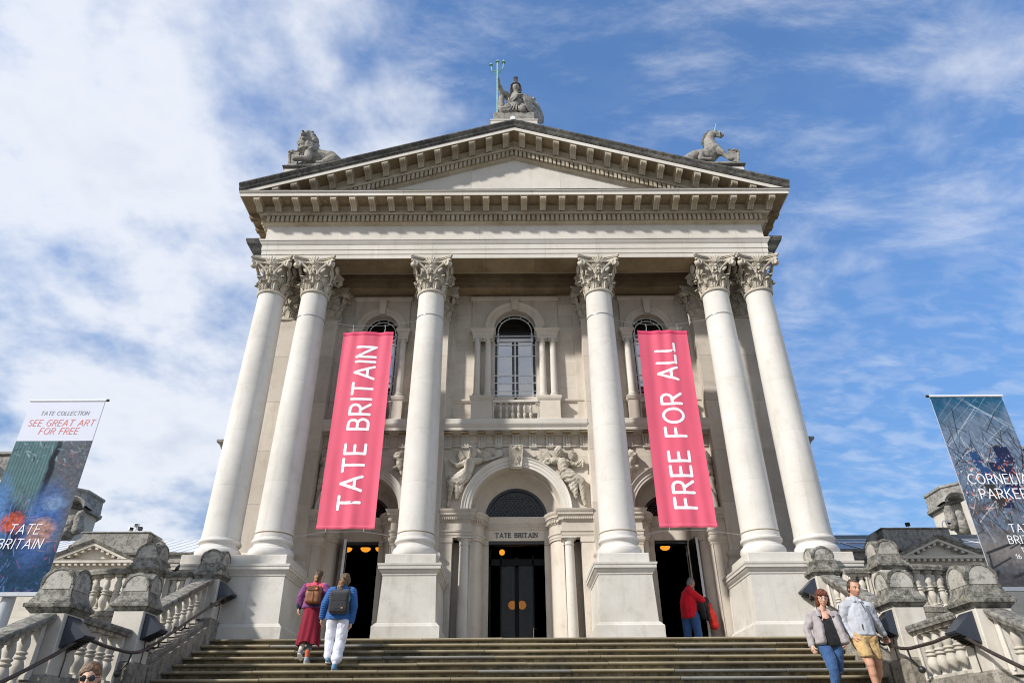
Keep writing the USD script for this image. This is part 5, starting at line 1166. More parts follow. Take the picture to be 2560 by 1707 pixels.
# ------------------------------------------------------------------ banners
def hanging_banner(x0, x1, label, text, seed):
    b = thing('hanging_banner', label, 'banner', group='pink banners between the columns')
    z0, z1 = 2.57, 8.11; nx, nz = 40, 90
    X, Z = np.meshgrid(np.linspace(x0, x1, nx), np.linspace(z0, z1, nz), indexing='xy')
    rr = np.random.default_rng(seed)
    u = (X - x0) / (x1 - x0)
    def off(X, Z):
        u = (X - x0) / (x1 - x0); t = (z1 - Z) / (z1 - z0)
        o = .024 * np.sin(2 * PI * (1.5 * u + .15 * np.sin(3 * t + seed))) * (1 - .35 * t) + .016 * np.sin(2 * PI * (4.3 * u + .3 * np.sin(2 * t))) * (.25 + .6 * np.abs(1 - 2 * t)) * .7 + .010 * np.sin(2 * PI * 3.1 * u + 2.0 * t + seed) * np.exp(-2 * t) + .012 * np.sin(2 * PI * 2.6 * u + seed) * np.exp(-4 * (1 - t))
        return o + .05 * np.sin(PI * t) * .5
    Yf = off(X, Z)
    f = []
    for j in range(nz - 1):
        for i in range(nx - 1): a = j * nx + i; f += [(a, a + 1, a + nx + 1), (a, a + nx + 1, a + nx)]
    v = np.stack([X, Yf, Z], -1).reshape(-1, 3); f = np.array(f)
    cl = trimesh.Trimesh(np.vstack([v, v + [0, .006, 0]]), np.vstack([f, f[:, ::-1] + len(v)]), process=False)
    obj(b, 'cloth', cl, 'banner_pink', smooth=True)
    for za, zb in ((z0 - .005, z0 + .085), (z1 - .10, z1 + .005)):
        xs = np.linspace(x0 - .003, x1 + .003, 30); zs = np.linspace(za, zb, 6)
        XX, ZZ = np.meshgrid(xs, zs); YY = off(XX, np.clip(ZZ, z0, z1)) - .012 * np.sin(PI * (ZZ - za) / (zb - za)) - .004
        ff = []
        for j in range(5):
            for i in range(29): a = j * 30 + i; ff += [(a, a + 1, a + 31), (a, a + 31, a + 30)]
        obj(b, 'hem', trimesh.Trimesh(np.stack([XX, YY, ZZ], -1).reshape(-1, 3), np.array(ff), process=False), 'banner_pink_hem' if za > 5 else 'banner_pink', smooth=True)
    cap = .515
    shp, tw = text_shapes(text, cap, pen=.142, gap=.285)
    ztxt = 2.57 + (5.54 - tw) / 2 + (.02 if 'ALL' in text else .0)
    for ox, g in shp:
        # turned to read upwards, capitals' tops to the left
        g2 = affinity.affine_transform(g, [0, -1, 1, 0, (x0 + x1) / 2 + cap / 2 + .01, ztxt])
        for pp in polys(g2):
            vv, tf = trimesh.creation.triangulate_polygon(pp.segmentize(.05), engine='earcut')
            m = trimesh.Trimesh(np.c_[vv, np.zeros(len(vv))], tf, process=False).subdivide().subdivide()
            w = m.vertices; m2 = trimesh.Trimesh(np.stack([w[:, 0], off(w[:, 0], w[:, 1]) - .004, w[:, 1]], 1), m.faces, process=False)
            obj(b, 'letter', m2, 'banner_white', smooth=True)
    for t in (.19, .82):
        x = x0 + t * (x1 - x0); yy = float(off(np.array(x), np.array(z1)))
        obj(b, 'hook', cat_(tube([(x, yy, z1), (x + .01, yy, z1 + .10), (x, yy, z1 + .21)], .010, 5), ball((x, yy, z1 + .05), .02, 1), ball((x, yy, z1 + .215), .022, 1)), 'steel')
    xa, xb = (-B_ + .40, -C_ - .38) if x0 < 0 else (C_ + .38, B_ - .40)
    ca, cb = x0 + .19 * (x1 - x0), x0 + .82 * (x1 - x0)
    obj(b, 'cable', tube([(xa, 0.0, 8.47), (ca, .01, 8.325), (cb, .01, 8.325), (xb, 0.0, 8.47)], .007, 5), 'steel')
    ca2, cb2 = x0 + .17 * (x1 - x0), x0 + .82 * (x1 - x0)
    obj(b, 'cable', tube([(xa - .05, 0.0, 2.36), (ca2, .0, 2.50), (cb2, .0, 2.50), (xb + .05, 0.0, 2.36)], .006, 5), 'steel')
    obj(b, 'lower_hooks', cat_([tube([(x, 0, 2.50), (x, 0, 2.58)], .010, 5) for x in (ca2, cb2)]), 'steel')
hanging_banner(-4.832, -3.425, 'tall pink banner lettered TATE BRITAIN hung between left columns', 'TATE BRITAIN', 1)
hanging_banner(3.430, 4.820, 'tall pink banner lettered FREE FOR ALL hung between right columns', 'FREE FOR ALL', 4)

def flag_panel(parent, x0, x1, y, z0, z1, paint, nx=150, nz=340):
    X, Z = np.meshgrid(np.linspace(x0, x1, nx), np.linspace(z0, z1, nz), indexing='xy')
    U, V = (X - x0) / (x1 - x0), (Z - z0) / (z1 - z0)
    col = paint(U, V) * (1.0 if x0 < 0 else 1.25)
    f = np.array([q for j in range(nz - 1) for i in range(nx - 1) for q in ((j * nx + i, j * nx + i + 1, (j + 1) * nx + i + 1), (j * nx + i, (j + 1) * nx + i + 1, (j + 1) * nx + i))])
    Y = y + 0 * U
    v = np.stack([X, Y, Z], -1).reshape(-1, 3)
    obj(parent, 'printed_panel', trimesh.Trimesh(v, f, process=False), 'flag_print', smooth=True, col=np.clip(col, 0, 1).reshape(-1, 3))
    obj(parent, 'panel_back', box(x0, x1, y + .016, y + .022, z0, z1), 'flag_white')
def smooth_blob(U, V, cu, cv, ru, rv, soft=.35, asp=2.45):
    d = np.sqrt(((U - cu) / ru) ** 2 + ((V - cv) / rv) ** 2); return np.clip((1 + soft - d) / (2 * soft), 0, 1)
def nz_(U, V, f, s, o=4): return meshkit.fbm(np.stack([U * f, V * f * 2.3, np.full_like(U, s * 7.3)], -1), o, s)
def paint_left(U, V):
    W = lambda c: np.array(c)[None, None]
    rr = np.random.default_rng(5)
    n1, n2, n3 = nz_(U, V, 5, 1), nz_(U, V, 13, 2), nz_(U, V, 34, 3)
    c = W((.065, .125, .135)) * (.7 + .6 * n2[..., None])
    def lay(c, col, m, tex=.5): m = np.clip(m, 0, 1)[..., None]; return c * (1 - m) + W(col) * (1 + tex * (n3[..., None] - .5) * 2) * m
    Uw, Vw = U + .10 * (n1 - .5), V + .05 * (n2 - .5)
    c = c * (1 + .25 * np.sin(U * 150 + 3 * n1))[..., None]
    c = lay(c, (.075, .085, .105), (Uw - .56) * 9)
    c = lay(c, (.008, .010, .030), np.clip((.72 - .42 * U - Vw) * 12, 0, 1) * (1 - np.clip((Uw - .60) * 9, 0, 1)))
    c = lay(c, (.010, .035, .075), np.clip((.33 - Vw) * 9, 0, 1))
    c = lay(c, (.008, .009, .018), smooth_blob(Uw, Vw, .58, .80, .045, .24))
    c = lay(c, (.075, .17, .36), smooth_blob(Uw, Vw, .03, .34, .25, .36, .25))
    c = lay(c, (.040, .095, .26), smooth_blob(Uw, Vw, .70, .42, .22, .24, .4))
    c = lay(c, (.12, .19, .32), smooth_blob(Uw, Vw, .78, .56, .13, .05, .4))
    c = lay(c, (.36, .065, .035), smooth_blob(Uw, Vw, .34, .43, .14, .062, .25), .9)
    c = lay(c, (.27, .15, .12), smooth_blob(Uw, Vw, .72, .37, .165, .085, .22), .8)
    def dab(c, u0, v0, ang, L, w, col):
        dx, dy = math.cos(ang), math.sin(ang); px, py = U - u0, (V - v0) * 1.9
        s_ = px * dx + py * dy + .02 * np.sin(40 * (px * dy)); d_ = np.abs(-px * dy + py * dx - .6 * s_ ** 2)
        return lay(c, col, np.clip((w - d_) / .005, 0, 1) * np.clip((L - np.abs(s_)) / .01, 0, 1) * .85, .6)
    for k in range(60): c = dab(c, rr.normal(.72, .10), rr.normal(.37, .05), rr.normal(0, .15), rr.uniform(.04, .12), .005, [(.36, .21, .16), (.10, .13, .22), (.30, .18, .20)][k % 3])
    for k in range(120): c = dab(c, rr.uniform(0, 1), rr.uniform(0, .34), rr.uniform(0, 3.1), rr.uniform(.012, .05), rr.uniform(.004, .010), [(.012, .06, .09), (.10, .05, .16), (.20, .06, .15), (.03, .10, .09), (.008, .02, .05), (.04, .09, .22)][k % 6])
    for k in range(60): c = dab(c, rr.uniform(.0, .55), rr.uniform(.0, .62), rr.normal(1.4, .3), rr.uniform(.03, .12), rr.uniform(.004, .009), [(.10, .22, .42), (.03, .06, .16), (.06, .13, .30)][k % 3])
    for k in range(46): c = dab(c, rr.uniform(0, 1), rr.normal(.93, .05), rr.uniform(0, 3.1), rr.uniform(.015, .05), rr.uniform(.006, .014), [(.20, .27, .30), (.10, .17, .20), (.02, .03, .04), (.16, .22, .26)][k % 4])
    for k in range(50): c = dab(c, rr.uniform(.62, 1), rr.normal(.82, .08), rr.uniform(0, 3.1), rr.uniform(.008, .03), rr.uniform(.004, .009), [(.30, .16, .14), (.25, .20, .18), (.05, .07, .06), (.28, .10, .09)][k % 4])
    for k in range(30): c = dab(c, rr.normal(.42, .08), rr.normal(.55, .05), rr.uniform(0, 3.1), rr.uniform(.008, .03), rr.uniform(.004, .010), [(.16, .07, .22), (.22, .12, .26), (.03, .02, .06)][k % 3])
    return c
def paint_right(U, V):
    W = lambda c: np.array(c)[None, None]
    rr = np.random.default_rng(23)
    n1, n2, n3 = nz_(U, V, 5, 21), nz_(U, V, 14, 22), nz_(U, V, 34, 23)
    c = W((.10, .135, .19)) * (.45 + 1.1 * n2[..., None])
    def lay(c, col, m, tex=.4): m = np.clip(m, 0, 1)[..., None]; return c * (1 - m) + W(col) * (1 + tex * (n3[..., None] - .5) * 2) * m
    c = lay(c, (.015, .065, .12), np.clip((V - .82) * 7 + (n1 - .5) * 2.2, 0, 1))
    c = lay(c, (.06, .058, .06), np.clip((.55 - V) * 5, 0, 1) * np.clip((n2 - .42) * 6, 0, 1))
    c = lay(c, (.13, .12, .115), np.clip((.30 - V) * 9, 0, 1) * (1 - np.clip((.12 - V) * 14, 0, 1)))
    c = lay(c, (.045, .044, .050), np.clip((.16 - V) * 9 + (n1 - .5), 0, 1))
    asp = 2.5
    def stick(c, u0, v0, ang, L, w, col):
        dx, dy = math.cos(ang), math.sin(ang); px, py = U - u0, (V - v0) * asp
        s_ = px * dx + py * dy; d_ = np.abs(-px * dy + py * dx)
        return lay(c, col, np.clip((w - d_) / .006, 0, 1) * (np.abs(s_) < L), .3)
    for k in range(26): c = stick(c, rr.uniform(0, 1), rr.uniform(.72, 1), rr.choice([-.55, .75]) + rr.normal(0, .06), rr.uniform(.2, .7), rr.uniform(.002, .007), [(.30, .36, .42), (.03, .05, .08), (.16, .25, .32)][k % 3])
    for k in range(300): c = stick(c, rr.uniform(0, 1), np.clip(rr.normal(.55, .14), .25, .85), rr.normal(PI / 2, .65), rr.uniform(.03, .22), rr.uniform(.003, .009), [(.012, .012, .016), (.03, .03, .04), (.022, .04, .085), (.30, .30, .31), (.02, .02, .02)][k % 5])
    for k in range(14):
        c = lay(c, [(.015, .02, .05), (.02, .05, .13), (.03, .03, .03)][k % 3], (np.abs(U - rr.uniform(.1, .9) + .3 * (V - .6)) < rr.uniform(.04, .12)) * (np.abs(V - rr.uniform(.4, .75)) < rr.uniform(.015, .05)))
    c = lay(c, (.45, .12, .06), (n3 > .70) * np.clip(1 - np.abs(V - .5) * 5, 0, 1))
    c = lay(c, (.50, .50, .50), (nz_(U, V, 40, 31, 2) > .70) * np.clip(1 - np.abs(V - .52) * 4, 0, 1))
    for k in range(16): c = stick(c, rr.uniform(0, 1), rr.uniform(.0, .24), rr.uniform(-.4, 1.6), rr.uniform(.08, .3), rr.uniform(.008, .022), (.025, .025, .028))
    return c
def flag(x0, x1, pole_x, label, paint, header, lines, ink, z_top=4.545, z_bot=0.57):
    y = -3.0
    f = thing('flag_banner', label, 'banner', group='printed flags on poles')
    zh = z_top - header
    flag_panel(f, x0, x1, y, z_bot, zh, paint)
    if header: obj(f, 'header', box(x0, x1, y - .003, y + .02, zh + .001, z_top), 'flag_white')
    obj(f, 'top_bar', tube([(x0 - .03, y, z_top + .012), (x1 + .03, y, z_top + .012)], .026, 8), 'bar_white'); obj(f, 'bar_end', tube([(x1 + .03, y, z_top + .012), (x1 + .075, y, z_top + .012)] if x0 < 0 else [(x0 - .075, y, z_top + .012), (x0 - .03, y, z_top + .012)], .03, 8), 'black_metal')
    obj(f, 'bottom_bar', box(x0 - .05, x1 + .05, y - .03, y + .03, z_bot - .085, z_bot - .003, .008), 'steel')
    obj(f, 'pole', lathe([(.115, Z_GROUND), (.115, z_bot - .05), (.10, 4.4), (.0, 4.4)], 20).apply_translation((pole_x, y + .16, 0)), 'flag_pole', smooth=True)
    for z in (z_bot - .045, z_top - .1): obj(f, 'clamp', box(pole_x - .05, pole_x + .05, y + .02, y + .08, z - .03, z + .03), 'steel')
    for txt, cap, cx, zc, pen, slant, inkm, gap in lines:
        shp, tw = text_shapes(txt, cap, pen=pen, gap=gap, slant=slant)
        for ox, g in shp:
            for pp in polys(affinity.translate(g, cx - tw / 2, zc)): obj(f, 'letter', prism_y(pp, y - .0075, y - .0045), inkm)
    return f
XL = -9.76
fl_ = flag(-10.56, -8.955, -9.66, 'tall flag with white heading and blue and green print on left pole', paint_left, .93,
     [('TATE COLLECTION', .088, XL + .02, 4.545 - .335, .10, .16, 'flag_grey_ink', .26), ('SEE GREAT ART', .138, XL + .02, 4.545 - .585, .085, .16, 'flag_red_ink', .27), ('FOR FREE', .138, XL + .02, 4.545 - .775, .085, .16, 'flag_red_ink', .27),
      ('TATE', .185, -9.72, 1.66, .085, .16, 'banner_white', .26), ('BRITAIN', .185, -9.72, 1.375, .085, .16, 'banner_white', .26)], None)
XR = 9.775
fr_ = flag(8.998, 10.552, 9.78, 'tall flag with dark debris print and white lettering on right pole', paint_right, 0.0,
     [('CORNELIA', .200, XR + .03, 2.58, .095, 0, 'banner_white', .27), ('PARKER', .200, XR + .03, 2.27, .095, 0, 'banner_white', .27), ('TATE', .150, XR + .14, 1.60, .10, 0, 'banner_white', .28), ('BRITAIN', .150, XR + .14, 1.375, .10, 0, 'banner_white', .28),
      ('19 MAY', .085, XR + .16, 1.215, .11, 0, 'banner_white', .28), ('16 OCT 2022', .085, XR + .16, 1.085, .11, 0, 'banner_white', .28)], None)
ys_ = thing('orange_sign', 'small orange sheet behind the nearest right pier under the dark flag', 'sign', (9.12, -2.6, .42)); obj(ys_, 'sheet', trimesh.convex.convex_hull(np.array([(-.12, 0, 0), (.10, 0, 0), (.02, 0, .19), (-.12, 0, .17), (-.12, .01, 0), (.10, .01, 0), (.02, .01, .19), (-.12, .01, .17)])), 'orange_sheet'); obj(ys_, 'post', tube([(-.03, .02, -.1), (-.03, .02, .05)], .012, 5), 'steel')
# ------------------------------------------------------------------ statues on the roof
def to_man(t):
    t = trimesh.Trimesh(t.vertices, t.faces, process=True); t.merge_vertices()
    return m3.Manifold(m3.Mesh(np.ascontiguousarray(t.vertices, dtype=np.float32), np.ascontiguousarray(t.faces, dtype=np.uint32)))
def folds(t, axis_fn, amp, freq):
    v = t.vertices; n = t.vertex_normals; t.vertices = v + n * (amp * np.sin(freq * axis_fn(v)))[:, None]; return t
sp = thing('apex_plinth', 'stepped stone plinth on the pediment apex under the seated statue', 'plinth')
obj(sp, 'lower_block', box(-.78, .80, -.30, 1.6, 14.6, 16.30), 'portland'); obj(sp, 'band', box(-.80, .82, -.32, 1.62, 16.302, 16.345), 'portland'); obj(sp, 'upper_block', box(-.69, .71, -.20, 1.5, 16.347, 16.81, .01), 'statue_stone')
obj(sp, 'white_lamp', lathe([(0, 0), (.075, .01), (.09, .05), (.085, .10), (0, .10)], 16).apply_transform(trimesh.transformations.rotation_matrix(PI / 2, [1, 0, 0])).apply_translation((-.03, -.23, 16.40)), 'camera_white', smooth=40)
st = thing('seated_statue', 'weathered stone statue of a seated helmeted woman with shield on apex', 'statue')
Y0 = .25
body = blob([
    ((.05, Y0 + .18, 17.25), .36, (.06, Y0 + .10, 17.9), .30), ((.06, Y0 + .10, 17.9), .30, (.08, Y0 + .08, 18.2), .20),
    ((-.17, Y0 + .08, 18.20), .15, (.36, Y0 + .08, 18.16), .15), ((.08, Y0 + .06, 18.2), .11, (.09, Y0 + .0, 18.45), .095),
    ((-.05, Y0 + .1, 17.12), .24, (-.20, Y0 - .38, 17.10), .165), ((.2, Y0 + .1, 17.10), .24, (.34, Y0 - .34, 17.17), .155),
    ((-.20, Y0 - .38, 17.08), .16, (-.36, Y0 - .40, 16.90), .12), ((.34, Y0 - .34, 17.15), .15, (.28, Y0 - .46, 16.92), .12),
    ((-.38, Y0 - .40, 16.95), .15, (.05, Y0 - .34, 16.9), .12), ((.05, Y0 - .2, 17.0), .2, (.40, Y0 - .2, 16.95), .16),
    ((-.36, Y0 - .22, 17.0), .19, (.36, Y0 - .22, 17.02), .19), ((.0, Y0 - .02, 17.5), .25, (.0, Y0 - .2, 17.15), .24),
    ((-.17, Y0 + .06, 18.22), .13, (-.40, Y0 - .08, 18.25), .11), ((-.40, Y0 - .08, 18.25), .10, (-.52, Y0 - .30, 18.42), .075), ((-.52, Y0 - .30, 18.42), .07, (-.55, Y0 - .34, 18.74), .055),
    ((-.42, Y0, 18.15), .10, (-.45, Y0 + .05, 17.2), .14), ((-.45, Y0 + .05, 17.2), .15, (-.50, Y0 - .1, 16.9), .14),
    ((.38, Y0 + .06, 18.15), .13, (.60, Y0 + .0, 17.80), .10), ((.60, Y0, 17.8), .10, (.72, Y0 - .12, 17.85), .08), ((.45, Y0 + .05, 18.0), .1, (.48, Y0 + .05, 17.3), .16),
    ((.09, Y0 - .02, 18.55), .145, (.09, Y0 - .02, 18.68), .14)], .045, 5)
v = body.vertices
body = folds(body, lambda v: np.where(v[:, 2] < 17.55, np.hypot(v[:, 0] + .55, (v[:, 2] - 17.75) * 1.1), v[:, 0] * .9 + v[:, 2] * .7), .008, 44)
obj(st, 'figure', body, 'statue_stone', smooth=True)
obj(st, 'helmet', cat_(ball((.09, Y0 + .0, 18.70), (.165, .18, .13), 2), lathe([(.175, 18.66), (.19, 18.68), (.165, 18.70)], 18, close=False).apply_translation((.09, Y0 - .01, 0)), trimesh.convex.convex_hull(np.array([(.09 + sx * w, Y0 - .05 + dy, z) for sx in (-1, 1) for w, z, dy in ((.05, 18.80, 0), (.085, 19.13, -.02), (.05, 18.80, .25), (.07, 19.10, .28))])), tube([(-.05, Y0 - .0, 18.68), (-.07, Y0 + .02, 18.5), (-.04, Y0 + .0, 18.32)], .062, 7), tube([(.23, Y0 - .0, 18.68), (.25, Y0 + .02, 18.5), (.22, Y0 + .0, 18.32)], .062, 7)), 'statue_dark', smooth=30)
obj(st, 'face', cat_(ball((.09, Y0 - .145, 18.565), (.022, .03, .045), 1), ball((.045, Y0 - .125, 18.61), (.03, .015, .014), 1), ball((.135, Y0 - .125, 18.61), (.03, .015, .014), 1), ball((.09, Y0 - .13, 18.495), (.035, .015, .012), 1)), 'statue_stone', smooth=True)
sh_ = lathe([(0, .10), (.22, .09), (.42, .05), (.55, -.02), (.575, -.03), (.57, -.06), (.54, -.05), (.4, .0), (0, .04)], 36, close=False)
ribs = [tube([(0, 0, .105), (.25 * math.cos(a), .25 * math.sin(a), .095), (.54 * math.cos(a), .54 * math.sin(a), -.01)], .016, 5) for a in np.arange(8) * PI / 4]
sh_ = cat_(sh_, ribs, ball((0, 0, .1), (.07, .07, .03), 1)); sh_.apply_transform(trimesh.transformations.rotation_matrix(PI / 2, [1, 0, 0])); sh_.apply_transform(trimesh.transformations.rotation_matrix(math.radians(52), [0, 0, 1])); sh_.apply_transform(trimesh.transformations.rotation_matrix(math.radians(-6), [0, 1, 0])); sh_.apply_translation((.76, Y0 - .12, 17.36))
obj(st, 'shield', sh_, 'statue_stone', smooth=35)
dr_ = []
for k in range(7):
    a = k / 6; x1 = -.42 + .78 * a
    dr_.append(tube([(.02 + .06 * a, Y0 - .22, 17.42 - .05 * a), (-.10 + .30 * a, Y0 - .40 - .10 * math.sin(PI * a), 17.16 - .04 * a), (x1, Y0 - .50, 16.86)], [.020, .034, .026], 6))
for k in range(4): dr_.append(tube([(.36 - .02 * k, Y0 - .10, 18.17 - .05 * k), (.16 - .03 * k, Y0 - .24, 17.95 - .06 * k), (-.18, Y0 - .22, 17.66 - .07 * k), (-.32, Y0 - .05, 17.55 - .06 * k)], [.018, .028, .028, .018], 6))
for k in range(4): dr_.append(tube([(-.40 - .03 * k, Y0 - .06, 18.15), (-.44 - .02 * k, Y0 - .02, 17.6), (-.40 - .05 * k, Y0 - .16, 16.9)], .03, 6))
obj(st, 'drapery', cat_(dr_), 'statue_stone', smooth=True)
obj(st, 'seat', box(-.45, .55, Y0 + .15, Y0 + .75, 16.812, 17.3, .03), 'statue_stone')
tr = thing('copper_trident', 'thin green copper trident held upright by the seated roof statue', 'trident')
yt = Y0 - .42
obj(tr, 'shaft', tube([(-.555, yt, 16.81), (-.56, yt, 18.0), (-.565, yt, 19.48)], .030, 8), 'copper_green')
prong = []
prong.append(tube([(-.76, yt, 19.0), (-.565, yt, 18.98), (-.37, yt, 19.10)], .022, 6))
for x0, x1, zb, zt in ((-.76, -.80, 19.0, 19.30), (-.37, -.34, 19.10, 19.46)): prong.append(tube([(x0, yt, zb), (x1, yt, zt)], .020, 6))
for x, z in ((-.80, 19.30), (-.565, 19.48), (-.34, 19.46)): prong += [lathe([(0, .17), (.075, .0), (.02, .025), (0, .025)], 8, close=False).apply_translation((x, yt, z))]
for k in range(3): prong.append(tube([(-.75 + .05 * k, yt, 18.95 - .05 * k), (-.565, yt, 18.90 - .05 * k), (-.40 - .03 * k, yt, 18.98 - .05 * k)], .010, 4))
obj(tr, 'prongs', cat_(prong), 'copper_green')

def corner_plinth(s, label):
    p = thing('corner_plinth', label, 'plinth')
    a, b = (min(s * 5.2, s * 7.40), max(s * 5.2, s * 7.40))
    obj(p, 'block', box(a, b, -.28, 1.1, 12.6, 14.12), 'portland')
    obj(p, 'cornice', sweep(rect_path(a, b, -.28, 1.1), [(-.2, 14.122), (.0, 14.122), (.015, 14.15), (.05, 14.19), (.07, 14.20), (.07, 14.235), (-.2, 14.24)], closed=True), 'black_crust')
    obj(p, 'upper_slab', box(a + .02, b - .02, -.22, 1.05, 14.242, 14.44, .012), 'statue_stone')
corner_plinth(-1, 'stone plinth at the left end of the pediment under the lion'); corner_plinth(1, 'stone plinth at the right end of the pediment under the unicorn')
li = thing('lion_statue', 'weathered stone lion lying with head raised beside a shield', 'statue')
yl_ = .02
lion = blob([
    ((-6.70, yl_ + .05, 14.98), .34, (-6.15, yl_ + .12, 14.93), .29), ((-6.15, yl_ + .12, 14.95), .31, (-5.98, yl_ + .15, 14.82), .29), ((-5.95, yl_ - .08, 14.70), .23, (-6.18, yl_ - .12, 14.58), .15), ((-6.2, yl_ - .14, 14.54), .09, (-6.45, yl_ - .16, 14.52), .075),
    ((-6.78, yl_ - .05, 15.15), .33, (-6.88, yl_ - .12, 15.55), .27), ((-6.88, yl_ - .12, 15.55), .26, (-6.90, yl_ - .15, 15.72), .23),
    ((-6.75, yl_ - .2, 14.95), .17, (-6.72, yl_ - .28, 14.62), .12), ((-6.72, yl_ - .28, 14.60), .11, (-7.12, yl_ - .36, 14.52), .085), ((-6.95, yl_ + .1, 14.7), .12, (-7.2, yl_ - .02, 14.52), .08),
    ((-6.93, yl_ - .36, 15.58), .12, (-6.96, yl_ - .46, 15.54), .09), ((-6.93, yl_ - .30, 15.68), .13, (-6.91, yl_ - .30, 15.76), .10), ((-6.94, yl_ - .36, 15.44), .09, (-6.95, yl_ - .40, 15.42), .07)], .04, 4)
obj(li, 'body', lion, 'statue_stone', smooth=True)
mane = blob([((-6.78, yl_ - .12, 15.05), .28, (-6.86, yl_ - .02, 15.55), .30), ((-6.86, yl_ + .0, 15.55), .30, (-6.90, yl_ - .05, 15.84), .20), ((-6.98, yl_ - .28, 15.05), .14, (-7.02, yl_ - .25, 15.40), .14), ((-6.68, yl_ - .22, 15.45), .12, (-6.74, yl_ - .2, 15.68), .13), ((-7.12, yl_ - .18, 15.45), .09, (-7.08, yl_ - .15, 15.7), .11)], .035, 2, amp=.085, freq=11, seed=2)
obj(li, 'mane', mane, 'statue_stone', smooth=True)
obj(li, 'crown_tuft', blob([((-6.95, yl_ - .12, 15.93), .09, (-6.86, yl_ - .08, 15.95), .10)], .03, 2, amp=.06, freq=16), 'statue_dark', smooth=True)
obj(li, 'eye_and_nose', cat_(ball((-6.99, yl_ - .40, 15.68), (.03, .02, .02), 1), ball((-6.86, yl_ - .40, 15.68), (.03, .02, .02), 1), ball((-6.96, yl_ - .55, 15.585), (.045, .03, .03), 1), box(-7.02, -6.90, yl_ - .50, yl_ - .44, 15.47, 15.495)), 'statue_dark')
def cartouche(x, y, z, s):
    g = trimesh.convex.convex_hull(np.array([(x + a, y + b, z + c) for a, c in ((-.11, .03), (.11, .03), (-.16, .58), (.13, .58), (0, -.03)) for b in (-.05, .05)]))
    return cat_(g, tube([(x - .12, y - .03, z + .0), (x - .18, y - .05, z + .4), (x - .22, y - .02, z + .6), (x - .14, y, z + .66)], .045, 7), tube([(x - .13, y - .06, z + .64), (x, y - .04, z + .60), (x + .13, y - .05, z + .65)], .035, 6), spiral(x - .18, z + .53, .07, 1.3, 0, 1, y - .08, .025))
obj(li, 'shield', cartouche(-7.22, yl_ - .1, 14.47, 1), 'statue_stone')
un = thing('unicorn_statue', 'pale stone unicorn lying with chest raised and thin green horn', 'statue')
uni = blob([
    ((6.05, yl_ + .1, 14.92), .27, (6.45, yl_ + .05, 14.92), .30), ((6.45, yl_ + .05, 14.95), .30, (6.66, yl_, 15.12), .28), ((5.82, yl_ + .1, 14.85), .20, (6.05, yl_ + .1, 14.92), .27), ((5.75, yl_, 14.78), .13, (5.95, yl_ - .1, 14.8), .2),
    ((6.62, yl_, 15.18), .25, (6.56, yl_ - .02, 15.55), .18), ((6.56, yl_ - .02, 15.55), .18, (6.68, yl_ - .05, 15.86), .135), ((6.68, yl_ - .05, 15.86), .13, (6.80, yl_ - .08, 15.86), .12), ((6.80, yl_ - .08, 15.86), .12, (7.00, yl_ - .12, 15.78), .068), ((6.99, yl_ - .12, 15.78), .06, (7.03, yl_ - .12, 15.74), .055), ((6.86, yl_ - .1, 15.76), .06, (6.97, yl_ - .12, 15.66), .04),
    ((6.76, yl_ - .12, 15.0), .16, (6.88, yl_ - .2, 14.82), .10), ((6.88, yl_ - .2, 14.82), .085, (7.02, yl_ - .24, 14.56), .06), ((7.02, yl_ - .24, 14.54), .06, (7.12, yl_ - .27, 14.50), .06),
    ((6.15, yl_ - .12, 14.85), .13, (6.10, yl_ - .22, 14.60), .08), ((6.10, yl_ - .22, 14.56), .07, (6.42, yl_ - .26, 14.50), .06), ((5.72, yl_ - .05, 14.72), .08, (5.80, yl_ - .15, 14.55), .1)], .035, 5)
obj(un, 'body', uni, 'statue_stone', smooth=True)
obj(un, 'mane', blob([((6.44, yl_ + .02, 15.35), .07, (6.40, yl_ + .02, 15.62), .075), ((6.40, yl_ + .02, 15.62), .075, (6.50, yl_, 15.86), .075), ((6.50, yl_, 15.86), .07, (6.66, yl_ - .03, 16.0), .06)], .03, 2, amp=.04, freq=14), 'statue_dark', smooth=True)
obj(un, 'horn', tube([(6.79, yl_ - .1, 15.95), (6.90, yl_ - .12, 16.32)], [.022, .011], 7), 'copper_green')
obj(un, 'green_stain_bridle', cat_(tube([(6.93, yl_ - .20, 15.88), (6.90, yl_ - .22, 15.78), (6.90, yl_ - .19, 15.70)], .016, 5), ball((6.79, yl_ - .1, 15.97), (.035, .035, .02), 1), ball((6.80, yl_ - .205, 15.89), (.028, .012, .02), 1)), 'copper_green')
obj(un, 'shield', mirror_x(cartouche(-7.24, yl_ - .05, 14.47, 1)), 'statue_stone')

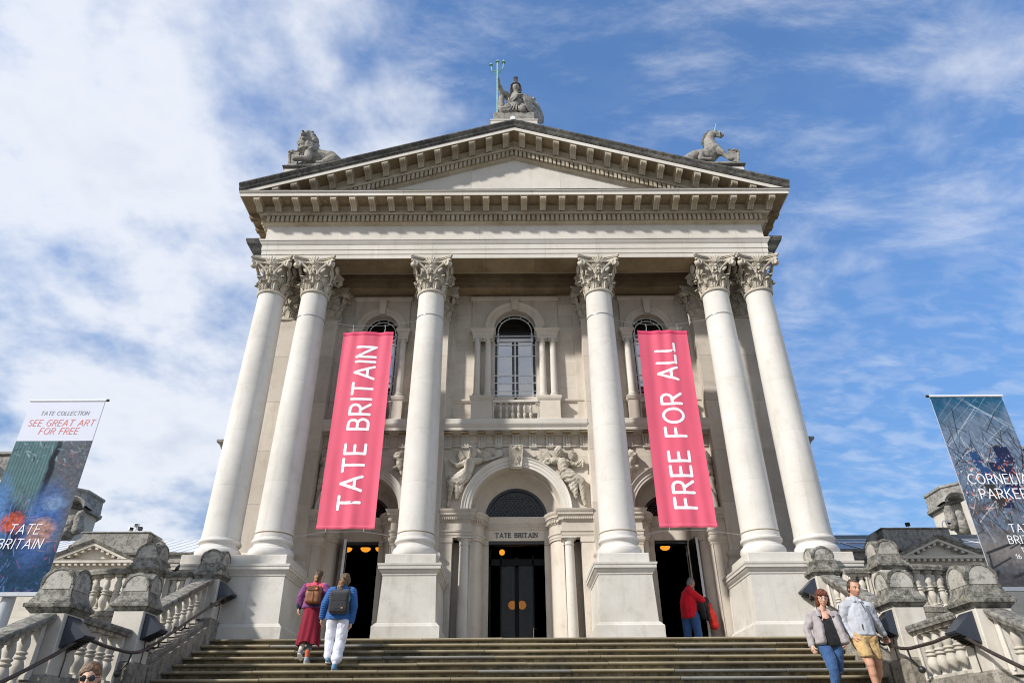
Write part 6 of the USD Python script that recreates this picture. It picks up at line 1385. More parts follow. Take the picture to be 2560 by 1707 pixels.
# ------------------------------------------------------------------ carved figures in the arch spandrels
def rel(zx, zy):
    sx, sy = 1080 + zx / 4.612, 1020 + zy / 4.612
    z = 3.52 + (1268.9 - sy) * .01119; return ((sx - 1290) * (.0107 + (z - 3.5) * .00026), z)
def R3(zx, zy, y=1.42): x, z = rel(zx, zy); return (x, y, z)
sf = part(museum, 'spandrel_figures')
def winged(m, alt):
    g = lambda zx, zy, y=1.42: (lambda p: (m * p[0], p[1], p[2]))(R3(zx, zy, y))
    b = [(g(488, 505, 1.36), .105, g(480, 545, 1.38), .09), (g(480, 560), .06, g(470, 600), .075), (g(390, 640), .11, g(540, 615), .11), (g(440, 640, 1.40), .15, g(420, 740, 1.40), .145), (g(420, 740), .15, g(340, 800), .17),
         (g(540, 610), .075, g(640, 600), .055), (g(640, 600), .052, g(760, 560), .038), (g(380, 640), .075, g(290, 665), .058), (g(290, 665), .055, g(200, 605), .036),
         (g(340, 800), .17, g(220, 870), .13), (g(400, 800), .15, g(300, 880), .12), (g(220, 870), .115, g(215, 960), .08), (g(300, 880), .11, g(290, 1000), .065), (g(215, 960), .075, g(195, 1090), .045), (g(290, 1000), .06, g(285, 1040), .05), (g(195, 1090), .045, g(180, 1130), .04), (g(340, 850), .1, g(320, 960), .07)]
    t = blob(b, .028, 4, amp=.02, freq=13, seed=4 + m)
    t = folds(t, lambda v: v[:, 0] * m * .9 + v[:, 2] * 1.0 + .1 * np.sin(9 * v[:, 0]), .007, 58)
    obj(sf, 'winged_figure', t, 'portland_carved', smooth=True)
    obj(sf, 'hair', blob([(g(475, 480, 1.38), .10, g(455, 540, 1.42), .08), (g(440, 560), .06, g(430, 590), .05)], .03, 2, amp=.03, freq=20).copy(), 'portland_carved', smooth=True)
    fe = []
    for root, tips in (((370, 560), [(300, 480), (285, 510), (280, 540), (282, 570), (295, 600), (315, 625)]), ((560, 590), [(640, 470), (670, 485), (690, 505), (700, 528), (690, 550), (660, 570)])):
        for q in tips:
            a, c = np.array(g(*root, 1.47)), np.array(g(*q, 1.475)); mid = (a * .4 + c * .6) + [0, -.02, .03]
            fe.append(tube([a, mid, c], [.03, .034, .012], 6))
    obj(sf, 'wing_feathers', cat_(fe), 'portland_carved')
    if alt: obj(sf, 'disc', cat_(ball(g(770, 525, 1.40), (.125, .03, .115), 2)), 'portland_carved', smooth=True); obj(sf, 'board', trimesh.convex.convex_hull(np.array([g(150, 590, 1.47), g(200, 780, 1.47), g(150, 840, 1.47), g(150, 590, 1.50), g(200, 780, 1.50), g(150, 840, 1.50)])), 'portland_carved')
    else: obj(sf, 'wreath', blob([(g(700, 590, 1.42), .05, g(640, 640, 1.42), .06), (g(640, 640), .05, g(600, 650), .05)], .03, 2, amp=.03, freq=18), 'portland_carved'); obj(sf, 'scroll', cat_(tube([g(200, 610, 1.38), g(205, 700, 1.38)], .03, 6), ball(g(200, 640, 1.40), .06, 1)), 'portland_carved')
winged(1, True); winged(-1, False)
for bx in (-4.115, 4.115):
    for s in (-1, 1):
        cx = bx + s * 0.95; q = lambda x, z, y=1.44: (cx + s * x, y, z)
        t = blob([(q(.0, 4.98, 1.38), .13, q(-.12, 4.93, 1.36), .09), (q(.02, 4.95), .17, q(.06, 4.68), .17), (q(.06, 4.68), .17, q(.18, 4.42), .13), (q(-.02, 4.66, 1.4), .07, q(-.16, 4.62, 1.4), .05), (q(.18, 4.42), .1, q(.24, 4.15), .07), (q(.24, 4.15), .07, q(.26, 3.75), .04), (q(.1, 4.95), .15, q(.16, 4.8), .15)], .03, 3, amp=.05, freq=12, seed=int(7 + bx + s))
        obj(sf, 'carved_beast', t, 'portland_carved', smooth=True)
        obj(sf, 'carved_curls', cat_([ball(q(rng.uniform(-.06, .2), rng.uniform(4.7, 5.1), rng.uniform(1.33, 1.42)), rng.uniform(.025, .05), 1) for _ in range(22)]), 'portland_carved')
# ------------------------------------------------------------------ people
def cloth(name, c, rough=0.85, var=0.16, bump=0.8, bscale=15.0, sheen=0.15):
    plain(name, c, rough, 0.0, bump, bscale, var, 0.25, 5.0, sheen)
def skin_mat(name, c): plain(name, c, 0.5, 0.0, 0.06, 120.0, 0.08, 0.4, 14.0)
skin_mat('skin_light', (0.56, 0.32, 0.23)); skin_mat('skin_tanned', (0.46, 0.245, 0.16)); skin_mat('skin_legs', (0.58, 0.32, 0.20))
for nm, c in (('hair_brown', (0.055, 0.030, 0.016)), ('hair_auburn', (0.105, 0.026, 0.010)), ('hair_grey', (0.17, 0.165, 0.155)), ('hair_blond', (0.20, 0.10, 0.04)), ('hair_streak', (0.45, 0.28, 0.11)), ('hair_mid', (0.10, 0.055, 0.026)), ('hair_dark', (0.03, 0.018, 0.012))): plain(nm, c, 0.45, 0, 0.9, 70.0, 0.45, 0.45, 30.0)
for nm, c in (('fleece_pink', (0.50, 0.065, 0.11)), ('fleece_purple', (0.17, 0.048, 0.15)), ('fleece_navy', (0.012, 0.018, 0.045)), ('skirt_red', (0.19, 0.006, 0.022)), ('collar_red', (0.35, 0.01, 0.05)), ('puffer_blue', (0.026, 0.105, 0.30)), ('trousers_white', (0.62, 0.62, 0.68)), ('jacket_red', (0.58, 0.006, 0.022)), ('coat_red', (0.55, 0.022, 0.016)), ('coat_black', (0.012, 0.012, 0.014)), ('jeans_blue', (0.035, 0.095, 0.24)), ('jeans_bright', (0.032, 0.080, 0.19)), ('suede_grey', (0.30, 0.27, 0.27)), ('top_black', (0.009, 0.009, 0.011)), ('hoodie_grey', (0.39, 0.405, 0.44)), ('shorts_tan', (0.43, 0.29, 0.13)), ('denim_light', (0.09, 0.23, 0.42)), ('scarf_orange', (0.42, 0.11, 0.045)), ('sock_grey', (0.10, 0.10, 0.11)), ('sock_pale', (0.60, 0.52, 0.44)), ('sock_red', (0.5, 0.10, 0.05)), ('shoe_grey', (0.26, 0.29, 0.32)), ('shoe_blue', (0.09, 0.20, 0.30)), ('shoe_dark', (0.03, 0.03, 0.035)), ('sole_white', (0.66, 0.64, 0.60)), ('bag_canvas', (0.028, 0.029, 0.032)), ('zip_dark', (0.03, 0.03, 0.035))): cloth(nm, c)
plain('bag_leather', (0.20, 0.068, 0.022), 0.5, 0, 0.3, 40, 0.3, 0.5, 9); plain('bag_leather_dark', (0.13, 0.045, 0.016), 0.5, 0, 0.3, 40, 0.3)
plain('lens_black', (0.008, 0.008, 0.010), 0.12, spec=0.6); plain('lens_clear', (0.42, 0.36, 0.34), 0.2); plain('metal_frame', (0.10, 0.09, 0.10), 0.3, 0.3); plain('lip', (0.38, 0.12, 0.10), 0.5); plain('eye_white', (0.72, 0.70, 0.66), 0.3); plain('eye_dark', (0.02, 0.014, 0.010), 0.3)
plain('patch_coral', (0.72, 0.16, 0.10), 0.6); plain('patch_tan', (0.30, 0.13, 0.05), 0.6); plain('bottle_red', (0.5, 0.02, 0.03), 0.4); plain('bottle_teal', (0.02, 0.30, 0.28), 0.4)

def hd(c, yaw, pitch=0.0, roll=0.0, k=1.0):
    """Head frame: local x to the person's right, y the way the face looks, z up."""
    Rz = trimesh.transformations.rotation_matrix(yaw, [0, 0, 1]); Rx = trimesh.transformations.rotation_matrix(pitch, [1, 0, 0]); Ry = trimesh.transformations.rotation_matrix(roll, [0, 1, 0])
    M = trimesh.transformations.translation_matrix(c) @ Rz @ Rx @ Ry @ np.diag([k, k, k, 1]); return M
def tf(m, M): m = m.copy(); m.apply_transform(M); return m
def head_mesh():
    m = trimesh.creation.icosphere(4, 1.0); v = m.vertices.copy()
    x, y, z = v.T
    out = np.stack([x * .076, y * .096, z * .118], 1)
    jaw = np.clip(-z - .15, 0, 1); out[:, 0] *= 1 - .30 * jaw; out[:, 1] += .012 * jaw * (y > 0) - .012 * jaw * (y < 0) * 2
    top = np.clip(z, 0, 1); out[:, 0] *= 1 + .06 * top
    def bump(cx, cz, sx, sz, h): return h * np.exp(-((out[:, 0] - cx) / sx) ** 2 - ((out[:, 2] - cz) / sz) ** 2) * (y > .1)
    d = bump(0, -.012, .013, .030, .024) + bump(0, -.028, .017, .012, .010) + bump(0, .030, .045, .012, .007) + bump(0, -.062, .026, .010, .006) + bump(0, -.098, .024, .016, .010)
    for s in (-1, 1): d -= bump(s * .032, .012, .016, .012, .013); d += bump(s * .042, -.018, .022, .018, .005); d += bump(s * .013, -.030, .008, .008, .005)
    out[:, 1] += d
    return trimesh.Trimesh(out, m.faces, process=False)
HEAD = head_mesh()
def head_man(M):
    h = to_man(tf(HEAD, M))
    for s in (-1, 1): h = h + to_man(tf(ball((s * .077, -.008, -.005), (.012, .022, .033), 2), M))
    return h
def face_parts(p, M, brow='hair_brown', glasses=None, lips=True):
    for s in (-1, 1):
        obj(p, 'eye', tf(cat_(ball((s * .032, .083, .012), (.014, .008, .0075), 1)), M), 'eye_white', smooth=True)
        obj(p, 'pupil', tf(ball((s * .032, .0895, .010), (.0065, .004, .0065), 1), M), 'eye_dark')
        obj(p, 'eyebrow', tf(tube([(s * .016, .094, .030), (s * .034, .093, .035), (s * .052, .083, .029)], .0045, 5), M), brow)
    obj(p, 'lips', tf(cat_(ball((0, .090, -.060), (.024, .008, .0045), 1), ball((0, .090, -.067), (.020, .008, .005), 1)), M), 'lip', smooth=True)
    if glasses:
        g = []
        for s in (-1, 1):
            if glasses == 'dark':
                obj(p, 'lens', tf(ball((s * .034, .097, .010), (.031, .010, .025), 2), M), 'lens_black', smooth=True)
            else:
                g.append(tube([(s * .034 + .024 * math.cos(a), .104, .008 + .019 * math.sin(a)) for a in np.linspace(0, 2 * PI, 14)], .0022, 5))
            g.append(tube([(s * .060, .098, .016), (s * .080, .05, .014), (s * .082, -.005, .006)], .003, 5))
        g.append(tube([(-.012, .106, .014), (.012, .106, .014)], .003, 5))
        obj(p, 'glasses_frame', tf(cat_(g), M), 'metal_frame' if glasses != 'dark' else 'lens_black')
def hand_bones(w, e, palm_n, k=1.0, curl=.5, thumb=1):
    """Bones of a hand that hangs from wrist w, along the forearm from elbow e; palm_n: the way the palm faces."""
    w, e = np.array(w, float), np.array(e, float); d = (w - e) / np.linalg.norm(w - e); n = np.array(palm_n, float); n -= d * (n @ d); n /= np.linalg.norm(n); sd = np.cross(d, n)
    B = [[(tuple(w + sd * .012 * k), .024 * k), (tuple(w - sd * .012 * k), .024 * k), (tuple(w + d * .085 * k + sd * .030 * k), .015 * k), (tuple(w + d * .085 * k - sd * .030 * k), .015 * k)]]
    for i, (o, L) in enumerate(((-.033, .062), (-.011, .072), (.011, .076), (.033, .068))):
        p = w + (d * .085 + sd * o) * k; a = curl
        for sgm in (.45, .32, .23):
            dd = d * math.cos(a) + n * math.sin(a); q = p + dd * L * sgm * k; B.append((tuple(p), .0105 * k, tuple(q), .0095 * k)); p = q; a += curl * .8
    t0 = w + (d * .025 + sd * thumb * .030) * k; t1 = t0 + (d * .035 + sd * thumb * .028 + n * .012) * k; t2 = t1 + (d * .032 + sd * thumb * .004 + n * .014) * k
    B += [(tuple(t0), .015 * k, tuple(t1), .013 * k), (tuple(t1), .012 * k, tuple(t2), .010 * k)]
    return B
def body_skin(p, bones, M, hands, mat, cell=.016):
    t = blob(bones, cell, 5); m = to_man(t)
    h = blob(hands, .008, 2) if hands else None
    if h is not None: m = m + to_man(h)
    m = m + head_man(M)
    obj(p, 'body', from_man(m), mat, smooth=True)
def shoe(p, ankle, toe_dir, mat, sole='sole_white', L=.27, tilt=0.0):
    a = np.array(ankle, float); d = np.array(toe_dir, float); d /= np.linalg.norm(d)
    up = np.array([0, 0, 1.0]); up = up - d * (up @ d); up /= np.linalg.norm(up); sd = np.cross(d, up)
    P = lambda f, s, u: tuple(a + d * f + sd * s + up * u)
    obj(p, 'shoe', blob([[(P(-.055, 0, -.055), .036), (P(.06, 0, -.06), .042), (P(.0, 0, .0), .045)], [(P(.06, 0, -.055), .042), (P(.165, .0, -.068), .032)]], .012, 3), mat, smooth=True)
    obj(p, 'sole', blob([[(P(-.06, .0, -.088), .014), (P(-.055, .022, -.088), .014), (P(-.055, -.022, -.088), .014), (P(.10, .036, -.088), .014), (P(.10, -.034, -.088), .014), (P(.185, .0, -.086), .014)]], .02, 1), sole, smooth=True)
def person(label): return thing('person', label, 'person')
def V(*a): return tuple(float(x) for x in a)

# --- woman in a long red skirt, climbing, seen from behind
p = person('woman climbing the steps in a pink fleece and long dark red skirt')
x0, y0 = -4.04, -2.20
M = hd(V(x0 + .02, y0 + .03, .995), -.05, -.05)
LH, RH = V(x0 - .27, y0 - .02, .40), V(x0 + .26, y0 + .02, .36)
body_skin(p, [(V(x0, y0, .84), .06, V(x0 + .01, y0 + .02, .94), .055), (V(x0, y0, .30), .12, V(x0, y0, .70), .12), (V(x0 - .2, y0, .80), .05, V(x0 - .26, y0 - .05, .60), .042), (V(x0 - .26, y0 - .05, .60), .04, LH, .03), (V(x0 + .2, y0, .80), .05, V(x0 + .26, y0 - .03, .58), .042), (V(x0 + .26, y0 - .03, .58), .04, RH, .03), (V(x0 - .18, y0, .81), .06, V(x0 + .18, y0, .81), .06),
    (V(x0 - .07, y0, .28), .09, V(x0 - .09, y0 + .06, -.10), .065), (V(x0 - .09, y0 + .06, -.10), .06, V(x0 - .11, y0 - .06, -.37), .038), (V(x0 + .07, y0, .28), .09, V(x0 + .05, y0 + .02, -.13), .065), (V(x0 + .05, y0 + .02, -.13), .06, V(x0 + .03, y0 - .08, -.50), .038)], M,
    hand_bones(LH, V(x0 - .26, y0 - .05, .60), (1, 0, 0)) + hand_bones(RH, V(x0 + .26, y0 - .03, .58), (-1, 0, 0)), 'skin_light')
obj(p, 'hair', tf(blob([((0, -.02, .045), .088, (0, -.045, -.02), .082), ((0, -.055, -.03), .07, (0, -.06, -.085), .055), ((-.03, -.02, .06), .07, (.03, -.02, .06), .07)], .016, 3, amp=.012, freq=30), M), 'hair_brown', smooth=True)
obj(p, 'hair_streaks', tf(cat_([tube([(x, -.118, .0), (x * 1.1, -.132, -.05), (x * .9, -.115, -.11)], .008, 5) for x in (-.035, -.02, -.005, .012)]), M), 'hair_streak')
face_parts(p, M)
obj(p, 'fleece_top', blob([(V(x0 - .155, y0, .785), .085, V(x0 + .155, y0, .785), .085), (V(x0, y0, .62), (.19, .135, .12), V(x0, y0, .76), (.17, .12, .10)), (V(x0, y0, .80), .10, V(x0 + .01, y0 + .02, .88), .068)], .02, 4, amp=.018, freq=10), 'fleece_pink', smooth=True)
obj(p, 'fleece_lower', blob([(V(x0 - .02, y0 - .005, .40), (.215, .155, .05), V(x0, y0, .64), (.195, .14, .10))], .02, 4, amp=.012, freq=9), 'fleece_purple', smooth=True)
obj(p, 'fleece_panel', blob([(V(x0 + .02, y0 - .055, .42), (.135, .115, .05), V(x0 + .02, y0 - .05, .56), (.13, .11, .06))], .02, 3), 'fleece_navy', smooth=True)
obj(p, 'collar', blob([(V(x0 + .01, y0 + .02, .875), .068, V(x0 + .015, y0 + .025, .915), .066)], .016, 3), 'collar_red', smooth=True)
for s, H, E_ in ((-1, LH, V(x0 - .265, y0 - .05, .60)), (1, RH, V(x0 + .265, y0 - .03, .58))):
    obj(p, 'sleeve', blob([(V(x0 + s * .185, y0, .785), .088, E_, .072), (E_, .070, tuple(np.array(E_) * .25 + np.array(H) * .75), .058)], .018, 3, amp=.018, freq=14), 'fleece_purple', smooth=True)
    obj(p, 'cuff', blob([(tuple(np.array(E_) * .3 + np.array(H) * .7), .060, tuple(np.array(E_) * .04 + np.array(H) * .96), .054)], .016, 2), 'fleece_navy', smooth=True)
def drape(ring_lo, ring_hi, n=64, rows=26, folds_n=9, amp=.035, seed=0):
    """A skirt or loose leg between two ellipses (cx, cy, z, rx, ry), with folds that deepen downwards."""
    rr = np.random.default_rng(seed); ph = rr.uniform(0, 6, 4); v = []
    for j in range(rows):
        t = j / (rows - 1); e = np.array(ring_hi) * (1 - t) + np.array(ring_lo) * t
        a = np.arange(n) * 2 * PI / n
        k = 1 + amp / max(e[3], .05) * (t ** .8) * (np.sin(folds_n * a + ph[0] + 1.2 * t) * .6 + np.sin((folds_n // 2 + 2) * a + ph[1] - t) * .5)
        zz = e[2] + (.03 * np.sin(2 * a + ph[2]) + .012 * np.sin(5 * a + ph[3])) * t
        v.append(np.stack([e[0] + e[3] * k * np.cos(a), e[1] + e[4] * k * np.sin(a), zz], 1))
    v = np.vstack(v); f = []
    for j in range(rows - 1):
        for i in range(n):
            q = (i + 1) % n; f += [(j * n + i, (j + 1) * n + i, (j + 1) * n + q), (j * n + i, (j + 1) * n + q, j * n + q)]
    c = len(v); v = np.vstack([v, [[ring_hi[0], ring_hi[1], ring_hi[2]]]]); f += [(c, i, (i + 1) % n) for i in range(n)]
    return trimesh.Trimesh(v, np.array(f), process=False)
obj(p, 'skirt', drape((x0 - .01, y0 + .0, -.27, .205, .20), (x0 + .0, y0, .44, .165, .135), amp=.03, seed=3), 'skirt_red', smooth=True)
obj(p, 'legging', blob([(V(x0 + .045, y0 - .02, -.20), .058, V(x0 + .03, y0 - .075, -.40), .046)], .015, 3), 'sock_grey', smooth=True)
obj(p, 'sock', blob([(V(x0 + .03, y0 - .078, -.40), .047, V(x0 + .03, y0 - .08, -.48), .045)], .014, 2), 'sock_red', smooth=True); obj(p, 'sock', blob([(V(x0 - .10, y0 - .04, -.28), .046, V(x0 - .11, y0 - .06, -.36), .043)], .014, 2), 'sock_pale', smooth=True)
shoe(p, V(x0 + .03, y0 - .08, -.515), (0.02, 1, 0.02), 'shoe_grey'); shoe(p, V(x0 - .11, y0 - .06, -.385), (-.05, .85, -.35), 'shoe_grey')
def backpack(label, c, w, h, d, mat, flap=None, extra=()):
    b = thing('backpack', label, 'backpack')
    x, y, z = c
    obj(b, 'bag', blob([[(V(x + sx * (w / 2 - .05), y - d * .1, z + dz), .05) for sx in (-1, 1) for dz in (-h / 2 + .05, h / 2 - .06)] + [(V(x + sx * (w / 2 - .055), y - d + .05, z + dz), .05) for sx in (-1, 1) for dz in (-h / 2 + .055, h / 2 - .12)]], .02, 3, amp=.006, freq=14), mat, smooth=True)
    for s in (-1, 1): obj(b, 'strap', tube([V(x + s * w * .30, y, z + h * .42), V(x + s * w * .36, y + .08, z + h * .62), V(x + s * w * .42, y + .17, z + h * .66), V(x + s * w * .48, y + .24, z + h * .45)], .014, 6), mat)
    obj(b, 'top_loop', tube([V(x - .03, y - .03, z + h * .46), V(x - .02, y - .04, z + h * .58), V(x + .02, y - .04, z + h * .58), V(x + .03, y - .03, z + h * .46)], .007, 6), mat)
    return b
b = backpack('brown leather backpack on the back of the woman in the red skirt', (x0 + .02, y0 - .135, .60), .30, .33, .14, 'bag_leather')
obj(b, 'flap', box(x0 - .09, x0 + .14, y0 - .285, y0 - .20, .655, .765, .025), 'bag_leather_dark'); obj(b, 'patch', ball((x0 + .095, y0 - .288, .705), (.024, .006, .02), 1), 'patch_coral')
obj(b, 'seam_cord', tube([V(x0 + .045, y0 - .282, .65), V(x0 + .045, y0 - .288, .55), V(x0 + .04, y0 - .275, .46)], .005, 5), 'bag_leather_dark'); obj(b, 'side_ring', tube([V(x0 - .10 + .025 * math.cos(a), y0 - .245, .62 + .03 * math.sin(a)) for a in np.linspace(.5, 5.5, 12)], .007, 5), 'patch_tan')

# --- woman in a blue quilted jacket, climbing, seen from behind
p = person('woman climbing the steps in a blue quilted jacket and white trousers')
x0, y0 = -3.42, -2.56
M = hd(V(x0 + .03, y0 + .04, .855), -.10, -.12)
LE, LHd = V(x0 - .29, y0 - .03, .40), V(x0 - .345, y0 + .06, .17); RE, RHd = V(x0 + .27, y0 - .06, .35), V(x0 + .245, y0 - .02, .07)
body_skin(p, [(V(x0, y0, .68), .06, V(x0 + .02, y0 + .03, .79), .055), (V(x0, y0, .16), .13, V(x0, y0, .55), .12), (V(x0 - .18, y0, .66), .06, V(x0 + .18, y0, .66), .06), (V(x0 - .2, y0, .65), .05, LE, .04), (LE, .04, LHd, .03), (V(x0 + .2, y0, .64), .05, RE, .04), (RE, .04, RHd, .03),
    (V(x0 - .09, y0, .12), .10, V(x0 - .12, y0 + .03, -.26), .07), (V(x0 - .12, y0 + .03, -.26), .06, V(x0 - .12, y0 + .0, -.53), .04), (V(x0 + .09, y0, .12), .10, V(x0 + .06, y0 + .02, -.28), .07), (V(x0 + .06, y0 + .02, -.28), .06, V(x0 + .05, y0 - .16, -.68), .04)], M,
    hand_bones(LHd, LE, (1, .2, 0), thumb=-1) + hand_bones(RHd, RE, (-1, 0, 0)), 'skin_light')
obj(p, 'hair', tf(blob([((0, -.01, .05), .090, (0, -.035, -.015), .090), ((0, -.05, -.05), .07, (-.01, -.065, -.10), .06), ((-.055, -.01, .0), .055, (-.05, -.01, -.07), .045), ((.055, -.01, .0), .055, (.05, -.01, -.07), .045)], .016, 3, amp=.010, freq=26), M), 'hair_mid', smooth=True)
obj(p, 'ponytail', tf(blob([((.0, -.115, -.03), .035, (-.01, -.14, -.09), .05), ((-.01, -.14, -.09), .05, (-.02, -.135, -.21), .035), ((-.05, -.12, -.08), .03, (-.08, -.115, -.20), .022)], .014, 2, amp=.018, freq=30), M), 'hair_blond', smooth=True)
obj(p, 'hair_band', tf(ball((0, -.125, -.015), (.036, .022, .028), 2), M), 'eye_dark', smooth=True)
face_parts(p, M)
def quilt(t, pitch, amp=.010):
    v = t.vertices; n = t.vertex_normals; t.vertices = v + n * (amp * (np.abs(np.sin(v[:, 2] * PI / pitch + .25 * np.sin(v[:, 0] * 9))) - .5))[:, None]; return t
obj(p, 'jacket', quilt(blob([(V(x0 - .165, y0, .635), .095, V(x0 + .165, y0, .625), .095), (V(x0, y0, .45), (.22, .155, .12), V(x0, y0, .62), (.19, .135, .11)), (V(x0 - .0, y0 - .01, .13), (.262, .20, .05), V(x0, y0, .48), (.215, .155, .10)), (V(x0, y0, .66), .105, V(x0 + .01, y0 + .02, .735), .082)], .012, 3), .045, .014), 'puffer_blue', smooth=True)
for s, E_, H in ((-1, LE, LHd), (1, RE, RHd)): obj(p, 'sleeve', quilt(blob([(V(x0 + s * .195, y0, .62), .095, E_, .078), (E_, .076, tuple(np.array(E_) * .06 + np.array(H) * .94), .058)], .012, 3), .038, .014), 'puffer_blue', smooth=True)
obj(p, 'trousers', blob([(V(x0 - .09, y0 - .01, .17), .125, V(x0 + .09, y0 - .01, .17), .125), (V(x0 - .10, y0 - .02, .13), .135, V(x0 - .13, y0 + .02, -.22), .095), (V(x0 - .13, y0 + .02, -.22), .095, V(x0 - .125, y0 - .01, -.50), .075), (V(x0 + .10, y0 - .02, .13), .135, V(x0 + .075, y0 + .01, -.25), .105), (V(x0 + .075, y0 + .01, -.25), .105, V(x0 + .06, y0 - .10, -.565), .105)], .018, 3, amp=.020, freq=10), 'trousers_white', smooth=True)
obj(p, 'sock', blob([(V(x0 + .055, y0 - .14, -.60), .045, V(x0 + .05, y0 - .16, -.67), .042)], .014, 2), 'trousers_white', smooth=True)
shoe(p, V(x0 - .12, y0 + .0, -.535), (-.12, 1, .02), 'shoe_blue'); shoe(p, V(x0 + .05, y0 - .17, -.69), (.02, 1, .02), 'shoe_blue')
b = backpack('dark grey canvas backpack on the woman in the blue quilted jacket', (x0 + .02, y0 - .15, .42), .37, .46, .17, 'bag_canvas')
obj(b, 'front_pocket', box(x0 - .10, x0 + .14, y0 - .325, y0 - .26, .24, .40, .03), 'bag_canvas'); obj(b, 'leather_patch', box(x0 + .085, x0 + .125, y0 - .330, y0 - .322, .265, .295), 'patch_tan'); obj(b, 'zip', tube([V(x0 - .12, y0 - .318, .42), V(x0 + .16, y0 - .318, .42)], .005, 5), 'eye_dark')
obj(b, 'red_bottle', lathe([(0, 0), (.025, 0), (.025, .09), (.015, .11), (0, .11)], 12).apply_translation((x0 - .155, y0 - .20, .46)), 'bottle_red'); obj(b, 'teal_bottle', lathe([(0, 0), (.022, 0), (.022, .08), (.013, .1), (0, .1)], 12).apply_translation((x0 + .195, y0 - .20, .42)), 'bottle_teal')

# --- man in a red jacket at the right doorway
p = person('grey haired man in a red jacket and blue jeans at the right doorway')
x0, y0 = 4.20, 1.25
M = hd(V(x0 + .13, y0 + .05, 1.545), -1.05, -.30)
RE, RHd = V(x0 + .30, y0 - .14, 1.10), V(x0 + .40, y0 + .06, .98); LE, LHd = V(x0 + .16, y0 + .24, 1.05), V(x0 + .38, y0 + .22, 1.0)
body_skin(p, [(V(x0 + .04, y0, 1.36), .06, V(x0 + .10, y0 + .03, 1.47), .055), (V(x0, y0, .85), .13, V(x0, y0, 1.25), .13), (V(x0 + .04, y0 - .18, 1.32), .06, V(x0 + .04, y0 + .18, 1.32), .06), (V(x0 + .05, y0 - .19, 1.31), .055, RE, .045), (RE, .042, RHd, .032), (V(x0 + .05, y0 + .19, 1.31), .055, LE, .045), (LE, .042, LHd, .032),
    (V(x0 + .07, y0 - .06, .80), .10, V(x0 + .10, y0 - .08, .45), .07), (V(x0 + .10, y0 - .08, .45), .065, V(x0 + .10, y0 - .10, .09), .045), (V(x0 - .09, y0 + .05, .80), .10, V(x0 - .10, y0 + .07, .45), .07), (V(x0 - .10, y0 + .07, .45), .065, V(x0 - .12, y0 + .06, .09), .045)], M,
    hand_bones(RHd, RE, (0, 0, -1)) + hand_bones(LHd, LE, (0, 0, -1)), 'skin_tanned')
obj(p, 'hair', tf(blob([((0, -.015, .045), .090, (0, -.035, -.015), .086), ((0, -.05, -.03), .07, (0, -.055, -.06), .06)], .016, 3, amp=.008, freq=40), M), 'hair_grey', smooth=True)
face_parts(p, M, 'hair_grey')
obj(p, 'jacket', blob([(V(x0 + .02, y0 - .15, 1.31), .10, V(x0 + .02, y0 + .15, 1.31), .10), (V(x0 - .01, y0, 1.05), (.205, .215, .14), V(x0 + .0, y0, 1.27), (.16, .20, .11)), (V(x0 - .02, y0, .72), (.20, .215, .04), V(x0 - .01, y0, 1.08), (.21, .22, .13)), (V(x0 + .02, y0, 1.34), .10, V(x0 + .06, y0 + .01, 1.41), .08)], .018, 4, amp=.014, freq=7), 'jacket_red', smooth=True)
for s, E_, H in ((-1, RE, RHd), (1, LE, LHd)): obj(p, 'sleeve', blob([(V(x0 + .03, y0 + s * .17, 1.29), .098, E_, .085), (E_, .082, tuple(np.array(E_) * .2 + np.array(H) * .8), .066)], .016, 3, amp=.014, freq=13), 'jacket_red', smooth=True)
obj(p, 'jeans', blob([(V(x0 + .02, y0 - .05, .80), .15, V(x0 - .03, y0 + .05, .80), .15), (V(x0 + .08, y0 - .06, .76), .13, V(x0 + .11, y0 - .08, .42), .10), (V(x0 + .11, y0 - .08, .42), .10, V(x0 + .11, y0 - .10, .08), .09), (V(x0 - .09, y0 + .05, .76), .13, V(x0 - .10, y0 + .07, .42), .10), (V(x0 - .10, y0 + .07, .42), .10, V(x0 - .12, y0 + .06, .08), .09)], .02, 3, amp=.014, freq=9), 'jeans_blue', smooth=True)
shoe(p, V(x0 + .10, y0 - .10, .105), (1, .4, 0), 'shoe_dark'); shoe(p, V(x0 - .12, y0 + .06, .105), (1, .4, 0), 'shoe_dark')
cj = thing('folded_coat', 'red and black coat hanging from the arm of the man in red', 'coat')
obj(cj, 'red_part', blob([(V(x0 + .44, y0 - .02, 1.02), .085, V(x0 + .50, y0 - .02, .78), .12), (V(x0 + .50, y0 - .02, .78), .12, V(x0 + .55, y0 - .02, .55), .115)], .022, 3, amp=.03, freq=7), 'coat_red', smooth=True)
obj(cj, 'black_part', blob([(V(x0 + .40, y0 - .05, 1.10), .09, V(x0 + .34, y0 - .12, .98), .10), (V(x0 + .25, y0 - .17, .98), .08, V(x0 + .29, y0 - .17, .72), .06), (V(x0 + .38, y0 - .12, .95), .06, V(x0 + .40, y0 - .12, .66), .05)], .022, 3, amp=.03, freq=9), 'coat_black', smooth=True)

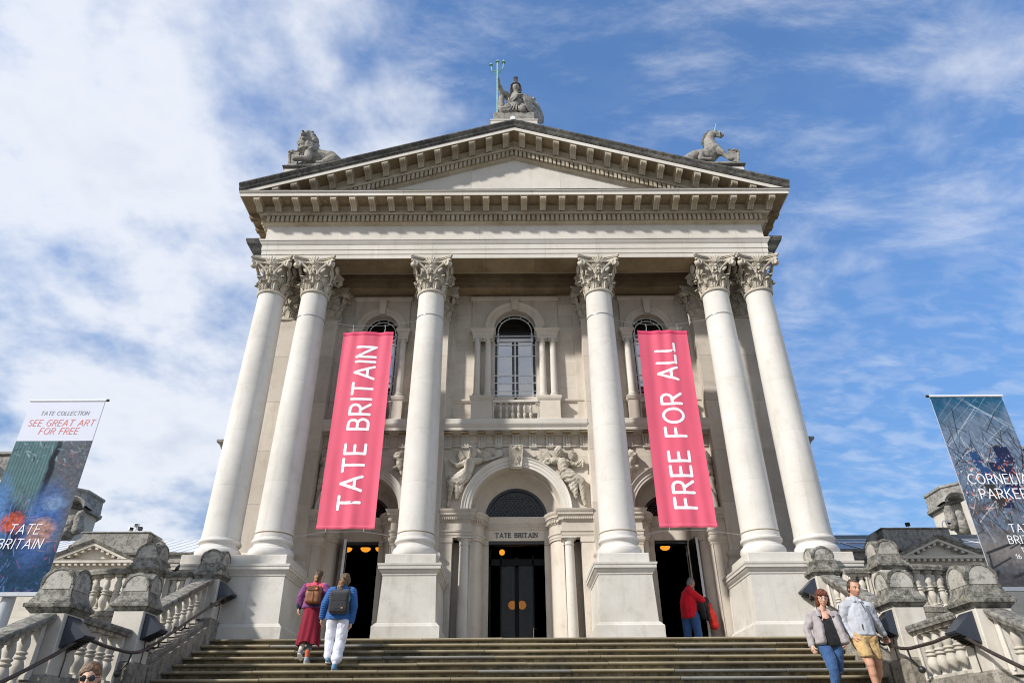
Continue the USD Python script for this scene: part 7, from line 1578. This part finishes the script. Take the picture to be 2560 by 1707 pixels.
# --- woman in a grey jacket, walking down towards the camera
p = person('woman with auburn hair and glasses walking down in a grey suede jacket')
x0, y0 = 5.20, -4.02
M = hd(V(x0 + .03, y0 - .03, .19), PI - .16, -.22, 0, 1.12)
RHd, RE = V(x0 - .325, y0 - .05, -.56), V(x0 - .30, y0 + .06, -.30); LHd, LE = V(x0 + .225, y0 - .02, -.50), V(x0 + .27, y0 + .10, -.28)
body_skin(p, [(V(x0, y0 + .03, -.02), .058, V(x0 + .02, y0 + .0, .10), .055), (V(x0, y0 + .02, -.50), .13, V(x0, y0 + .02, -.14), .12), (V(x0 - .17, y0 + .02, -.06), .06, V(x0 + .17, y0 + .02, -.06), .06), (V(x0 - .20, y0 + .02, -.07), .055, RE, .045), (RE, .042, RHd, .032), (V(x0 + .20, y0 + .02, -.07), .055, LE, .045), (LE, .042, LHd, .032),
    (V(x0 - .09, y0, -.52), .10, V(x0 - .10, y0 - .16, -.92), .075), (V(x0 - .10, y0 - .16, -.92), .065, V(x0 - .12, y0 - .14, -1.29), .04), (V(x0 + .09, y0, -.52), .10, V(x0 + .06, y0 + .02, -.92), .075), (V(x0 + .06, y0 + .02, -.92), .065, V(x0 + .02, y0 + .22, -1.15), .04)], M,
    hand_bones(RHd, RE, (1, 0, 0)) + hand_bones(LHd, LE, (-1, 0, 0), thumb=-1), 'skin_light')
obj(p, 'hair', tf(blob([((0, -.010, .052), .094, (0, -.035, -.01), .094), ((-.066, .005, .02), .040, (-.074, .0, -.085), .034), ((.066, .005, .02), .040, (.074, .0, -.085), .034), ((0, -.055, -.02), .07, (0, -.065, -.10), .06), [((-.05, .066, .070), .030), ((.045, .070, .068), .030), ((0, .03, .09), .055), ((-.045, .086, .048), .014), ((.040, .088, .048), .014)]], .014, 2, amp=.008, freq=34), M), 'hair_auburn', smooth=True)
face_parts(p, M, 'hair_auburn', 'clear')
obj(p, 'black_top', blob([(V(x0 + .02, y0 - .02, -.46), (.17, .15, .12), V(x0 + .01, y0 + .0, -.20), (.14, .12, .12)), (V(x0 - .06, y0 + .0, -.13), .08, V(x0 + .07, y0 + .0, -.13), .08), (V(x0 + .02, y0 - .02, -.56), (.165, .14, .05), V(x0 + .02, y0 - .02, -.46), (.17, .15, .08))], .018, 3, amp=.018, freq=9), 'top_black', smooth=True)
for s in (-1, 1):
    c0, c1 = (x0 - .125, x0 - .155) if s < 0 else (x0 + .175, x0 + .215)
    obj(p, 'jacket_front', blob([(V(x0 + s * .16, y0 + .02, -.075), .085, V(c0, y0 - .01, -.24), (.085, .13, .08)), (V(c0, y0 - .01, -.24), (.085, .135, .08), V(c1, y0 - .03, -.52), (.095, .15, .04))], .018, 3, amp=.018, freq=9), 'suede_grey', smooth=True)
    obj(p, 'collar', trimesh.convex.convex_hull(np.array([V(x0 + s * .055, y0 - .03, .02), V(x0 + s * .10, y0 - .06, .0), V(x0 + s * .145, y0 - .095, -.10), V(x0 + s * .085, y0 - .11, -.115), V(x0 + s * .055, y0 - .0, .03), V(x0 + s * .12, y0 - .02, .005)])), 'suede_grey')
obj(p, 'jacket_back', blob([(V(x0, y0 + .09, -.07), (.16, .05, .06), V(x0, y0 + .10, -.50), (.20, .05, .05))], .02, 3), 'suede_grey', smooth=True)
for s, E_, H in ((-1, RE, RHd), (1, LE, LHd)): obj(p, 'sleeve', blob([(V(x0 + s * .19, y0 + .02, -.08), .085, E_, .068), (E_, .066, tuple(np.array(E_) * .05 + np.array(H) * .95), .052)], .016, 3, amp=.018, freq=12), 'suede_grey', smooth=True)
obj(p, 'stud', ball(V(x0 - .125, y0 - .115, -.095), .010, 1), 'steel')
obj(p, 'jeans', blob([(V(x0 - .06, y0, -.55), .135, V(x0 + .07, y0, -.55), .135), (V(x0 - .09, y0 - .01, -.58), .125, V(x0 - .10, y0 - .17, -.92), .085), (V(x0 - .10, y0 - .17, -.92), .083, V(x0 - .12, y0 - .14, -1.26), .058), (V(x0 + .09, y0, -.58), .125, V(x0 + .06, y0 + .02, -.92), .085), (V(x0 + .06, y0 + .02, -.92), .083, V(x0 + .02, y0 + .21, -1.12), .058)], .018, 3, amp=.018, freq=12), 'jeans_bright', smooth=True)
shoe(p, V(x0 - .12, y0 - .15, -1.29), (0, -1, 0), 'shoe_dark'); shoe(p, V(x0 + .02, y0 + .22, -1.14), (0, -1, -.3), 'shoe_dark')

# --- man in a pale hooded top and tan shorts
p = person('man in a pale grey hooded top and tan shorts holding the handrail')
x0, y0 = 5.80, -4.00
M = hd(V(x0 + .03, y0 - .05, .355), PI + .02, -.30, 0, 1.20)
RE, RHd = V(x0 - .26, y0 + .06, -.20), V(x0 - .19, y0 - .07, -.44); LE, LHd = V(x0 + .30, y0 + .05, -.16), V(x0 + .435, y0 + .14, -.385)
body_skin(p, [(V(x0, y0 + .02, .15), .066, V(x0 + .02, y0 - .0, .28), .062), (V(x0, y0, -.40), .14, V(x0, y0, -.02), .14), (V(x0 - .19, y0, .07), .07, V(x0 + .19, y0, .07), .07), (V(x0 - .22, y0, .06), .06, RE, .048), (RE, .046, RHd, .034), (V(x0 + .22, y0, .06), .06, LE, .048), (LE, .046, LHd, .034),
    (V(x0 - .10, y0, -.42), .11, V(x0 - .07, y0 - .17, -.86), .070), (V(x0 - .07, y0 - .17, -.86), .060, V(x0 - .06, y0 - .16, -1.0), .064), (V(x0 - .06, y0 - .15, -1.0), .062, V(x0 - .02, y0 - .13, -1.33), .040), (V(x0 + .10, y0, -.42), .11, V(x0 + .135, y0 - .0, -.84), .070), (V(x0 + .135, y0, -.84), .060, V(x0 + .13, y0 + .05, -1.0), .062), (V(x0 + .12, y0 + .05, -1.0), .060, V(x0 + .11, y0 + .14, -1.15), .040)], M,
    hand_bones(RHd, RE, (1, 0, 0)) + hand_bones(LHd, LE, (0, -.3, -1), curl=.75), 'skin_tanned')
obj(p, 'hair', tf(blob([((0, -.03, .045), .086, (0, -.045, -.01), .084), ((-.055, -.005, .03), .040, (-.062, -.01, -.02), .026), ((.055, -.005, .03), .040, (.062, -.01, -.02), .026), ((0, .0, .085), .052, (0, .025, .088), .042)], .014, 2, amp=.006, freq=40), M), 'hair_brown', smooth=True)
face_parts(p, M, 'hair_brown')
obj(p, 'hooded_top', blob([(V(x0 - .18, y0, .06), .098, V(x0 + .18, y0, .06), .098), (V(x0, y0, -.14), (.225, .155, .12), V(x0, y0, .04), (.20, .135, .11)), (V(x0 + .01, y0 - .01, -.40), (.225, .165, .05), V(x0, y0, -.14), (.222, .158, .12)), (V(x0, y0, .10), .11, V(x0 + .005, y0 + .01, .16), .095)], .016, 4, amp=.013, freq=9), 'hoodie_grey', smooth=True)
obj(p, 'hood', blob([(V(x0 - .07, y0 + .06, .17), .062, V(x0 + .07, y0 + .06, .17), .062), (V(x0 - .075, y0 + .03, .17), .045, V(x0 - .045, y0 - .09, .135), .032), (V(x0 + .075, y0 + .03, .17), .045, V(x0 + .055, y0 - .09, .135), .032), (V(x0 - .07, y0 + .09, .13), .06, V(x0 + .07, y0 + .09, .13), .06)], .014, 3, amp=.010, freq=15), 'hoodie_grey', smooth=True)
obj(p, 'zip', tube([V(x0 + .02, y0 - .142, .125), V(x0 + .045, y0 - .170, .04), V(x0 + .07, y0 - .178, -.06)], .006, 5), 'zip_dark')
sw = Polygon([(-.032, .004), (-.026, -.010), (-.016, -.013), (.036, .012), (-.012, -.003), (-.022, .002), (-.028, .010)])
sm = prism_y(sw, -.003, .003); sm.apply_transform(trimesh.transformations.rotation_matrix(.35, [0, 0, 1])); sm.apply_translation((x0 + .145, y0 - .140, .045)); obj(p, 'chest_logo', sm, 'zip_dark')
obj(p, 'pocket_edge', tube([V(x0 - .045, y0 - .172, -.24), V(x0 - .055, y0 - .178, -.33)], .007, 5), 'zip_dark')
for s, E_, H in ((-1, RE, RHd), (1, LE, LHd)): obj(p, 'sleeve', blob([(V(x0 + s * .205, y0, .05), .095, E_, .074), (E_, .072, tuple(np.array(E_) * .10 + np.array(H) * .90), .050)], .014, 3, amp=.014, freq=13), 'hoodie_grey', smooth=True)
obj(p, 'cuff', blob([(tuple(np.array(LE) * .12 + np.array(LHd) * .88), .049, tuple(np.array(LE) * .02 + np.array(LHd) * .98), .044)], .014, 2), 'zip_dark', smooth=True)
obj(p, 'shorts', blob([(V(x0 - .08, y0, -.43), .15, V(x0 + .09, y0, -.43), .15), (V(x0 - .10, y0 - .02, -.46), .125, V(x0 - .085, y0 - .14, -.735), (.105, .115, .03)), (V(x0 + .105, y0 - .0, -.46), .125, V(x0 + .14, y0 + .01, -.765), (.10, .11, .03))], .016, 3, amp=.024, freq=12), 'shorts_tan', smooth=True)
shoe(p, V(x0 - .02, y0 - .14, -1.29), (0, -1, 0), 'shoe_dark'); shoe(p, V(x0 + .11, y0 + .14, -1.135), (0, -1, -.2), 'shoe_dark')
ph = thing('phone', 'black phone held in the hand of the man in shorts', 'phone', (x0 + .40, y0 + .05, -.455)); obj(ph, 'slab', box(-.075, .02, -.05, .04, -.006, .006, .003), 'lens_black')

# --- woman in sunglasses at the lower left corner
p = person('woman with sunglasses and long fair hair at the lower left corner')
x0, y0 = -3.73, -9.98
M = hd(V(x0 - .005, y0 - .03, -1.515), PI + .30, -.20, .05, .94)
body_skin(p, [(V(x0, y0 + .02, -1.72), .055, V(x0, y0, -1.60), .052), (V(x0, y0, -2.30), .12, V(x0, y0, -1.85), .12), (V(x0 - .16, y0, -1.77), .055, V(x0 + .16, y0, -1.77), .055), (V(x0 - .18, y0, -1.78), .05, V(x0 - .23, y0, -2.05), .04), (V(x0 - .23, y0, -2.05), .04, V(x0 - .22, y0 - .06, -2.28), .03), (V(x0 + .18, y0, -1.78), .05, V(x0 + .23, y0, -2.05), .04), (V(x0 + .23, y0, -2.05), .04, V(x0 + .22, y0 - .06, -2.28), .03),
    (V(x0 - .08, y0, -2.32), .09, V(x0 - .08, y0 - .02, -2.70), .07), (V(x0 - .08, y0 - .02, -2.70), .06, V(x0 - .08, y0, -3.02), .04), (V(x0 + .08, y0, -2.32), .09, V(x0 + .08, y0 + .02, -2.70), .07), (V(x0 + .08, y0 + .02, -2.70), .06, V(x0 + .08, y0 + .1, -2.95), .04)], M,
    hand_bones(V(x0 - .22, y0 - .06, -2.28), V(x0 - .23, y0, -2.05), (1, 0, 0)) + hand_bones(V(x0 + .22, y0 - .06, -2.28), V(x0 + .23, y0, -2.05), (-1, 0, 0)), 'skin_light')
obj(p, 'hair', tf(blob([((0, -.018, .045), .088, (0, -.04, -.02), .088), ((-.058, -.01, .03), .030, (-.068, -.01, -.12), .026), ((-.068, -.01, -.12), .026, (-.065, .03, -.26), .022), ((.058, -.01, .03), .030, (.068, -.01, -.12), .026), ((.068, -.01, -.12), .026, (.065, .03, -.26), .022), ((0, -.06, -.05), .065, (0, -.07, -.24), .06), ((-.035, .035, .082), .034, (-.066, .02, .045), .026), ((.035, .035, .082), .034, (.066, .02, .045), .026)], .013, 2, amp=.008, freq=34), M), 'hair_blond', smooth=True)
obj(p, 'hair_crown', tf(blob([((0, -.02, .055), .090, (0, .0, .062), .084), ((-.02, .04, .088), .030, (-.058, .045, .045), .024), ((.02, .04, .088), .030, (.058, .045, .045), .024)], .014, 2, amp=.006, freq=34), M), 'hair_mid', smooth=True)
face_parts(p, M, 'hair_mid', 'dark')
obj(p, 'scarf', blob([(V(x0 - .07, y0 - .05, -1.66), .05, V(x0 + .07, y0 - .05, -1.66), .05), (V(x0, y0 - .09, -1.69), .055, V(x0 + .02, y0 - .12, -1.85), .06), (V(x0 - .06, y0 + .06, -1.66), .05, V(x0 + .06, y0 + .06, -1.66), .05), (V(x0 + .075, y0 - .05, -1.65), .045, V(x0 + .075, y0 + .05, -1.65), .045), (V(x0 - .075, y0 - .05, -1.65), .045, V(x0 - .075, y0 + .05, -1.65), .045)], .014, 3, amp=.014, freq=16), 'scarf_orange', smooth=True)
obj(p, 'denim_jacket', blob([(V(x0 - .15, y0, -1.755), .085, V(x0 + .15, y0, -1.755), .085), (V(x0, y0, -2.28), (.20, .15, .05), V(x0, y0, -1.85), (.18, .13, .10)), (V(x0, y0 + .02, -1.73), .10, V(x0, y0 + .03, -1.69), .085)], .018, 3, amp=.018, freq=10), 'denim_light', smooth=True)
for s in (-1, 1): obj(p, 'sleeve', blob([(V(x0 + s * .175, y0, -1.76), .082, V(x0 + s * .23, y0, -2.05), .066), (V(x0 + s * .23, y0, -2.05), .064, V(x0 + s * .22, y0 - .055, -2.26), .05)], .018, 3), 'denim_light', smooth=True)
obj(p, 'jeans', blob([(V(x0 - .06, y0, -2.33), .13, V(x0 + .06, y0, -2.33), .13), (V(x0 - .08, y0, -2.36), .12, V(x0 - .08, y0 - .02, -2.70), .085), (V(x0 - .08, y0 - .02, -2.70), .085, V(x0 - .08, y0, -3.0), .06), (V(x0 + .08, y0, -2.36), .12, V(x0 + .08, y0 + .02, -2.70), .085), (V(x0 + .08, y0 + .02, -2.70), .085, V(x0 + .08, y0 + .1, -2.92), .06)], .02, 3), 'jeans_blue', smooth=True)
shoe(p, V(x0 - .08, y0, -3.0), (0, -1, 0), 'shoe_dark'); shoe(p, V(x0 + .08, y0 + .1, -2.92), (0, -1, -.2), 'shoe_dark')

# --- someone in black bent over behind the right terrace balustrade
p = person('person in black sitting bent forward behind the right terrace balustrade')
x0, y0 = 7.50, -.62; zf = .33
M = hd(V(x0 + .28, y0 - .02, zf + .98), -PI / 2, -.5)
body_skin(p, [(V(x0 - .05, y0, zf + .45), .15, V(x0 + .12, y0, zf + .92), .13), (V(x0 + .15, y0, zf + .95), .06, V(x0 + .25, y0, zf + .97), .055), (V(x0, y0 - .1, zf + .45), .09, V(x0 + .38, y0 - .1, zf + .48), .07), (V(x0 + .38, y0 - .1, zf + .48), .065, V(x0 + .36, y0 - .1, zf + .08), .045), (V(x0, y0 + .1, zf + .45), .09, V(x0 + .38, y0 + .1, zf + .48), .07), (V(x0 + .38, y0 + .1, zf + .48), .065, V(x0 + .36, y0 + .1, zf + .08), .045), (V(x0 + .12, y0 - .17, zf + .90), .05, V(x0 + .22, y0 - .2, zf + .65), .042), (V(x0 + .22, y0 - .2, zf + .65), .04, V(x0 + .38, y0 - .1, zf + .58), .03)], M, hand_bones(V(x0 + .38, y0 - .1, zf + .58), V(x0 + .22, y0 - .2, zf + .65), (0, 0, -1)), 'skin_light')
obj(p, 'hair', tf(blob([((0, -.015, .045), .09, (0, -.035, -.02), .09)], .02, 2), M), 'hair_dark', smooth=True); face_parts(p, M)
obj(p, 'coat', blob([(V(x0 - .08, y0, zf + .45), (.20, .22, .16), V(x0 - .05, y0, zf + .82), (.19, .22, .16)), (V(x0 - .05, y0, zf + .85), (.19, .21, .14), V(x0 + .12, y0, zf + 1.02), (.14, .18, .11)), (V(x0 + .10, y0 - .16, zf + .95), .09, V(x0 + .22, y0 - .2, zf + .65), .075), (V(x0 + .22, y0 - .2, zf + .65), .072, V(x0 + .36, y0 - .11, zf + .59), .05)], .022, 3, amp=.02, freq=8), 'coat_black', smooth=True)
obj(p, 'trousers', blob([(V(x0 - .02, y0 - .1, zf + .45), .12, V(x0 + .38, y0 - .1, zf + .48), .09), (V(x0 + .38, y0 - .1, zf + .48), .085, V(x0 + .36, y0 - .1, zf + .10), .065), (V(x0 - .02, y0 + .1, zf + .45), .12, V(x0 + .38, y0 + .1, zf + .48), .09), (V(x0 + .38, y0 + .1, zf + .48), .085, V(x0 + .36, y0 + .1, zf + .10), .065)], .025, 2), 'coat_black', smooth=True)
for q in (-.1, .1): shoe(p, V(x0 + .36, y0 + q, zf + .10), (1, 0, 0), 'shoe_dark')
be = thing('terrace_bench', 'low stone bench under the seated person behind the right balustrade', 'bench', (7.38, -.62, .33)); obj(be, 'seat', box(-.26, .22, -.35, .35, .24, .32, .01), 'pier_stone'); obj(be, 'support', box(-.18, .14, -.28, .28, 0, .24), 'cheek_stone')

# --- pigeon on the short rail
pg = thing('pigeon', 'dark pigeon standing on the left terrace rail', 'pigeon', (-7.42, -1.12, 1.325))
obj(pg, 'body', blob([((0, 0, .07), .040, (.02, 0, .115), .034), ((.02, 0, .115), .026, (.035, -.005, .155), .018), ((.035, -.005, .158), .019, (.04, -.012, .158), .016), ((-.02, 0, .055), .028, (-.075, .0, .01), .010)], .010, 3), 'black_metal', smooth=True)
obj(pg, 'beak', tube([(.055, -.02, .158), (.07, -.026, .154)], [.005, .001], 5), 'lead_bar')
for s in (-1, 1): obj(pg, 'leg', tube([(.0, s * .012, .04), (.005, s * .012, 0.0)], .004, 5), 'patch_coral')
